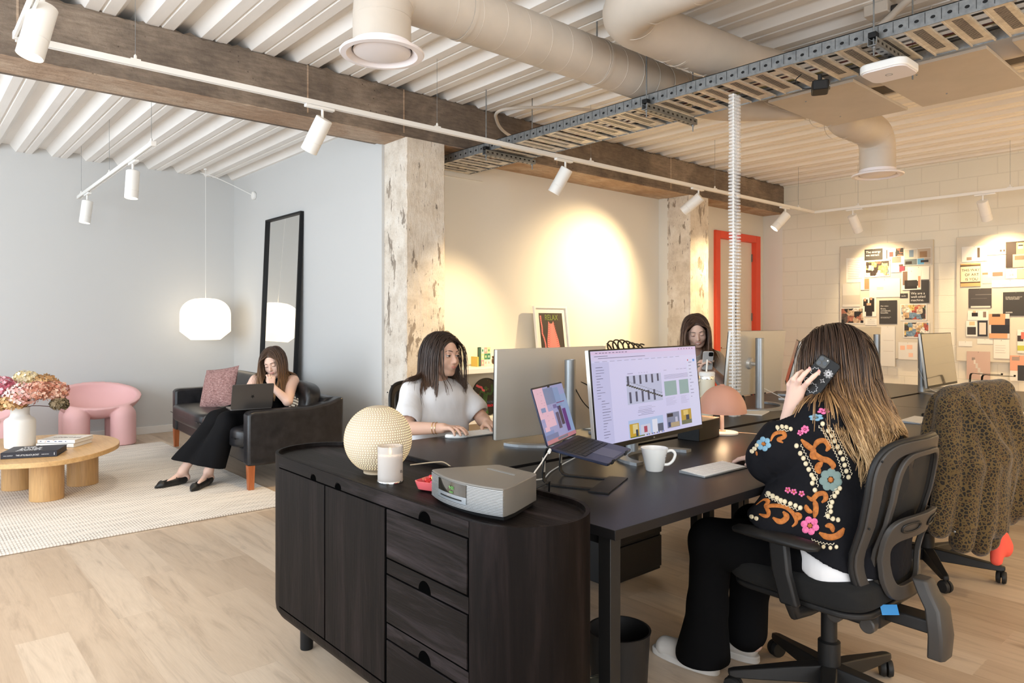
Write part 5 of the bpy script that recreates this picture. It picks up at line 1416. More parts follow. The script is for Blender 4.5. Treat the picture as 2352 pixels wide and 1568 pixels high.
def frame(c, f, u=(0, 0, 1)):
    f = V3(f); f = f / np.linalg.norm(f); u = V3(u); u = u - f * (u @ f); u = u / np.linalg.norm(u)
    r = np.cross(f, u)
    return dict(c=V3(c), r=r, f=f, u=u, M=np.stack([r, f, u], 1))
def hp_(H, p, s=1.0):
    return H['c'] + s * (H['r'] * p[0] + H['f'] * p[1] + H['u'] * p[2])

def head(S_, H, s=1.0, smile=0):
    E = lambda p, r, k, cut=False: S_.ell(hp_(H, p, s), [x * s for x in r], k, H['M'], cut)
    C = lambda a, b, ra, rb, k, cut=False: S_.cone(hp_(H, a, s), hp_(H, b, s), ra * s, rb * s, k, cut)
    E((0, -.014, .036), (.073, .092, .086), .01)
    E((0, .030, -.015), (.060, .060, .082), .03)
    E((0, .034, -.058), (.046, .047, .042), .022)
    C((-.012, .066, -.092), (.012, .066, -.092), .0135, .0135, .018)
    for q in (-1, 1):
        E((q * .037, .060, -.030 + .004 * smile), (.024, .022, .024), .022)
        C((q * .056, .0, -.045), (q * .030, .050, -.086), .016, .014, .022)
    C((-.034, .079, .026), (.034, .079, .026), .010, .010, .018)
    for q in (-1, 1):
        E((q * .031, .097, .006), (.019, .017, .0115), .010, True)
    C((0, .084, .014), (0, .1055, -.022), .0065, .0085, .012)
    C((0, .1045, -.024), (0, .1055, -.027), .0095, .0095, .008)
    for q in (-1, 1): C((q * .0095, .097, -.030), (q * .0095, .095, -.030), .0062, .0062, .007)
    E((0, .078, -.053), (.027, .018, .020), .014)
    for q in (-1, 1):
        E((q * .074, -.006, -.004), (.009, .019, .030), .006)
        C((q * .030, .094, -.045), (q * .029, .094, -.056), .0015, .0015, .006, True)
    C((-.020, .1005, -.0555), (.020, .1005, -.0555), .0026, .0026, .003, True)

def face(par, H, s=1.0, lids='open', gaze=(0, 0), smile=0, skin=None, teeth=False):
    M4 = Matrix([[H['r'][i] * s, H['f'][i] * s, H['u'][i] * s, H['c'][i]] for i in range(3)] + [[0, 0, 0, 1]])
    pl = par.matrix_basis.inverted() if par else Matrix.Identity(4)
    for q in (-1, 1):
        ec = Vector((q * .031, .0795, .006)); R_ = .0122
        eb = obj('eye', MB().ball(ec, R_, 20, M4), m_eye, par, smooth=180)
        gd = Vector((gaze[0], 1, gaze[1])).normalized()
        Tg = M4 @ Matrix.Translation(ec) @ gd.to_track_quat('Z', 'Y').to_matrix().to_4x4()
        obj('iris', MB().lathe([(.0064, R_ - .0016), (.0058, R_ + .0001), (.001, R_ + .0006)], n=20, T=Tg), m_iris, eb, smooth=180)
        # upper lid as a skin cap over the ball, lashes along its edge
        lo = {'open': 15, 'soft': 8, 'down': -34}[lids]
        rings = []
        for i in range(7):
            a = math.radians(lo + (100 - lo) * i / 6)
            rings.append([ec + Vector(((R_ + .0011) * math.sin(b) * 1.06, (R_ + .0011) * math.cos(a) * math.cos(b), (R_ + .0011) * math.sin(a) * (.55 + .45 * math.cos(b)))) for b in [math.radians(-78 + 156 * k / 12) for k in range(13)]])
        obj('eyelid', MB().loft(rings, M4, cap=False, close=False), skin, eb, smooth=180)
        lw = [r * 1.0 for r in rings[0]]
        obj('eyelashes', MB().tube([M4 @ (p + Vector((0, .0012, -.0002))) for p in lw], .0009 * s, 6), m_brow, eb)
        lo2 = -28
        r2 = [[ec + Vector(((R_ + .0008) * math.sin(b) * 1.05, (R_ + .0008) * math.cos(a) * math.cos(b), (R_ + .0008) * math.sin(a) * (.6 + .4 * math.cos(b)))) for b in [math.radians(-75 + 150 * k / 10) for k in range(11)]] for a in [math.radians(lo2 - 60 * i / 4) for i in range(5)]]
        obj('lower_eyelid', MB().loft(r2[::-1], M4, cap=False, close=False), skin, eb, smooth=180)
        obj('eyebrow', MB().tube([M4 @ Vector((q * x, y, z)) for x, y, z in ((.012, .0945, .0265), (.021, .0945, .0300), (.033, .0900, .0320), (.044, .0805, .0295), (.050, .0735, .0255))], [.0012 * s, .0022 * s, .0022 * s, .0015 * s, .0006 * s], 8), m_brow, par)
    w = .021 + .004 * smile; tz = .0025 if teeth else 0
    up = [(x * w, .0985 - .012 * x * x, -.0520 + tz * .6 + .0045 * smile * abs(x) ** 1.5 - .0012 * (1 - min(1, abs(x) * 6)) - .0028 * x * x) for x in [-1 + i / 6 for i in range(13)]]
    dn = [(x * w, .0970 - .013 * x * x, -.0592 - tz * (1 - x * x) + .0075 * smile * abs(x) ** 1.5 + .0040 * x * x - .002 * smile) for x in [-1 + i / 6 for i in range(13)]]
    rr_ = [max(.0006, (1 - abs(-1 + i / 6) ** 2.5)) for i in range(13)]
    lp = obj('lips', MB().tube([M4 @ Vector(p) for p in up], [.0028 * a * s + .0004 for a in rr_], 8).tube([M4 @ Vector(p) for p in dn], [.0034 * a * s + .0004 for a in rr_], 8), m_lip, par, smooth=180)
    if teeth:
        obj('teeth', MB().loft([[M4 @ Vector((x * .019, .0992 - .012 * x * x, z + .003 * abs(x))) for x in [-1 + i / 5 for i in range(11)]] for z in (-.0610, -.0520)], cap=False, close=False), M('teeth', (.80, .77, .70), .3), lp)

def hairmat(name, stops, rough=.38):
    m, N, L, B = newmat(name); nt = m.node_tree
    a = N.new('ShaderNodeAttribute'); a.attribute_name = 't'
    b = N.new('ShaderNodeAttribute'); b.attribute_name = 'rnd'
    ad = N.new('ShaderNodeMath'); ad.operation = 'MULTIPLY_ADD'
    L.new(b.outputs['Fac'], ad.inputs[0]); ad.inputs[1].default_value = .34; L.new(a.outputs['Fac'], ad.inputs[2])
    col = ramp(nt, ad.outputs[0], stops)
    v = ramp(nt, b.outputs['Fac'], [(0, (.72, .72, .72)), (1, (1.16, 1.14, 1.12))])
    L.new(mixc(nt, 1, col, v, 'MULTIPLY'), B.inputs['Base Color'])
    B.inputs['Roughness'].default_value = rough; B.inputs['Specular IOR Level'].default_value = .45
    return m

def hair(par, H, s, mat, L, n, cols, seed=0, part=.0, cap=True, wid=.0024, wave=.004, stiff=.72, back=.25, fwd=None, tmax=1.0, clump=16, curl=.012):
    """strands rooted on the skull, falling with gravity, pushed outside colliders (centre, radius) or (a, b, ra, rb)"""
    rnd = np.random.default_rng(seed)
    mb = MB(); T = []; Rn = []
    if cap:
        q = SDF(H['c'] - .17, H['c'] + .17, .005)
        q.ell(hp_(H, (0, -.016, .038), s), V3((.080, .099, .0925)) * s, .01, H['M'])
        q.cone(hp_(H, (0, -.045, -.02), s), hp_(H, (0, -.045, -.09), s), .062 * s, .045 * s, .03)
        q.ell(hp_(H, (0, .085, -.022), s), V3((.060, .060, .100)) * s, .012, H['M'], cut=True)
        q.cone(hp_(H, (0, .03, -.10), s), hp_(H, (0, .06, -.02), s), .055 * s, .055 * s, .01, cut=True)
        v, f = q.mesh(); mb.add([tuple(p) for p in v], [tuple(i) for i in f]); T += [.05] * len(v); Rn += [.25] * len(v)
    g = V3((0, 0, -1.0)); C = H['c']
    N = 26
    A = (V3((.0775, .0975, .0915)) * s)
    P = np.zeros((n, 3)); D = np.zeros((n, 3)); i = 0
    side = np.zeros(n)
    while i < n:
        d = rnd.normal(size=3); d /= np.linalg.norm(d)
        p = V3((d[0] * .0805, -.016 + d[1] * .100, .038 + d[2] * .0935))
        if p[1] > .0 and p[2] < .086 - .30 * max(0, .05 - p[1]) * 1.2 - (.05 if p[1] < .03 else 0): 
            if not (p[1] < .028 and p[2] > -.0): continue
        if p[2] < -.04: continue
        sg = 1 if p[0] - part > 0 else -1
        if d[2] > .2 and rnd.random() < .15: pass
        P[i] = hp_(H, p, s); side[i] = sg
        dl = V3((sg * (1.1 if p[2] > .06 else .25), -back, -.35 if p[2] > .06 else -1))
        dl = dl - d * (dl @ d) * .9
        D[i] = H['r'] * dl[0] + H['f'] * dl[1] + H['u'] * dl[2]; D[i] /= np.linalg.norm(D[i]); i += 1
    Ls = L * (1 + .10 * rnd.normal(size=n)); Ls = np.clip(Ls, L * .7, L * 1.18)
    z0 = P[:, 2].copy(); Ls = Ls - (H['c'][2] + .12 - z0) * .6
    ds = (Ls / N)[:, None]
    path = [P.copy()]; ph = rnd.random(n) * 6.28; rn = rnd.random(n)
    off = rnd.random(n) ** .6 * .011
    for k in range(1, N):
        D = D * stiff + g * (1 - stiff) + .0
        wv = wave * math.sqrt(k / N)
        D = D + (H['r'][None, :] * np.sin(ph + k * .42)[:, None] * wv * 12 + H['f'][None, :] * np.cos(ph * 1.7 + k * .35)[:, None] * wv * 8) * (1 - stiff)
        if fwd is not None and k > N * .3: D = D + V3(fwd)[None, :] * (1 - stiff)
        D /= np.linalg.norm(D, axis=1)[:, None]
        P = P + D * ds
        for _ in range(2):
            q = P - hp_(H, (0, -.016, .038), s)
            l = np.stack([q @ H['r'], q @ H['f'], q @ H['u']], 1)
            o = 1 + off[:, None] / .09
            k0 = np.linalg.norm(l / (A * o), axis=1)
            ins = k0 < 1
            l[ins] = l[ins] / k0[ins][:, None]
            P[ins] = hp_(H, (0, -.016, .038), s) + (l @ np.stack([H['r'], H['f'], H['u']]))[ins]
            q = P - H['c']; lx, ly, lz = q @ H['r'], q @ H['f'], q @ H['u']
            fm_ = (ly > .018 * s) & (lz < .072 * s) & (lz > -.115 * s) & (np.abs(lx) < .071 * s)
            tgt = np.where(lx * side < 0, np.sign(lx), side) * .0715 * s
            P[fm_] += (H['r'][None, :] * (tgt - lx)[:, None])[fm_] * .6
            for c in cols:
                if len(c) == 2:
                    a = V3(c[0]); q = P - a; dd = np.linalg.norm(q, axis=1); r_ = c[1] + off
                else:
                    a, b = V3(c[0]), V3(c[1]); ab = b - a; t = np.clip(((P - a) @ ab) / (ab @ ab), 0, 1); q = P - a - t[:, None] * ab; dd = np.linalg.norm(q, axis=1); r_ = c[2] + (c[3] - c[2]) * t + off
                m = dd < r_
                P[m] += q[m] / np.maximum(dd[m], 1e-6)[:, None] * (r_[m] - dd[m])[:, None]
        D = P - path[-1]; D /= np.maximum(np.linalg.norm(D, axis=1), 1e-6)[:, None]
        path.append(P.copy())
    path = np.stack(path, 1)      # n,N,3
    path = path.copy()
    path[:, 1:-1] = path[:, 1:-1] * .5 + (path[:, :-2] + path[:, 2:]) * .25
    nc = max(8, n // clump); ci = rnd.integers(0, n, nc)
    near = np.argmin(((path[:, 0][:, None, :] - path[ci, 0][None]) ** 2).sum(2), 1)
    cp = np.stack([np.bincount(near, path[:, k, c_], nc) for k in range(N) for c_ in range(3)], 1).reshape(nc, N, 3) / np.maximum(np.bincount(near, minlength=nc), 1)[:, None, None]
    tt = np.linspace(0, 1, N)[None, :, None]
    path = path + (cp[near] - path) * (.62 * tt ** 1.3)
    pz = rnd.random(nc) * 6.28; fq = 9 + 4 * rnd.random(nc)
    amp = np.clip(tt[:, :, 0] - .35, 0, 1) * curl
    path = path + (H['r'][None, None] * (np.sin(fq[near][:, None] * tt[:, :, 0] + pz[near][:, None]) * amp)[:, :, None]) + (H['f'][None, None] * (np.cos(fq[near][:, None] * tt[:, :, 0] * 1.1 + pz[near][:, None] * 2) * amp * .6)[:, :, None])
    q = path - H['c']; lx, ly, lz = q @ H['r'], q @ H['f'], q @ H['u']
    fm_ = (ly > .022 * s) & (lz < .072 * s) & (np.abs(lx) < .070 * s)
    tgt = np.where(lx * side[:, None] < 0, np.sign(lx), side[:, None]) * .0705 * s
    path += H['r'][None, None, :] * (np.where(fm_, tgt - lx, 0) * np.clip((lz + .15 * s) / (.06 * s), 0, 1))[:, :, None]
    for _ in range(2): path[:, 1:-1] = path[:, 1:-1] * .5 + (path[:, :-2] + path[:, 2:]) * .25
    tan = np.gradient(path, axis=1); tan /= np.maximum(np.linalg.norm(tan, axis=2), 1e-6)[:, :, None]
    out = path - (H['c'] - H['u'] * .0)[None, None, :]; out[:, :, 2] *= .3
    out -= tan * np.sum(out * tan, axis=2)[:, :, None]; out /= np.maximum(np.linalg.norm(out, axis=2), 1e-6)[:, :, None]
    sd = np.cross(tan, out)
    wd = wid * (.6 + .8 * rnd.random(n))[:, None, None] * (np.clip(np.sin(np.linspace(.25, 1, N) * PI) ** .5, .15, 1) * np.linspace(1, .55, N))[None, :, None]
    a = path + sd * wd; b = path + out * wd * .45; c = path - sd * wd; d_ = path - out * wd * .3
    V = np.stack([a, b, c, d_], 2).reshape(-1, 3)      # n*N*4
    base = len(mb.v)
    F = []
    for i in range(n):
        o = base + i * N * 4
        for k in range(N - 1):
            q = o + k * 4
            for j in range(4): F.append((q + j, q + (j + 1) % 4, q + 4 + (j + 1) % 4, q + 4 + j))
    mb.v += [tuple(x) for x in V]; mb.f += F; mb.m += [0] * len(F)
    T += list(np.clip((H['c'][2] + .13 * s - V[:, 2]) / (L * .88), 0, 1) * tmax); Rn += list(np.repeat(rn, N * 4))
    o = obj('hair', mb, mat, par, smooth=180)
    at = o.data.attributes.new('t', 'FLOAT', 'POINT'); at.data.foreach_set('value', np.array(T, np.float32))
    at = o.data.attributes.new('rnd', 'FLOAT', 'POINT'); at.data.foreach_set('value', np.array(Rn, np.float32))
    return o

def fingers(S_, W_, d, n, l, curls, sc=1.0, thumb=None, spread=.12):
    """hand rooted at wrist W_: d finger direction, n palm normal (side the palm faces), l towards the thumb"""
    W_, d, n, l = V3(W_), V3(d), V3(n), V3(l)
    d = d / np.linalg.norm(d); n = n - d * (n @ d); n /= np.linalg.norm(n); l = l - d * (l @ d) - n * (l @ n); l /= np.linalg.norm(l)
    kn = [.029, .0095, -.0095, -.027]; Ls = [.070, .078, .072, .056]; tips = []
    for i in range(4):
        a = W_ + l * kn[i] * .45 * sc + d * .01; b = W_ + d * (.086 - .004 * abs(i - 1)) * sc + l * kn[i] * sc
        S_.cone(a, b, .0125 * sc, .0108 * sc, k=.010)
    S_.cone(W_ + d * .02 * sc + l * .018 * sc + n * .006, W_ + d * .05 * sc + l * .022 * sc + n * .006, .016 * sc, .012 * sc, k=.012)
    for i in range(4):
        p = W_ + d * (.086 - .004 * abs(i - 1)) * sc + l * kn[i] * sc; A = 0
        dd0 = d + l * spread * (1.5 - i) * .5; dd0 /= np.linalg.norm(dd0)
        for j, (fr_, ra, rb) in enumerate(((.45, .0093, .0083), (.31, .0083, .0076), (.24, .0075, .0066))):
            A += curls[i][j]
            dd = dd0 * math.cos(A) + n * math.sin(A)
            q = p + dd * Ls[i] * fr_ * sc
            S_.cone(p, q, ra * sc, rb * sc, k=.0035); p = q
        tips.append((p, dd))
    t0 = W_ + d * .022 * sc + l * .022 * sc
    th = thumb or ((.75, .65, .35), (.35, .95, .35))
    for (x, y, z), L_, ra, rb in ((th[0], .040, .0135, .0105), (th[1], .030, .0105, .0085)):
        v = l * x + d * y + n * z; v /= np.linalg.norm(v)
        q = t0 + v * L_ * sc; S_.cone(t0, q, ra * sc, rb * sc, k=.006); t0 = q
    return tips, t0

def folds(amp, fr, seed=0, vert=True, lo=None):
    rnd = np.random.default_rng(seed); A = [(rnd.normal(size=3) * fr * (V3((1, 1, .35)) if vert else 1), rnd.random() * 6.28) for _ in range(7)]
    def f(v):
        c = v.mean(0); h = sum(np.sin(v @ k + p) for k, p in A) / 3
        h = np.sign(h) * np.abs(h) ** .8
        ctr = v - c; ctr[:, 2] = 0
        nn = ctr / np.maximum(np.linalg.norm(ctr, axis=1), 1e-4)[:, None]
        return v + nn * (h * amp)[:, None]
    return f

# ======== person on the sofa
P0 = thing('person', 'person in black sleeveless top and wide trousers sitting on the sofa, hand at the mouth', 'person')
H0 = frame((2.41, 5.745, .948), (-.66, -.62, -.36), (-.12, .10, 1))
sk = SDF((1.42, 5.25, 0), (2.80, 6.25, 1.10), .0045)
head(sk, H0)
nb = V3((2.445, 5.785, .835))
sk.cone(hp_(H0, (0, -.028, -.05)), nb, .047, .050, k=.02)
sk.cone(nb, (2.43, 5.84, .72), .06, .10, k=.05); sk.cone((2.43, 5.86, .70), (2.42, 5.97, .52), .10, .12, k=.05)
shL, shR = V3((2.535, 5.655, .795)), V3((2.315, 5.905, .795))
sk.cone(nb - V3((0, 0, .02)), shL - V3((0, 0, .01)), .045, .046, k=.03); sk.cone(nb - V3((0, 0, .02)), shR - V3((0, 0, .01)), .045, .046, k=.03)
eL, wL = V3((2.385, 5.42, .652)), V3((2.318, 5.562, .762))
sk.cone(shL, eL, .046, .038, k=.02); sk.cone(eL, wL, .038, .0245, k=.012)
fingers(sk, wL, (-.05, .25, 1), (.25, .75, -.2), (-.8, .2, 0), [(.5, .9, .6), (.7, 1.1, .8), (.85, 1.2, .8), (1.0, 1.2, .8)], .92, thumb=((.3, .9, .35), (-.1, .9, .45)))
eR, wR = V3((2.19, 5.90, .62)), V3((2.10, 5.68, .655))
sk.cone(shR, eR, .045, .036, k=.02); sk.cone(eR, wR, .036, .024, k=.012)
fingers(sk, wR, (-.1, -1, -.15), (0, 0, -1), (1, 0, 0), [(.2, .3, .2)] * 4, .92)
kn1, kn2, an1, an2 = V3((1.985, 5.86, .49)), V3((2.0, 5.66, .50)), V3((1.735, 5.895, .115)), V3((1.875, 5.735, .115))
for hp2, k_, a_, toe in (((2.38, 6.02, .53), kn1, an1, V3((1.53, 5.845, .03))), ((2.40, 5.86, .53), kn2, an2, V3((1.70, 5.575, .03)))):
    sk.cone(hp2, k_, .085, .056, k=.03); sk.cone(k_, a_, .052, .033, k=.02)
    hl = a_ + (a_ - toe) * V3((.12, .12, 0)); hl[2] = .045
    sk.cone(a_, (hl[0], hl[1], .055), .032, .025, k=.02); sk.cone((hl[0], hl[1], .052), hl * .4 + toe * .6 + V3((0, 0, .010)), .024, .018, k=.02); sk.cone(a_ - V3((0, 0, .01)), (hl + toe) / 2 + V3((0, 0, .018)), .028, .018, k=.02)
body0 = sdfobj('body', sk, m_skin, P0)
face(P0, H0, lids='down', gaze=(0, -.5), smile=.9, skin=m_skin)
tp = SDF((1.95, 5.45, .44), (2.75, 6.25, .90), .006)
tp.cone(nb - V3((0, 0, .05)), (2.43, 5.85, .72), .075, .118, k=.05); tp.cone((2.43, 5.86, .72), (2.42, 5.97, .52), .115, .145, k=.06)
tp.cone(nb - V3((0, 0, .045)), (shL + nb) / 2 + V3((.02, -.02, -.012)), .055, .054, k=.04); tp.cone(nb - V3((0, 0, .045)), (shR + nb) / 2 + V3((-.02, .02, -.012)), .055, .054, k=.04)
tp.cone(hp_(H0, (0, .02, -.06)), nb + V3((-.02, -.02, .01)), .05, .052, k=.01, cut=True)
m_blk = M('black_fabric', (.007, .007, .008), .9, spec=.12, bmp=.3, bs=200, bd=.001)
sdfobj('top', tp, m_blk, P0, folds(.003, 30, 2))
tr_ = SDF((1.60, 5.40, .12), (2.70, 6.30, .70), .0065)
tr_.ell((2.41, 5.95, .535), (.19, .20, .115), .03)
for hp2, k_, hem, w in (((2.38, 6.02, .54), kn1, (1.755, 5.89, .15), .125), ((2.38, 5.86, .54), kn2, (1.86, 5.72, .15), .135)):
    tr_.cone(hp2, k_, .115, .082, k=.04); tr_.cone(k_, hem, .074, w, k=.03)
tr_.plane((1.84, 0, .165), (-.25, 0, -1))
for a_, k_ in ((an1, kn1), (an2, kn2)): 
    b_ = a_ * .45 + k_ * .55; tr_.cone(a_, b_, .085, .050, k=.012, cut=True)
sdfobj('trousers', tr_, m_blk, P0, folds(.008, 26, 5))
m_shoe = M('black_shoe_leather', (.012, .012, .012), .4, bmp=.3, bs=200, bd=.0008)
for a_, toe in ((an1, V3((1.51, 5.84, .0))), (an2, V3((1.685, 5.55, .0)))):
    hl = V3((a_[0] + (a_[0] - toe[0]) * .16, a_[1] + (a_[1] - toe[1]) * .16, 0))
    ax = (toe - hl); Lf = np.linalg.norm(ax); ax = ax / Lf; sd = np.cross(V3((0, 0, 1)), ax)
    z0 = .0135
    s_ = SDF(np.minimum(hl, toe) - V3((.07, .07, .0)), np.maximum(hl, toe) + V3((.07, .07, .12)), .004)
    s_.cone(hl + ax * .035 + V3((0, 0, z0 + .032)), hl + ax * .10 + V3((0, 0, z0 + .028)), .034, .036, k=.02)
    s_.cone(hl + ax * .10 + V3((0, 0, z0 + .028)), hl + ax * (Lf - .06) + V3((0, 0, z0 + .020)), .037, .034, k=.02)
    s_.cone(hl + ax * (Lf - .06) + V3((0, 0, z0 + .018)), hl + ax * (Lf - .012) + V3((0, 0, z0 + .010)), .032, .011, k=.015)
    s_.cone(hl + ax * .05 + V3((0, 0, z0 + .075)), hl + ax * (Lf - .085) + V3((0, 0, z0 + .060)), .030, .027, k=.006, cut=True)
    s_.plane((0, 0, z0), (0, 0, -1))
    sh_ = sdfobj('shoe', s_, m_shoe, P0)
    m_ = hl + ax * .105
    obj('strap', MB().tube([m_ + sd * .036 * math.cos(t) + V3((0, 0, z0 + .030 + .034 * math.sin(t))) + ax * .0 for t in [PI * i / 12 for i in range(13)]], .005, 8, flat=.5), m_shoe, sh_)
hm0 = hairmat('hair_brown', [(0, sr(58, 42, 33)), (.5, sr(92, 66, 48)), (1.0, sr(150, 112, 76)), (1.3, sr(176, 136, 96))])
cols0 = [(hp_(H0, (0, .055, -.03)), .062), (nb, V3((2.43, 5.85, .70)), .085, .125), (nb - V3((0, 0, .02)), shL, .06, .058), (nb - V3((0, 0, .02)), shR, .06, .058), (shL, eL, .055, .047), (shR, eR, .052, .045), (wL, eL, .05, .04)]
hair(P0, H0, 1.0, hm0, .43, 1500, cols0, 1, part=.0, back=.18, wave=.005)
obj('ring', MB().ring(circ(0, 0, .0098, 20), circ(0, 0, .0085, 20), -.0012, .0012, Matrix.Translation(V3((2.31, 5.575, .835)))), m_gold, P0)

# ======== person in the white tee behind the first silver monitor
P1 = thing('person', 'person with long dark hair in a white tee, hand on a white mouse', 'person')
H1 = frame((2.245, 3.12, 1.105), (.13, -.99, -.04), (.03, 0, 1))
sk = SDF((1.85, 2.55, .40), (2.65, 3.45, 1.25), .0036)
head(sk, H1)
nb = V3((2.225, 3.165, .965))
sk.cone(hp_(H1, (0, -.022, -.05)), nb, .048, .052, k=.02)
sk.cone(nb, (2.22, 3.17, .80), .06, .11, k=.05); sk.cone((2.22, 3.17, .80), (2.2, 3.22, .50), .11, .12, k=.05)
sR, sL = V3((2.065, 3.155, .915)), V3((2.378, 3.145, .91))
for a in (sR, sL): sk.cone(nb - V3((0, 0, .02)), a, .048, .047, k=.03)
eR, wR = V3((1.945, 3.01, .752)), V3((2.055, 2.845, .762))
sk.cone(sR, eR, .046, .036, k=.02); sk.cone(eR, wR, .037, .0255, k=.012)
tipsR, _ = fingers(sk, wR, (.12, -.90, .10), (0, -.15, -1), (.9, .1, 0), [(.25, .45, .35), (.22, .42, .32), (.25, .45, .35), (.35, .5, .35)], .95, thumb=((.9, .55, .25), (.6, .95, .25)), spread=.25)
eL, wL = V3((2.435, 3.0, .750)), V3((2.355, 2.87, .758))
sk.cone(sL, eL, .046, .036, k=.02); sk.cone(eL, wL, .037, .025, k=.012)
fingers(sk, wL, (-.25, -.9, -.05), (0, -.1, -1), (-.9, .1, 0), [(.2, .4, .3)] * 4, .95)
for x in (2.12, 2.30):
    sk.cone((x, 3.2, .50), (x, 3.05, .47), .085, .08, k=.03)
sdfobj('body', sk, m_skin2, P1)
face(P1, H1, lids='open', gaze=(.15, -.05), smile=.05, skin=m_skin2)
te = SDF((1.80, 2.9, .44), (2.66, 3.50, 1.03), .005)
te.cone(nb - V3((0, 0, .055)), (2.22, 3.17, .80), .085, .135, k=.06, flat=((0, 1, 0), .95)); te.cone((2.22, 3.17, .80), (2.2, 3.20, .53), .14, .165, k=.06)
te.cone((2.16, 3.12, .86), (2.30, 3.12, .86), .085, .085, k=.08); te.cone((2.12, 3.12, .70), (2.30, 3.12, .70), .10, .10, k=.08)
for a, e, w in ((sR, eR, .074), (sL, eL, .066)):
    te.cone(nb - V3((0, 0, .05)), a - V3((0, 0, .012)), .062, .062, k=.04); m_ = a * .32 + e * .68
    te.cone(a - V3((0, 0, .006)), m_, .056, w, k=.03)
    d_ = (m_ - a) / np.linalg.norm(m_ - a)
for a, e, w in ((sR, eR, .088), (sL, eL, .080)):
    m_ = a * .20 + e * .80; d_ = (e - a) / np.linalg.norm(e - a)
    te.cone(m_ + d_ * .125, m_ + d_ * .22, .12, .12, k=.006, cut=True)
    te.cone(m_ - d_ * .04, m_ + d_ * .08, .042, .066, k=.008, cut=True)
te.cone(nb + V3((0, -.01, .02)), nb + V3((.0, -.02, .08)), .062, .07, k=.006, cut=True)
m_tee = M('white_cotton', (.70, .69, .70), .9, bmp=.42, bs=8, bd=.03, stretch=(1, 1, .55))
tee = sdfobj('tee_shirt', te, m_tee, P1, folds(.011, 19, 9))
obj('neck_rib', MB().tube([nb + V3((.064 * math.cos(a), .060 * math.sin(a) - .008, -.004 + .018 * math.sin(a))) for a in [2 * PI * i / 28 for i in range(29)]], .0055, 8, cap=False), m_tee, tee)
js = SDF((1.9, 2.85, .36), (2.5, 3.5, .62), .008)
js.ell((2.2, 3.24, .50), (.20, .17, .11), .03)
for x in (2.12, 2.30): js.cone((x, 3.2, .50), (x, 2.95, .50), .10, .085, k=.04)
sdfobj('trousers', js, m_blk, P1)
hm1 = hairmat('hair_dark_brown', [(0, sr(44, 32, 27)), (.6, sr(62, 46, 38)), (1.2, sr(96, 72, 56))])
cols1 = [(hp_(H1, (.005, .06, -.03)), .062), (nb, V3((2.22, 3.17, .78)), .09, .150), (nb - V3((0, 0, .03)), sR, .075, .072), (nb - V3((0, 0, .03)), sL, .075, .070), (sR, eR, .07, .06)]
hair(P1, H1, 1.0, hm1, .43, 1700, cols1, 4, part=.01, back=.45, wave=.008)
for k, (i, fr_) in enumerate(((1, .0), (2, .0))):
    a = V3(wR) + (tipsR[i][0] - V3(wR)) * .62 + V3((0, 0, .006)); dd = tipsR[i][0] - V3(wR)
    obj('ring', MB().ring(circ(0, 0, .0102, 20), circ(0, 0, .0088, 20), -.0014, .0014, Matrix.Translation(a) @ Vector(dd).to_track_quat('Z', 'Y').to_matrix().to_4x4()), m_gold, P1)
for k in range(2):
    d_ = (wR - eR) / np.linalg.norm(wR - eR); c_ = wR - d_ * (.035 + .016 * k)
    obj('bracelet', MB().ring(circ(0, 0, .0305, 28), circ(0, 0, .0288, 28), -.0013, .0013, Matrix.Translation(c_) @ Vector(d_).to_track_quat('Z', 'Y').to_matrix().to_4x4()), m_gold, P1)

# ======== smiling person with a phone beyond the large monitor
P2 = thing('person', 'smiling person in a pale shirt looking down at a phone', 'person')
H2 = frame((4.50, 3.03, 1.215), (-.70, -.60, -.34), (-.30, -.12, 1))
sk = SDF((4.10, 2.65, .55), (4.95, 3.40, 1.36), .005)
head(sk, H2, smile=1)
nb = V3((4.555, 3.10, 1.07))
sk.cone(hp_(H2, (0, -.028, -.05)), nb, .047, .05, k=.02)
sk.cone(nb, (4.58, 3.13, .75), .06, .12, k=.05)
sR, sL = V3((4.42, 3.19, 1.005)), V3((4.69, 2.99, 1.0))
eR, eL = V3((4.32, 3.02, .80)), V3((4.60, 2.80, .80))
wR, wL = V3((4.30, 2.86, .945)), V3((4.37, 2.80, .935))
for a, e, w in ((sR, eR, wR), (sL, eL, wL)):
    sk.cone(nb - V3((0, 0, .02)), a, .046, .046, k=.03); sk.cone(a, e, .045, .037, k=.02); sk.cone(e, w, .036, .025, k=.012)
phc = V3((4.275, 2.785, 1.02)); pn = V3((.62, .55, .45)); pn /= np.linalg.norm(pn)
fingers(sk, wR, (-.20, -.45, .60), (.2, -.9, -.2), (0, -.1, 1), [(.5, .7, .4)] * 4, .92, thumb=((.6, .7, .5), (.3, .8, .6)))
fingers(sk, wL, (-.65, .20, .55), (-.2, .6, -.1), (0, -.1, 1), [(.4, .7, .5)] * 4, .92, thumb=((.6, .6, .5), (.4, .8, .6)))
sdfobj('body', sk, m_skin, P2)
face(P2, H2, lids='down', gaze=(0, -.6), smile=1.3, skin=m_skin, teeth=True)
sh = SDF((4.2, 2.7, .60), (4.95, 3.45, 1.12), .006)
sh.cone(nb - V3((0, 0, .05)), (4.58, 3.12, .85), .085, .15, k=.06); sh.cone((4.58, 3.12, .85), (4.6, 3.14, .62), .15, .16, k=.06)
for a, e in ((sR, eR), (sL, eL)):
    m_ = a * .35 + e * .65
    sh.cone(nb - V3((0, 0, .045)), a, .062, .066, k=.04); sh.cone(a, m_, .064, .075, k=.03)
sh.cone(nb + V3((-.03, -.03, .0)), nb + V3((-.03, -.03, .08)), .055, .07, k=.006, cut=True)
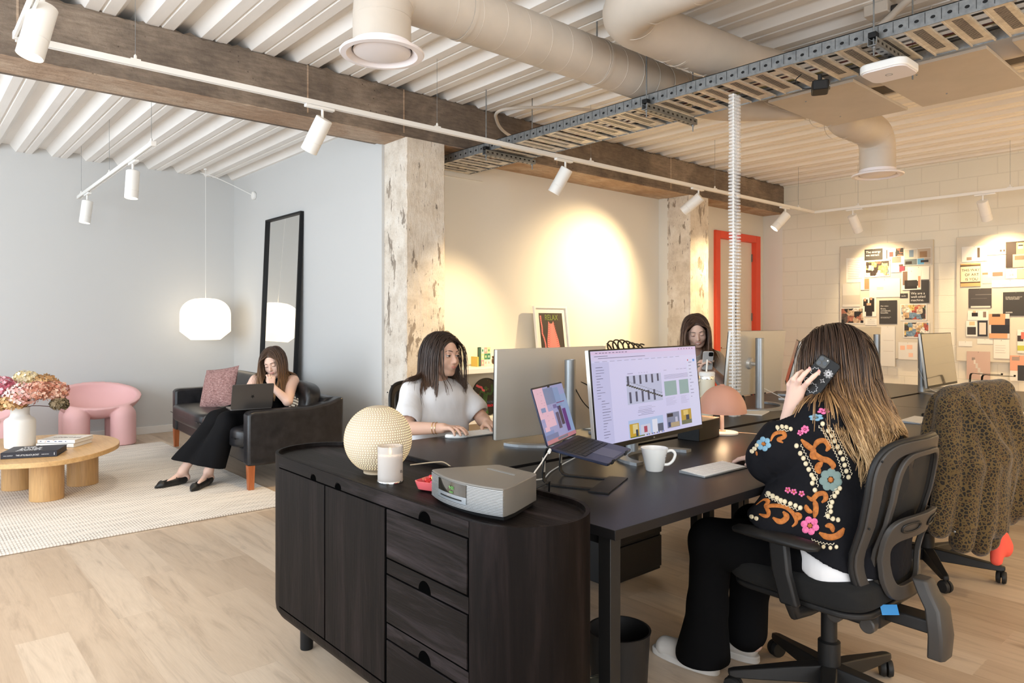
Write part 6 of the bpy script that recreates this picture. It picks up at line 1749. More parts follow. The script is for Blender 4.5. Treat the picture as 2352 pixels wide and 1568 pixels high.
sdfobj('shirt', sh, M('pale_grey_shirt', (.52, .49, .45), .85, bmp=.2, bs=200, bd=.001), P2, folds(.006, 22, 3))
hm2 = hairmat('hair_chestnut', [(0, sr(58, 38, 30)), (.6, sr(92, 64, 48)), (1.2, sr(140, 104, 76))])
cols2 = [(hp_(H2, (0, .06, -.03)), .062), (nb, V3((4.58, 3.12, .80)), .09, .16), (nb - V3((0, 0, .03)), sR, .075, .075), (nb - V3((0, 0, .03)), sL, .075, .075), (sL, eL, .075, .08)]
hair(P2, H2, 1.0, hm2, .44, 1300, cols2, 7, part=.005, back=.22, wave=.010)
f_ = Vector(pn).to_track_quat('Z', 'Y').to_matrix().to_4x4()
phn = thing('phone', 'phone in a pale case held by the smiling person', 'phone', tuple(phc))
obj('case', MB().prism(rrect(-.036, .036, -.074, .074, .011), -.009, 0, f_), M('pale_case', (.66, .64, .62), .3), phn, bev=.002)
obj('camera_island', MB().prism(rrect(-.032, -.002, .038, .070, .008), -.0115, -.009, f_), m_black, phn)
obj('screen', MB().prism(rrect(-.034, .034, -.072, .072, .009), 0, .0006, f_), m_screenoff, phn)

# ======== person on the phone, nearest the camera
P3 = thing('person', 'person with long ombre hair in an embroidered black jacket, phone at the ear', 'person')
H3 = frame((2.488, 1.115, 1.148), (-.10, .985, -.10), (.0, .06, 1))
sk = SDF((2.05, .75, .0), (2.80, 1.80, 1.30), .0040)
head(sk, H3)
nb = V3((2.485, 1.075, 1.015))
sk.cone(hp_(H3, (0, -.028, -.05)), nb, .05, .055, k=.02)
sk.cone(nb, (2.455, 1.06, .84), .07, .12, k=.05); sk.cone((2.455, 1.06, .82), (2.42, 1.03, .55), .12, .14, k=.05)
sL, sR = V3((2.335, 1.085, .958)), V3((2.635, 1.065, .955))
eL, wL = V3((2.305, 1.245, .775)), V3((2.322, 1.192, .940))
eR, wR = V3((2.70, 1.25, .775)), V3((2.60, 1.42, .755))
for a, e, w in ((sL, eL, wL), (sR, eR, wR)):
    sk.cone(nb - V3((0, 0, .03)), a, .055, .052, k=.03); sk.cone(a, e, .05, .042, k=.02); sk.cone(e, w, .040, .0265, k=.012)
# left hand, finger by finger, closed over the phone
C_ = lambda a, b, ra, rb, k=.006: sk.cone(a, b, ra, rb, k=k)
K = {'i': V3((2.304, 1.134, 1.062)), 'm': V3((2.300, 1.154, 1.070)), 'r': V3((2.304, 1.170, 1.068)), 'p': V3((2.318, 1.186, 1.052))}
for q, r0 in (('i', .0135), ('m', .0135), ('r', .0125), ('p', .0115)): C_(wL + (K[q] - K['m']) * .35 + V3((0, 0, .015)), K[q], .0165, r0 - .002, .014)
C_(wL + V3((.012, -.012, .02)), V3((2.333, 1.140, 1.02)), .018, .016, .014)
for ch in ([K['i'], (2.288, 1.108, 1.088), (2.292, 1.090, 1.108), (2.304, 1.078, 1.122)], [K['m'], (2.284, 1.134, 1.094), (2.287, 1.119, 1.115), (2.300, 1.108, 1.130)], [K['r'], (2.290, 1.158, 1.094), (2.298, 1.148, 1.112), (2.315, 1.140, 1.122)], [K['p'], (2.306, 1.182, 1.074), (2.316, 1.176, 1.092), (2.332, 1.166, 1.100)]):
    for j in range(3): C_(ch[j], ch[j + 1], (.0102, .0092, .0082)[j], (.0092, .0082, .0070)[j], .0035)
C_((2.338, 1.150, .985), (2.352, 1.128, 1.02), .0155, .0125); C_((2.352, 1.128, 1.02), (2.364, 1.110, 1.05), .012, .0095)
fingers(sk, wR, (-.2, 1, -.12), (0, 0, -1), (-1, 0, 0), [(.2, .3, .2)] * 4, .95)
for hp2, k_, a_, toe in (((2.32, 1.06, .52), (2.225, 1.43, .50), (2.255, 1.47, .12), (2.24, 1.68, .04)), ((2.52, 1.06, .52), (2.50, 1.44, .51), (2.45, 1.40, .13), (2.45, 1.56, .04))):
    hp2, k_, a_, toe = map(V3, (hp2, k_, a_, toe))
    sk.cone(hp2, k_, .10, .06, k=.03); sk.cone(k_, a_, .055, .035, k=.02); sk.cone(a_, (a_[0], a_[1] - .01, .07), .030, .026, k=.02)
sdfobj('body', sk, m_skin, P3)
for ti, dr in (((2.3035, 1.0765, 1.1245), (.2, -.6, .8)), ((2.2995, 1.1065, 1.1325), (.2, -.6, .8))):
    n_ = Vector((-1, -.2, .3)).normalized(); T_ = Matrix.Translation(Vector(ti) + n_ * .0058) @ n_.to_track_quat('Z', 'Y').to_matrix().to_4x4()
    obj('nail', MB().lathe([(.001, .0012), (.0030, .001), (.0045, -.0006)], n=14, T=T_ @ Matrix.Diagonal((1, 1.3, 1, 1))), m_nail, P3)
for c_, d_ in (((2.301, 1.163, 1.082), (-.4, -.35, .8)), ):
    obj('ring', MB().ring(circ(0, 0, .0118, 24), circ(0, 0, .0098, 24), -.0045, .0045, Matrix.Translation(c_) @ Vector(d_).to_track_quat('Z', 'Y').to_matrix().to_4x4()), m_gold, P3)
face(P3, H3, lids='open', skin=m_skin)
# jacket
jk = SDF((2.05, .76, .48), (2.86, 1.52, 1.09), .005)
jk.cone(nb - V3((0, 0, .06)), (2.46, 1.05, .86), .10, .155, k=.06); jk.cone((2.46, 1.05, .86), (2.42, 1.03, .66), .16, .185, k=.06)
jk.cone((2.40, 1.05, .66), (2.395, 1.05, .53), .205, .238, k=.05, flat=((0, 1, 0), .85))
jk.cone((2.38, 1.08, .80), (2.33, 1.12, .66), .14, .15, k=.05)
jk.cone((2.27, 1.15, .65), (2.235, 1.175, .59), .10, .115, k=.04)
for a, e, w in ((sL, eL, wL), (sR, eR, wR)):
    jk.cone(nb - V3((0, 0, .05)), a - V3((0, 0, .01)), .082, .080, k=.05)
jk.cone(sL - V3((0, 0, .01)), (2.30, 1.19, .85), .082, .100, k=.02); jk.cone((2.30, 1.19, .85), (2.292, 1.235, .812), .098, .084, k=.012)
jk.cone((2.295, 1.24, .81), (2.312, 1.215, .895), .078, .056, k=.02)
jk.cone(sR, (2.69, 1.19, .84), .08, .10, k=.04); jk.cone((2.69, 1.2, .83), (2.68, 1.27, .79), .10, .08, k=.03); jk.cone((2.68, 1.27, .79), (2.63, 1.36, .77), .075, .05, k=.02)
jk.cone(V3((2.316, 1.205, .918)), V3((2.325, 1.18, .99)), .034, .06, k=.006, cut=True)
jk.cone((2.314, 1.211, .912), (2.32, 1.19, .97), .075, .09, k=.002, cut=True) if 0 else None
jk.plane((0, .99, .535), (0, .40, -1.0))
jk.cone(nb + V3((0, .03, .02)), nb + V3((0, .04, .09)), .055, .07, k=.006, cut=True)
m_jk = M('black_cotton_jacket', (.008, .008, .010), .9, spec=.12, bmp=.5, bs=12, bd=.03, stretch=(1, 1, .8))
jko = sdfobj('jacket', jk, m_jk, P3, folds(.006, 17, 12))
bpy.context.view_layer.update()
bvh = BVHTree.FromObject(jko, bpy.context.evaluated_depsgraph_get())
CAM = Vector((0, 0, 1.29))
def on_jacket(zx, zy):
    """point on the garment seen in the direction of a picture position"""
    u_, v_ = 1680 + zx / 2.53, 720 + zy / 2.53
    t = (u_ - 1176) / 1619; w = (738 - v_) / 1619
    d = Vector((.6613 + t * .7501, .7501 - t * .6613, w)).normalized()
    loc, nrm, i_, dist = bvh.ray_cast(CAM, d)
    return (loc, nrm) if loc is not None and 1.8 < dist < 3.0 else None
def thread(name, pts, r, mat, flat=.35, n=6, smooth=True):
    P = []
    for a, b in [(p.x, p.y) for p in bez([(x, y, 0) for x, y in pts], 6)]:
        q = on_jacket(a, b)
        if q: P.append(q)
    if len(P) < 3: return
    pp = [p + nn * .0012 for p, nn in P]
    for _ in range(2): pp = [pp[0]] + [(pp[i - 1] + pp[i] * 2 + pp[i + 1]) / 4 for i in range(1, len(pp) - 1)] + [pp[-1]]
    for i in range(len(pp) - 1):
        if (pp[i + 1] - pp[i]).length > .05: return
    rr = r if hasattr(r, '__len__') else [r * min(1, .35 + 1.6 * min(i, len(pp) - 1 - i) / len(pp) * 2) for i in range(len(pp))]
    obj(name, MB().tube(pp, rr, 8, flat=flat, up=P[0][1]), mat, jko, smooth=60)
def decal(name, poly, mat, parent=None, h=.0022, ctr=None):
    c = ctr or (sum(p[0] for p in poly) / len(poly), sum(p[1] for p in poly) / len(poly))
    V = []; rings_ = (0, .35, .7, 1.0); n = len(poly)
    for k, q in enumerate(rings_):
        for x, y in (poly if k else [c]):
            o_ = on_jacket(c[0] + (x - c[0]) * q, c[1] + (y - c[1]) * q)
            if not o_: return
            V.append(o_[0] + o_[1] * (h if q < 1 else -.001))
    f = [(0, 1 + i, 1 + (i + 1) % n) for i in range(n)]
    for k in range(2): f += [(1 + k * n + i, 1 + (k + 1) * n + i, 1 + (k + 1) * n + (i + 1) % n, 1 + k * n + (i + 1) % n) for i in range(n)]
    ln = [(V[i] - V[0]).length for i in range(1, len(V))]
    if max(ln) > .09: return
    return obj(name, MB().raw(V, f), mat, parent or jko, smooth=50)
m_or = M('orange_embroidery', sr(186, 112, 46), .7, bmp=.6, bs=500, bd=.0015, col2=sr(150, 84, 32), ns=90)
m_iv = M('ivory_thread', sr(214, 202, 178), .7, bmp=.4, bs=400, bd=.001)
m_ivb = M('shell_button', sr(206, 192, 160), .4)
m_te = M('teal_embroidery', sr(112, 132, 128), .7, bmp=.5, bs=400, bd=.001); m_lb = M('blue_embroidery', sr(116, 156, 178), .7, bmp=.5, bs=400, bd=.001)
m_pk = M('pink_embroidery', sr(226, 116, 160), .7, bmp=.5, bs=400, bd=.001, col2=sr(196, 84, 130), ns=120)
chains = [[(530, 640), (562, 680), (583, 708), (600, 740), (617, 773), (633, 808), (648, 845), (658, 880), (668, 915), (681, 950)],
          [(378, 768), (400, 812), (418, 840), (432, 872), (449, 905), (466, 938), (478, 958), (470, 985), (485, 1025)],
          [(195, 1035), (215, 1045), (240, 1060), (265, 1072), (287, 1085), (310, 1092), (342, 1104), (372, 1115), (400, 1128)],
          [(630, 1015), (615, 1038), (600, 1060), (585, 1095), (577, 1120), (577, 1150), (560, 1175), (590, 1192), (620, 1198)],
          [(465, 1330), (500, 1345), (535, 1354), (575, 1360), (610, 1355)], [(268, 662), (295, 657), (320, 660), (345, 670)], [(120, 800), (135, 785), (150, 765)], [(118, 1180), (145, 1190)]]
for ch in chains:
    for x, y in ch:
        r_ = 15 if len(ch) > 5 else 13
        decal('shell_button', [(x + r_ * math.cos(a), y + r_ * 1.1 * math.sin(a)) for a in [PI * k / 5 for k in range(10)]], m_ivb, h=.004)
def zig(pts, dx, dy, amp=5, st=9):
    P = [Vector((x + dx, y + dy, 0)) for x, y in pts]; out = []; k = 0
    for i in range(len(P) - 1):
        n = max(1, int((P[i + 1] - P[i]).length / st)); t = (P[i + 1] - P[i]).normalized()
        for j in range(n):
            k += 1; p = P[i].lerp(P[i + 1], j / n); out.append((p.x - t.y * amp * (-1) ** k, p.y + t.x * amp * (-1) ** k))
    return out
for ch, dx, dy in ((chains[0], -24, 12), (chains[1], 24, -8), (chains[2], 0, 20), (chains[3], -20, 0), (chains[4], 0, -20), (chains[5], 0, 20), (chains[0], 22, -4)):
    thread('zigzag_stitch', zig(ch, dx, dy), [.0016] * 400, m_iv, 1, 5) if 0 else None
    P_ = zig(ch, dx, dy); Q = [on_jacket(*p) for p in P_]; Q = [q[0] + q[1] * .0015 for q in Q if q]
    if len(Q) > 3 and max((Q[i + 1] - Q[i]).length for i in range(len(Q) - 1)) < .04: obj('zigzag_stitch', MB().tube(Q, .0014, 5), m_iv, jko)
scr_ = [([(405, 730), (440, 765), (478, 795), (472, 830), (505, 842)], 16), ([(475, 790), (500, 745), (540, 738), (566, 770), (550, 800)], 14), ([(480, 800), (520, 842), (560, 852), (590, 880), (585, 905)], 16), ([(530, 862), (500, 895), (515, 930)], 16),
        ([(440, 1060), (470, 1080), (500, 1050), (540, 1045), (548, 1075), (525, 1098)], 13), ([(482, 1080), (492, 1130), (482, 1185)], 14), ([(432, 1110), (442, 1140), (470, 1155)], 13),
        ([(145, 1112), (190, 1080), (215, 1092), (200, 1120), (240, 1115), (310, 1122), (360, 1160), (378, 1210), (352, 1238)], 13), ([(195, 1125), (216, 1150), (208, 1178), (162, 1165)], 12), ([(240, 1185), (285, 1210), (322, 1182), (300, 1150)], 15), ([(360, 1160), (400, 1172), (385, 1200)], 11),
        ([(510, 1272), (560, 1298), (620, 1288), (655, 1245)], 16), ([(545, 1235), (580, 1232), (590, 1270)], 13), ([(228, 742), (250, 700), (298, 690), (310, 715), (272, 732), (300, 750)], 12), ([(145, 800), (150, 825)], 9)]
for pts_, w in scr_: thread('embroidered_scroll', pts_, w / 2.53 * 2.3 / 1619 * 1.05, m_or)
def flower(x, y, r, n, mat, mc, ry=1.0):
    for k in range(n):
        a = 2 * PI * k / n + .3; cx_, cy_ = x + r * .6 * math.cos(a), y + r * .6 * math.sin(a) * ry
        decal('petal', [(cx_ + r * .40 * math.cos(b), cy_ + r * .40 * math.sin(b) * ry) for b in [PI * j / 5 for j in range(10)]], mat, h=.0020)
    decal('flower_centre', [(x + r * .25 * math.cos(b), y + r * .25 * math.sin(b) * ry) for b in [PI * j / 4 for j in range(8)]], mc, h=.0050)
flower(577, 965, 72, 7, m_te, m_or); flower(456, 1232, 58, 6, m_pk, m_or); flower(188, 757, 46, 6, m_lb, m_or); flower(428, 672, 26, 6, m_pk, m_pk); flower(492, 603, 46, 6, m_lb, m_te, .5); flower(535, 566, 40, 5, m_pk, m_pk, .5); flower(400, 692, 20, 5, m_pk, m_pk)
for x, y in ((328, 1025), (363, 1035), (408, 1046)): flower(x, y, 20, 5, m_pk, m_or)
# white shirt hem, trousers, shoes
wt = SDF((2.05, .80, .40), (2.72, 1.30, .64), .006)
wt.cone((2.38, 1.04, .57), (2.375, 1.045, .50), .165, .190, k=.03, flat=((0, 1, 0), .80)); wt.cone((2.29, 1.04, .54), (2.285, 1.03, .49), .115, .115, k=.04)
wt.plane((2.19, 1.10, .500), (.10, -.55, -1.0) if 0 else (.0, .35, -1.0))
sdfobj('shirt_tail', wt, m_tee, P3, folds(.007, 22, 6))
pt = SDF((2.02, .80, .02), (2.75, 1.75, .66), .0065)
pt.ell((2.42, 1.04, .50), (.205, .185, .115), .03)
for hp2, k_, hem, w in (((2.31, 1.06, .51), (2.225, 1.43, .495), (2.262, 1.495, .055), .098), ((2.53, 1.06, .51), (2.50, 1.42, .50), (2.455, 1.43, .11), .078)):
    pt.cone(hp2, k_, .125, .082, k=.05); m_ = V3(k_) * .45 + V3(hem) * .55
    pt.cone(k_, m_, .076, .070, k=.03); pt.cone(m_, hem, .068, w, k=.03)
pt.plane((0, 0, .035), (0, .35, -1) if 0 else (0, 0, -1))
sdfobj('trousers', pt, M('black_trousers', (.004, .004, .0045), .95, spec=.1), P3, folds(.004, 20, 8))
m_sn = M('white_sneaker', (.66, .64, .62), .55, bmp=.1, bs=200, bd=.001)
def sneaker(hx, hy, L_, rz_, z0=.0, pitch=0):
    s_ = SDF((-.07, -.05, -.005), (.07, L_ + .05, .14), .0035)
    s_.cone((0, .035, .05), (0, .08, .055), .038, .038, k=.02); s_.cone((0, .08, .045), (0, L_ - .05, .034), .040, .040, k=.02)
    s_.cone((0, .04, .085), (0, .06, .085), .032, .034, k=.02)
    s_.cone((0, .10, .066), (0, .16, .045), .028, .026, k=.02)
    s_.plane((0, 0, .001), (0, 0, -1))
    T_ = Matrix.Translation((hx, hy, z0)) @ rotz(rz_) @ Matrix.Rotation(pitch, 4, 'X')
    o = sdfobj('sneaker', s_, m_sn, P3); o.matrix_basis = T_
    out = [(.0435 * math.cos(a) * (1 if abs(math.sin(a)) < .95 else 1), (L_ / 2 + .0) + (L_ / 2 + .008) * math.sin(a)) for a in [2 * PI * i / 36 for i in range(36)]]
    out = [(math.copysign(abs(x / .0435) ** .75 * .0435, x), y) for x, y in out]
    obj('sole', MB().prism(out, 0, .026), M('sneaker_sole', (.70, .68, .66), .5) if not bpy.data.materials.get('sneaker_sole') else bpy.data.materials['sneaker_sole'], o, bev=.004)
    for k in range(3):
        y = .125 + k * .022
        obj('lace', MB().tube([(x, y + .3 * abs(x) * 0, .089 - k * .010 - abs(x) ** 2 * 12) for x in (-.024, -.012, 0, .012, .024)], .0026, 6), m_sn, o)
sneaker(2.262, 1.435, .265, .06); sneaker(2.455, 1.385, .235, .03, .0, .0)
# phone with a flower patterned case
pc_ = V3((2.335, 1.096, 1.103)); pn = Vector((-.94, -.28, .12)).normalized(); up_ = Vector((.10, -.52, .80)); up_ = (up_ - pn * up_.dot(pn)).normalized(); rt = up_.cross(pn)
Tph = Matrix([[rt[i], up_[i], pn[i], pc_[i]] for i in range(3)] + [[0, 0, 0, 1]])
ph3 = thing('phone', 'phone in a black case with white flower doodles held at the ear', 'phone', (0, 0, 0))
obj('case', MB().prism(rrect(-.0375, .0375, -.073, .073, .012), -.010, 0, Tph), m_black, ph3, bev=.002)
obj('camera_island', MB().prism(rrect(-.034, .002, .032, .069, .009), 0, .0022, Tph), M('camera_grey', (.05, .05, .045), .4), ph3, bev=.001)
for x, y in ((-.0245, .059), (-.0245, .042), (-.008, .050)): obj('camera_lens', MB().prism(circ(x, y, .0068, 20), .002, .0036, Tph), M('lens_black', (.004, .004, .005), .1), ph3)
obj('flash', MB().prism(circ(-.006, .063, .0022, 12), .002, .0030, Tph), m_white, ph3)
dw_ = MB()
def dood(P_, r=.0007): dw_.tube([Tph @ Vector((x, y, .0008)) for x, y in P_], r, 5)
for k in range(9):
    a = 2 * PI * k / 9; c_ = (.020, .028); dood([(c_[0] + .003 * math.cos(a - .25), c_[1] + .003 * math.sin(a - .25)), (c_[0] + .013 * math.cos(a - .16), c_[1] + .013 * math.sin(a - .16)), (c_[0] + .0145 * math.cos(a), c_[1] + .0145 * math.sin(a)), (c_[0] + .013 * math.cos(a + .16), c_[1] + .013 * math.sin(a + .16)), (c_[0] + .003 * math.cos(a + .25), c_[1] + .003 * math.sin(a + .25))])
dood([(.018 + (.009 if k % 2 == 0 else .003) * math.cos(k * PI / 4), -.002 + (.009 if k % 2 == 0 else .003) * math.sin(k * PI / 4)) for k in range(9)])
dood([(-.016 + (.012 if k % 2 else .017) * math.cos(k * PI / 8), .010 + (.012 if k % 2 else .017) * math.sin(k * PI / 8)) for k in range(17)])
dood([(.006 + (.013 if k % 2 else .018) * math.cos(k * PI / 9), -.040 + (.013 if k % 2 else .018) * math.sin(k * PI / 9)) for k in range(19)])
dood([(-.024 + .007 * math.cos(a), -.028 + .007 * math.sin(a)) for a in [k * PI / 6 for k in range(13)]])
obj('doodles', dw_, M('white_doodle', (.8, .8, .82), .5), ph3)['kind'] = 'stuff'
obj('screen', MB().prism(rrect(-.035, .035, -.0705, .0705, .010), -.0106, -.0100, Tph), m_screenoff, ph3)
hm3 = hairmat('hair_ombre', [(0, sr(44, 32, 26)), (.45, sr(70, 50, 38)), (.75, sr(136, 102, 68)), (1.0, sr(192, 154, 106)), (1.3, sr(220, 186, 140))], .34)
cols3 = [(hp_(H3, (0, .06, -.03)), .062), (nb, V3((2.46, 1.05, .86)), .115, .165), (V3((2.46, 1.05, .88)), V3((2.42, 1.03, .66)), .165, .20), (nb - V3((0, 0, .05)), sL, .09, .09), (nb - V3((0, 0, .05)), sR, .09, .09), (V3((2.335, 1.10, 1.10)), .045), (V3((2.15, .835, .86)), V3((2.68, .835, .86)), .075, .075)]
hair(P3, H3, 1.03, hm3, .54, 4600, cols3, 11, part=.0, back=.75, wave=.010, wid=.0020, stiff=.74, fwd=(.06, -.12, 0), clump=48, curl=.052)
# ---------------------------------------------------------------- office chairs
def office_chair(label, loc, rz, base=.0, arms=True, back=True, col=None):
    fm_ = col or m_grayp
    t = thing('office_chair', label, 'office chair', loc, rz, 'black mesh office chairs')
    for k in range(5):
        a = base + k * 2 * PI / 5; c, s = math.cos(a), math.sin(a)
        T = rotz(a)
        rings = []
        for x, w, z0, z1 in ((.03, .032, .065, .125), (.12, .028, .065, .115), (.24, .022, .062, .098), (.315, .019, .062, .088), (.335, .012, .066, .084)):
            rings.append([(x, -w, z0), (x, w, z0), (x, w * .8, z1), (x, -w * .8, z1)])
        lg = obj('base_leg', MB().loft(rings, T), m_blackp, t, bev=.004)
        cx, cy = .318 * c, .318 * s
        Tw = Matrix.Translation((cx, cy, .031)) @ rotz(a * 1.7 + .9) @ Matrix.Rotation(PI / 2, 4, 'X')
        for q in (-1, 1):
            obj('wheel', MB().lathe([(.001, .004 * q), (.030, .004 * q), (.031, .010 * q), (.027, .021 * q), (.022, .022 * q), (.001, .019 * q)] if q > 0 else [(.001, -.019), (.022, -.022), (.027, -.021), (.031, -.010), (.030, -.004), (.001, -.004)], n=28, T=Tw), m_rubber, lg)
        obj('caster_stem', MB().tube([(cx, cy, .03), (cx, cy, .072)], .008, 10), m_blackp, lg)
    obj('gas_column', MB().lathe([(.036, .06), (.036, .20), (.026, .205), (.026, .34), (.001, .34)], n=28), m_blackp, t)
    obj('mechanism', MB().prism(rrect(-.085, .085, -.20, .10, .02), .325, .385), m_blackp, t, bev=.006)
    for x in (-.05, .055): obj('tension_knob', MB().lathe([(.001, 0), (.022, 0), (.024, .006), (.024, .03), (.020, .034), (.001, .034)], n=24, T=Matrix.Translation((x * 0 - .10, -.13 - x, .348)) @ Matrix.Rotation(-PI / 2, 4, 'Y')), m_grayp, t)
    obj('seat_cushion', MB().loft(squad(.50, .49, .10, .35, 40), T=Matrix.Translation((0, .02, .445))), M('black_seat_fabric', (.005, .005, .005), .95, bmp=.4, bs=300, bd=.001) if not bpy.data.materials.get('black_seat_fabric') else bpy.data.materials['black_seat_fabric'], t)
    obj('seat_pan', MB().prism(rrect(-.235, .235, -.22, .25, .09, 8), .385, .405), m_blackp, t, bev=.006)
    if arms:
        for q in (-1, 1):
            am = obj('armrest', MB().loft([[(q * .285 + w * math.cos(a), y, z + h_ * math.sin(a)) for a in [2 * PI * i / 14 for i in range(14)]] for y, w, z, h_ in ((-.11, .018, .598, .008), (-.09, .036, .600, .014), (.0, .043, .602, .017), (.12, .041, .602, .016), (.17, .030, .600, .013), (.185, .010, .598, .006))]), m_blackp, t, smooth=70)
            obj('arm_post', MB().loft([[(q * .285 + a * .016, y + b * .030, z) for a, b in ((-1, -1), (1, -1), (1, 1), (-1, 1))] for y, z in ((.02, .595), (.01, .50), (-.02, .40))] ), m_blackp, am, bev=.008)
            obj('arm_bracket', MB().tube([(q * .285, -.02, .41), (q * .27, -.025, .372), (q * .20, -.03, .368), (q * .08, -.03, .365)], .020, 12), m_blackp, am)
    if back:
        def bp(x, v, off=0):
            """point on the curved backrest: x sideways, v height 0..1"""
            z = .415 + v * .515
            y = -.205 - .075 * v - .045 * math.sin(v * PI) * .0 + .030 * (1 - math.cos(v * PI * .9)) * -.35 + .055 * (x / .23) ** 2 * (.4 + .6 * v) - .03 * math.exp(-((v - .28) / .2) ** 2) * -1
            return Vector((x, y - off, z))
        def out(w0, w1, r, inset=0):
            P = []
            for i in range(61):
                a = 2 * PI * i / 60; ca, sa = math.cos(a), math.sin(a)
                sx = math.copysign(abs(ca) ** .45, ca); sv = math.copysign(abs(sa) ** .45, sa)
                v = .5 + .5 * sv * (1 - inset); w = (w0 + (w1 - w0) * v) * (1 - inset * 1.2)
                P.append((sx * w, v))
            return P
        o1 = out(.195, .232, 0)
        def shell(name, O, I, o0, o1_, m__, wrap=0):
            n_ = len(O); V = []
            for P_, off in ((O, o0), (O, o1_), (I, o1_), (I, o0)):
                for x, v in P_: V.append(bp(x, v, off - wrap * (abs(x) / .2) ** 3))
            F = []
            for k_ in range(4):
                for i_ in range(n_ - 1): F.append((k_ * n_ + i_, k_ * n_ + i_ + 1, ((k_ + 1) % 4) * n_ + i_ + 1, ((k_ + 1) % 4) * n_ + i_))
            return obj(name, MB().raw(V, F), m__, t, bev=.003, smooth=50)
        iw = [(x * (1 - .036 / .21), .5 + (v - .5) * .86) for x, v in o1]
        shell('back_frame', o1, iw, .012, -.008, fm_)
        obj('frame_edge', MB().tube([bp(x, v, -.004) for x, v in o1], .010, 8, cap=False), m_blackp, t, smooth=80)
        # mesh
        g = MB(); n = 14; V = []; F = []
        for j in range(n + 1):
            v = .02 + .96 * j / n
            for i in range(n + 1):
                w = (.195 + .037 * v) * (.97 if .1 < v < .9 else .86); V.append(bp(-w + 2 * w * i / n, v, -.004))
        for j in range(n):
            for i in range(n): F.append((j * (n + 1) + i, j * (n + 1) + i + 1, (j + 1) * (n + 1) + i + 1, (j + 1) * (n + 1) + i))
        mm = bpy.data.materials.get('back_mesh') or M('back_mesh', (.012, .012, .012), .8, alpha=.86)
        obj('back_mesh', MB().raw(V, F), mm, t, smooth=180)
        o2 = out(.150, .182, 0, .13)
        shell('inner_frame', [(x * 1.02, v) for x, v in o2], [(x * .90, .5 + (v - .5) * .93) for x, v in o2], .022, .008, fm_)
        # lumbar ring and spine strut behind
        lm = [bp(x, v, .055 - .03 * abs(x) / .15) for x, v in ((-.165, .50), (-.155, .30), (-.12, .12), (0, .07), (.12, .12), (.155, .30), (.165, .50), (.12, .545), (0, .53), (-.12, .545), (-.165, .50))]
        def rr2(w0, w1, v0, v1, n_=48, e=.42):
            P = []
            for i in range(n_ + 1):
                a = 2 * PI * i / n_; ca, sa = math.cos(a), math.sin(a)
                sx = math.copysign(abs(ca) ** e, ca); sv = math.copysign(abs(sa) ** e, sa); v = (v0 + v1) / 2 + (v1 - v0) / 2 * sv
                P.append((sx * (w0 + (w1 - w0) * (sv * .5 + .5)), v))
            return P
        shell('lumbar_bracket', rr2(.120, .168, .03, .56), rr2(.082, .132, .11, .41), .060, .042, fm_, .032)
        for q in (-1, 1):
            shell('lumbar_slot_rim', [(q * .075 + x * .5, v) for x, v in rr2(.085, .10, .455, .525, 24, .7)], [(q * .075 + x * .42, v) for x, v in rr2(.085, .10, .468, .512, 24, .7)], .064, .058, m_blackp, .032)
        sp = [(-.292, .50), (-.31, .46), (-.335, .42), (-.345, .34), (-.34, .27)]
        obj('spine', MB().loft([[(a * w, y + b * .020, z) for a, b in ((-1, -1), (-.6, -1.4), (.6, -1.4), (1, -1), (1, 1), (-1, 1))] for (y, z), w in zip(sp, (.030, .035, .045, .048, .040))]), fm_, t, bev=.006)
        obj('spine_link', MB().prism(rrect(-.04, .04, -.33, -.14, .01), .345, .385), m_blackp, t, bev=.005)
        for v in (.1, .5, .9):
            for q in (-1, 1): obj('screw', MB().ball(bp(q * (.195 + .037 * v) * (.99 if v == .5 else .93), v, .019), .004, 8), m_black, t)
    return t
oc = office_chair('dark office chair carrying the person on the phone', (2.405, 1.09, 0), -.04, base=math.radians(-12) + .04)
obj('maker_label', MB().prism([(-.03, -.012), (.028, -.016), (.030, .014), (-.028, .018)], 0, .001, Matrix.Translation((-.09, -.235, .402)) @ rotz(-.5) @ Matrix.Rotation(1.1, 4, 'X')), M('blue_label', sr(40, 120, 180), .5), oc)
lc = office_chair('office chair under the leopard print coat', (4.03, 1.32, 0), -.36, base=math.radians(212) + .36, arms=False)
office_chair('black office chair of the person in the white tee', (2.40, 3.30, 0), PI + .10, arms=False)
office_chair('black office chair at the right frame edge past the leopard coat', (5.66, 1.10, 0), -.4, base=.3)
office_chair('black chair back seen between the far monitor and the phone hand', (6.20, 3.25, 0), PI + .35)
office_chair('black office chair under the smiling person', (4.60, 3.20, 0), PI - .7, arms=False)

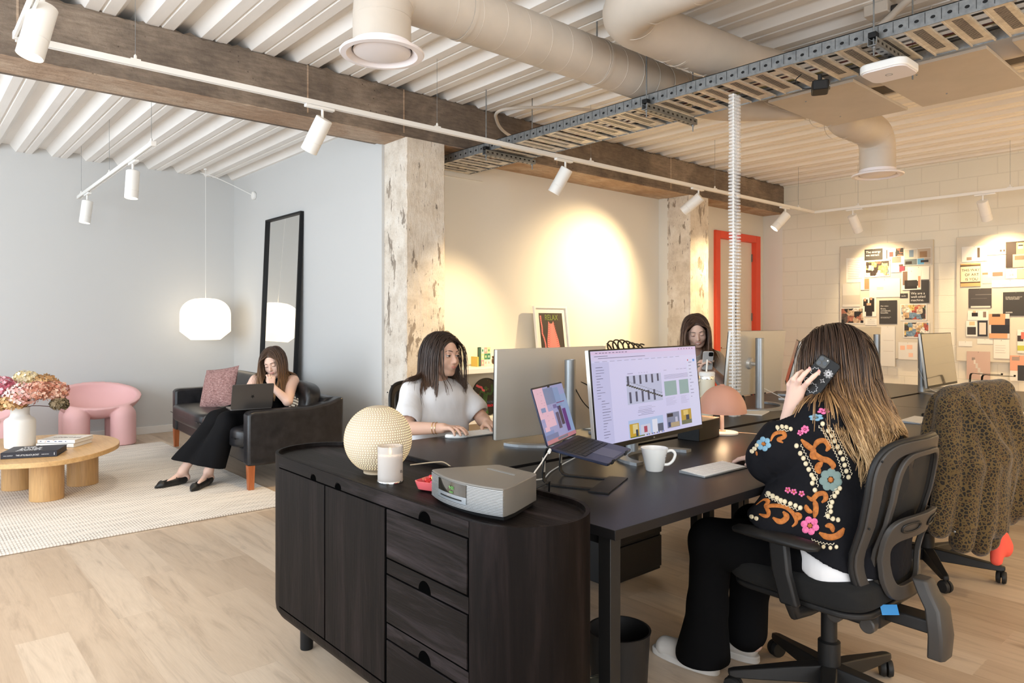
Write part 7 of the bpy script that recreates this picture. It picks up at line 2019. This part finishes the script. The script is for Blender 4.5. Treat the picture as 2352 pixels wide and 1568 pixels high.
# leopard coat thrown over its chair
def leopard():
    m, N, L, B = newmat('leopard_print'); nt = m.node_tree
    v = coords(nt)
    ds = N.new('ShaderNodeVectorMath'); ds.operation = 'MULTIPLY_ADD'
    nz = N.new('ShaderNodeTexNoise'); nz.inputs['Scale'].default_value = 22; L.new(v, nz.inputs['Vector'])
    L.new(nz.outputs['Color'], ds.inputs[0]); ds.inputs[1].default_value = (.010, .010, .010); L.new(v, ds.inputs[2])
    a = N.new('ShaderNodeTexVoronoi'); a.feature = 'DISTANCE_TO_EDGE'; a.inputs['Scale'].default_value = 60; L.new(ds.outputs[0], a.inputs['Vector'])
    b = N.new('ShaderNodeTexVoronoi'); b.inputs['Scale'].default_value = 60; L.new(ds.outputs[0], b.inputs['Vector'])
    dark = sr(24, 19, 14); tan = sr(94, 75, 40); br_ = sr(88, 60, 28)
    c1 = ramp(nt, a.outputs['Distance'], [(.10, tan), (.15, dark)])
    core = ramp(nt, b.outputs['Distance'], [(.20, (1, 1, 1)), (.27, (0, 0, 0))])
    col = mixc(nt, core, c1, br_)
    ms = ramp(nt, noise(nt, v, 9, 2), [(.40, (0, 0, 0)), (.46, (1, 1, 1))])
    L.new(mixc(nt, ms, c1, col), B.inputs['Base Color']); B.inputs['Roughness'].default_value = .9
    B.inputs['Sheen Weight'].default_value = .2
    bump(nt, B, noise(nt, v, 150, 3), .3, .001)
    return m
m_leo = leopard()
coat = thing('coat', 'leopard print coat hanging over the back of an office chair', 'coat', (4.03, 1.32, 0), -.36)
s_ = SDF((-.44, -.50, .17), (.40, -.02, 1.04), .006)
def kx(x0, y0, z0, x1, y1, z1, ra, rb, k=.03, fl=None): s_.cone((x0, y0, z0), (x1, y1, z1), ra, rb, k=k, flat=fl)
kx(-.18, -.262, .930, .18, -.262, .950, .058, .058)
for i, (x0, x1, zb, yb, w) in enumerate(((-.20, -.33, .34, -.32, .050), (-.13, -.24, .28, -.365, .055), (-.06, -.13, .25, -.375, .052), (.0, -.03, .26, -.35, .052), (.07, .06, .30, -.345, .050), (.13, .14, .36, -.335, .052), (.18, .20, .42, -.31, .05), (.21, .24, .48, -.28, .04))):
    kx(x0, -.285, .90, (x0 + x1) / 2, yb - .01, .62, .036, w); kx((x0 + x1) / 2, yb - .01, .62, x1, yb, zb, w, w * .95)
kx(-.19, -.22, .90, -.26, -.14, .42, .04, .055); kx(-.225, -.27, .90, -.25, -.26, .55, .045, .055); kx(.225, -.27, .90, .225, -.26, .55, .045, .05); kx(.20, -.22, .90, .23, -.17, .50, .04, .05)
kx(-.14, -.32, .90, -.02, -.385, .66, .045, .055); kx(-.02, -.385, .66, -.06, -.39, .34, .055, .050)
kx(.14, -.31, .90, .20, -.36, .62, .045, .052); kx(.20, -.36, .62, .14, -.38, .40, .052, .045)
kx(-.08, -.255, .97, .08, -.255, .975, .018, .018, .03)
sdfobj('coat_body', s_, m_leo, coat, folds(.015, 20, 21))
for z, x in ((.56, -.27), (.33, -.25)):
    obj('snap', MB().ball((x - .02, -.36, z), .009, 10), m_alu, coat)
rs = SDF((-.12, -.50, .14), (.14, -.26, .34), .006)
rs.cone((.02, -.34, .31), (.05, -.36, .22), .035, .042, k=.02); rs.cone((.03, -.35, .28), (-.01, -.37, .17), .03, .022, k=.02)
o = sdfobj('scarf', rs, M('coral_knit', sr(240, 92, 74), .8), None, folds(.007, 50, 2)); o.location = (4.03, 1.32, 0); o.rotation_euler = (0, 0, -.36)
tag(o, 'coral red scarf end hanging below the leopard coat', 'scarf')
# ---------------------------------------------------------------- mood boards on the block wall
m_brd = M('linen_pinboard', (.66, .60, .50), .9, bmp=.3, bs=300, bd=.001)
for lab, y0, y1 in (('linen pinboard of prints on the block wall, left of the two', 3.06, 4.19), ('linen pinboard of prints on the block wall, right one cut by the frame', 1.55, 2.81)):
    t = thing('pinboard', lab, 'pinboard', (9.598, (y0 + y1) / 2, .82), 0, 'mood boards')
    obj('panel', MB().box(-.035, 0, -(y1 - y0) / 2, (y1 - y0) / 2, 0, 1.475), m_brd, t, bev=.004)
XB = 9.562
def zY(zx, zy):
    """picture position in the detail view -> (y, z) on the boards' front"""
    u_, v_ = 1880 + zx / 3.92, 520 + zy / 3.92
    t = (u_ - 1176) / 1619; d = XB / (.6613 + t * .7501)
    return d * (.7501 - t * .6613), 1.29 + (738 - v_) / 1619 * d
def collage(name, sc, cols, seed):
    m, N, L, B = newmat(name); nt = m.node_tree
    v = N.new('ShaderNodeVectorMath'); v.operation = 'ADD'; L.new(coords(nt), v.inputs[0]); v.inputs[1].default_value = (seed, seed * 1.7, seed * .6)
    a = N.new('ShaderNodeTexVoronoi'); a.inputs['Scale'].default_value = sc; a.distance = 'CHEBYCHEV'; L.new(v.outputs[0], a.inputs['Vector'])
    s_ = N.new('ShaderNodeSeparateColor'); L.new(a.outputs['Color'], s_.inputs[0])
    n = len(cols); c1 = ramp(nt, s_.outputs[0], [(i / n, c) for i, c in enumerate(cols)], 'CONSTANT')
    nz = noise(nt, v.outputs[0], sc * 2.2, 5, .7)
    L.new(mixc(nt, .8, c1, ramp(nt, nz, [(.38, (.25, .22, .2)), (.55, (1, .97, .93)), (.68, (1.4, 1.3, 1.2))]), 'MULTIPLY'), B.inputs['Base Color'])
    B.inputs['Roughness'].default_value = .5
    return m
pal = [sr(60, 50, 44), sr(206, 172, 130), sr(180, 90, 70), sr(230, 214, 190), sr(110, 130, 90), sr(226, 196, 120), sr(120, 150, 176), sr(240, 236, 226)]
pal2 = [sr(30, 28, 28), sr(226, 220, 210), sr(90, 80, 74), sr(200, 176, 150), sr(30, 28, 28), sr(170, 110, 90)]
m_dk = M('charcoal_print', sr(58, 56, 56), .6); m_pw = M('pinned_white_paper', (.78, .75, .69), .7)
layer = [0]
def pin(label, x0, y0, x1, y1, kind, txt=None, sk=0, seed=1.0):
    a = zY(x0, y0); b = zY(x1, y0 - sk); c = zY(x1, y1 - sk)
    d = zY(x0, y1)
    layer[0] += 1; X = XB - .0008 * (1 + layer[0] % 9) - .001
    ya, yb = (a[0] + d[0]) / 2, (b[0] + c[0]) / 2; zt, zb = (a[1] + b[1]) / 2, (c[1] + d[1]) / 2
    t = thing('pinned_print', label, 'print', (X, (ya + yb) / 2, zb), 0, 'prints pinned on the mood boards')
    w, h = ya - yb, zt - zb      # local y runs +w/2 (left in the picture) .. -w/2
    base = m_dk if kind == 'dark' else m_pw
    obj('sheet', MB().box(-.0006, 0, -w / 2, w / 2, 0, h), base, t, smooth=0)
    def R(a0, a1, b0, b1, mat, nm='image', q=.0010):
        return obj(nm, MB().box(-q, -q + .0003, w / 2 - a1 * w, w / 2 - a0 * w, h * (1 - b1), h * (1 - b0)), mat, t, smooth=0)
    if kind == 'collage': R(.04, .96, .06, .94, collage('collage_%d' % layer[0], 16, pal, seed))
    elif kind == 'bw': R(.03, .97, .05, .95, collage('photo_%d' % layer[0], 13, pal2, seed))
    elif isinstance(kind, list):
        for k, (a0, a1, b0, b1, c_) in enumerate(kind):
            nm = 'ink_%02x%02x%02x' % c_
            R(a0, a1, b0, b1, bpy.data.materials.get(nm) or M(nm, sr(*c_), .6), 'image', .0010 + .0002 * k)
    if txt:
        for k, (s_, fx, fy, sz, dark) in enumerate(txt):
            nm = 'print_ink_dark' if dark else 'print_ink_light'
            m_ = bpy.data.materials.get(nm) or M(nm, (.03, .03, .03) if dark else (.80, .78, .74), .6)
            text('lettering', s_, sz, m_, t, (-.0022, w / 2 - fx * w, h * (1 - fy)), (PI / 2, 0, -PI / 2), depth=.0002)
    pn_ = obj('pin', MB().ball((-.003, 0, h - .008), .0035, 8), m_steel, t)
    return t
def lines(n, x0=.1, x1=.9, y0=.12, y1=.9, c=(190, 160, 150), th=.012):
    r_ = random.Random(n); return [(x0, x1 - r_.random() * .25, y0 + (y1 - y0) * i / n, y0 + (y1 - y0) * i / n + th, c) for i in range(n)]
# left board
pin('pink written sheet at the left edge of the left board', 250, 285, 412, 508, lines(11), None, 8)
pin('dark card reading The energy we attract', 415, 205, 576, 303, 'dark', [('The energy\nwe attract', .08, .36, .040, False)], 5)
pin('colourful collage under the dark energy card', 420, 308, 645, 456, 'collage', None, 6, 1.1)
pin('pink and red swatch sheet at the top of the left board', 612, 195, 690, 300, [(.0, .12, .15, .9, (70, 64, 60)), (.35, .8, .35, .75, (206, 70, 70))], None, 3)
pin('small dark portrait beside the swatch sheet', 692, 192, 768, 272, 'bw', None, 3, 2.2)
pin('coral fabric sheet with pins below the swatches', 655, 275, 775, 415, [(.08, .75, 0, .38, (226, 128, 120)), (.0, .6, .45, .9, (236, 214, 206)), (.62, 1, .62, .98, (200, 60, 84)), (.6, .9, .5, .62, (90, 70, 60))], None, 5)
pin('large photo sheet at the top right of the left board', 770, 200, 1018, 350, [(.02, .48, .04, .6, (196, 190, 178)), (.2, .36, .08, .5, (120, 140, 160)), (.5, .98, .04, .6, (186, 170, 150)), (.58, .85, .2, .55, (150, 120, 90)), (.02, .48, .62, .97, (110, 120, 124)), (.5, .74, .62, .97, (100, 160, 200)), (.75, .98, .62, .97, (170, 160, 150)), (.06, .3, .75, .92, (50, 46, 44)), (.62, .9, .72, .86, (60, 56, 60))], None, 6)
pin('pale textured print on the left board edge', 218, 518, 375, 725, [(.0, 1, .0, 1, (214, 208, 198)), (.0, 1, .5, .9, (196, 188, 176))], None, 6)
pin('black and tan group collage, lowest on the left board edge', 200, 735, 412, 878, 'bw', None, 6, 5.0)
pin('photo of a group in black clothes on the left board', 398, 640, 522, 812, [(.05, .38, .10, .45, (42, 36, 34)), (.10, .25, .05, .2, (200, 150, 120)), (.5, .85, .05, .45, (42, 36, 34)), (.55, .7, .0, .14, (200, 150, 120)), (.3, .62, .3, .62, (206, 160, 130)), (.15, .85, .42, .75, (36, 32, 32)), (.25, .7, .75, .98, (46, 40, 38))], None, 4)
pin('white sheet with a few grey lines under the group photo', 420, 830, 525, 888, lines(4, .2, .9, .2, .9, (150, 146, 140), .03), None, 2)
pin('dark text poster in the middle of the left board', 548, 668, 708, 880, 'dark', [('Our vision', .08, .26, .022, False), ('Brave,\nconsidered,\nbeautiful.', .08, .38, .026, False), ('words we keep close to the\nwork we make each day', .08, .72, .011, False)], 6)
pin('white letterhead sheet in the bright centre of the left board', 460, 475, 735, 640, lines(2, .25, .7, .45, .6, (226, 200, 176), .05), None, 8)
pin('coral spine strip beside the letterhead', 382, 472, 456, 572, [(.0, .4, .3, 1, (200, 206, 226)), (.45, 1, .0, .95, (216, 128, 96))], None, 3)
pin('white handwritten sheet overlapping the dark poster', 806, 365, 998, 480, lines(5, .3, .7, .2, .9, (214, 206, 200), .02), None, 5)
pin('dark poster reading We are a well-oiled machine', 822, 486, 998, 690, 'dark', [('We are a\nwell-oiled\nmachine.', .07, .62, .042, False)], 3)
pin('arched black and rust photo on the left board', 752, 400, 925, 572, [(.05, .3, .03, .75, (120, 96, 84)), (.15, .8, .5, .95, (40, 36, 36)), (.3, .85, .55, .80, (52, 48, 48)), (.85, .97, .3, .9, (190, 140, 110))], None, 5)
pin('tiny dark card with gold letters', 733, 603, 804, 645, 'dark', [('studio', .2, .66, .022, False)], 1)
pin('colourful collage right of the dark text poster', 738, 700, 975, 850, 'collage', None, 6, 3.3)
pin('red and white crowd collage near the lower right of the left board', 765, 858, 1000, 1005, 'collage', None, 5, 7.7)
pin('white sheet with three peach shapes at the foot of the left board', 720, 1040, 890, 1195, [(.1, .35, .2, .45, (242, 190, 160)), (.45, .75, .15, .4, (242, 196, 168)), (.55, .78, .62, .85, (244, 200, 176))], None, -4)
pin('tall white sheet behind the pale monitor', 560, 900, 690, 1258, [(.2, .9, .35, .36, (200, 190, 180)), (.2, .9, .62, .63, (200, 190, 180))], None, 4)
# right board
pin('pale sketch sheet at the top of the right board', 1290, 180, 1520, 318, [(.62, .72, .12, .75, (90, 76, 66)), (.2, .4, .70, .9, (150, 130, 116))], None, 5)
pin('row of jewellery cut-outs at the top of the right board', 1520, 195, 1690, 255, [(.1, .2, .1, .8, (206, 200, 196)), (.4, .5, .1, .8, (190, 184, 180)), (.68, .78, .3, .6, (70, 60, 56)), (.85, .95, .3, .6, (70, 60, 56))], None, 3)
pin('portrait of a figure in sunglasses at the frame edge', 1688, 135, 1900, 368, [(.0, 1, 0, 1, (56, 44, 40)), (.45, .85, .05, .5, (216, 170, 110)), (.52, .75, .08, .30, (226, 190, 160)), (.54, .74, .14, .19, (20, 18, 18)), (.3, .95, .5, 1, (214, 172, 140)), (.38, .85, .56, .72, (110, 96, 80))], None, 3)
pin('framed sign print reading THIS WAY OF ART IS YOU', 1280, 335, 1462, 542, [(.0, 1, .0, 1, (196, 160, 110)), (.02, .98, .10, .80, (226, 206, 176)), (.0, 1, .06, .13, (90, 70, 50)), (.0, .98, .80, .85, (80, 60, 44))], [('THIS WAY', .06, .34, .040, True), ('OF ART', .22, .54, .042, True), ('IS YOU', .24, .74, .042, True)], 5)
pin('interior photo with beige steps on the right board', 1476, 335, 1680, 512, [(.0, 1, .0, 1, (222, 210, 190)), (.0, .25, .45, .55, (150, 120, 96)), (.25, .5, .0, .7, (236, 228, 214)), (.45, .9, .45, .65, (130, 110, 94))], None, 4)
pin('small white card with the number 10', 1688, 392, 1788, 470, [], [('1 0', .32, .68, .030, True)], 2)
pin('cream photo at the frame edge beside the number card', 1790, 380, 1900, 470, [(.0, 1, 0, 1, (214, 190, 150))], None, 2)
pin('white letterhead strip on the right board', 1560, 482, 1900, 548, [], [('S T U D I O', .12, .72, .030, False)], 8)
pin('dark cloth photo in the middle of the right board', 1352, 560, 1560, 735, [(.0, 1, .0, 1, (70, 66, 66)), (.3, 1, .30, .34, (110, 106, 104)), (.1, .8, .5, .53, (98, 94, 92)), (.1, .95, .90, .99, (206, 200, 190))], None, 5)
pin('dark text poster at the right frame edge', 1662, 590, 1900, 805, 'dark', [('thoughts on colour, cloth and\nthe small things we gather\nwhile making a collection', .10, .22, .013, False), ('notes', .10, .88, .03, False)], 2)
pin('white sheet with jewellery drawings on the right board', 1345, 760, 1530, 845, [(.2, .5, .2, .6, (40, 34, 32)), (.25, .4, .0, .2, (226, 180, 150)), (.75, .9, .1, .7, (130, 110, 100))], None, 3)
pin('photo sheet with a black bag and an oval medallion', 1330, 850, 1530, 990, [(.05, .45, .4, .9, (60, 56, 54)), (.15, .4, .05, .3, (226, 190, 150)), (.52, .98, .0, 1, (44, 44, 50)), (.60, .90, .12, .88, (206, 196, 184))], None, 4)
pin('close photo of a profile with black collar', 1538, 788, 1722, 1008, [(.0, 1, .0, 1, (214, 206, 200)), (.0, .8, .0, .45, (216, 150, 110)), (.15, .55, .0, .12, (60, 46, 40)), (.78, 1, .2, .8, (52, 50, 56)), (.1, 1, .45, .8, (36, 38, 46)), (.0, .9, .8, 1, (220, 156, 116))], None, 4)
pin('white note row under the profile photo', 1430, 1012, 1570, 1058, [], None, 2)
pin('small white slip low on the right board', 1262, 1030, 1385, 1075, [], None, -4)
pin('dusty rose photo of a silver spoon at the foot of the right board', 1335, 1122, 1548, 1375, [(.0, 1, .0, 1, (196, 168, 156)), (.22, .36, .22, .32, (150, 136, 126)), (.30, .38, .3, .45, (216, 206, 196)), (.38, .48, .42, .6, (206, 196, 186)), (.47, .58, .58, .75, (206, 196, 186)), (.57, .68, .73, .88, (206, 196, 186))], None, -5)
pin('white text sheet between the profile photo and the frame edge', 1578, 1020, 1720, 1190, lines(4, .1, .8, .3, .8, (196, 188, 180), .02), None, 3)
pin('photo of fruit at the right frame edge', 1792, 930, 1900, 1140, [(.0, .5, .25, .5, (60, 50, 50)), (.3, 1, .1, .4, (214, 110, 96)), (.0, .6, .68, .9, (190, 190, 80))], None, 2)
pin('photo of draped arms and black bag at the right frame edge', 1725, 1160, 1900, 1390, [(.0, 1, .0, .6, (222, 160, 134)), (.1, .5, .05, .2, (160, 140, 130)), (.4, 1, .38, .98, (56, 56, 60))], None, -3)
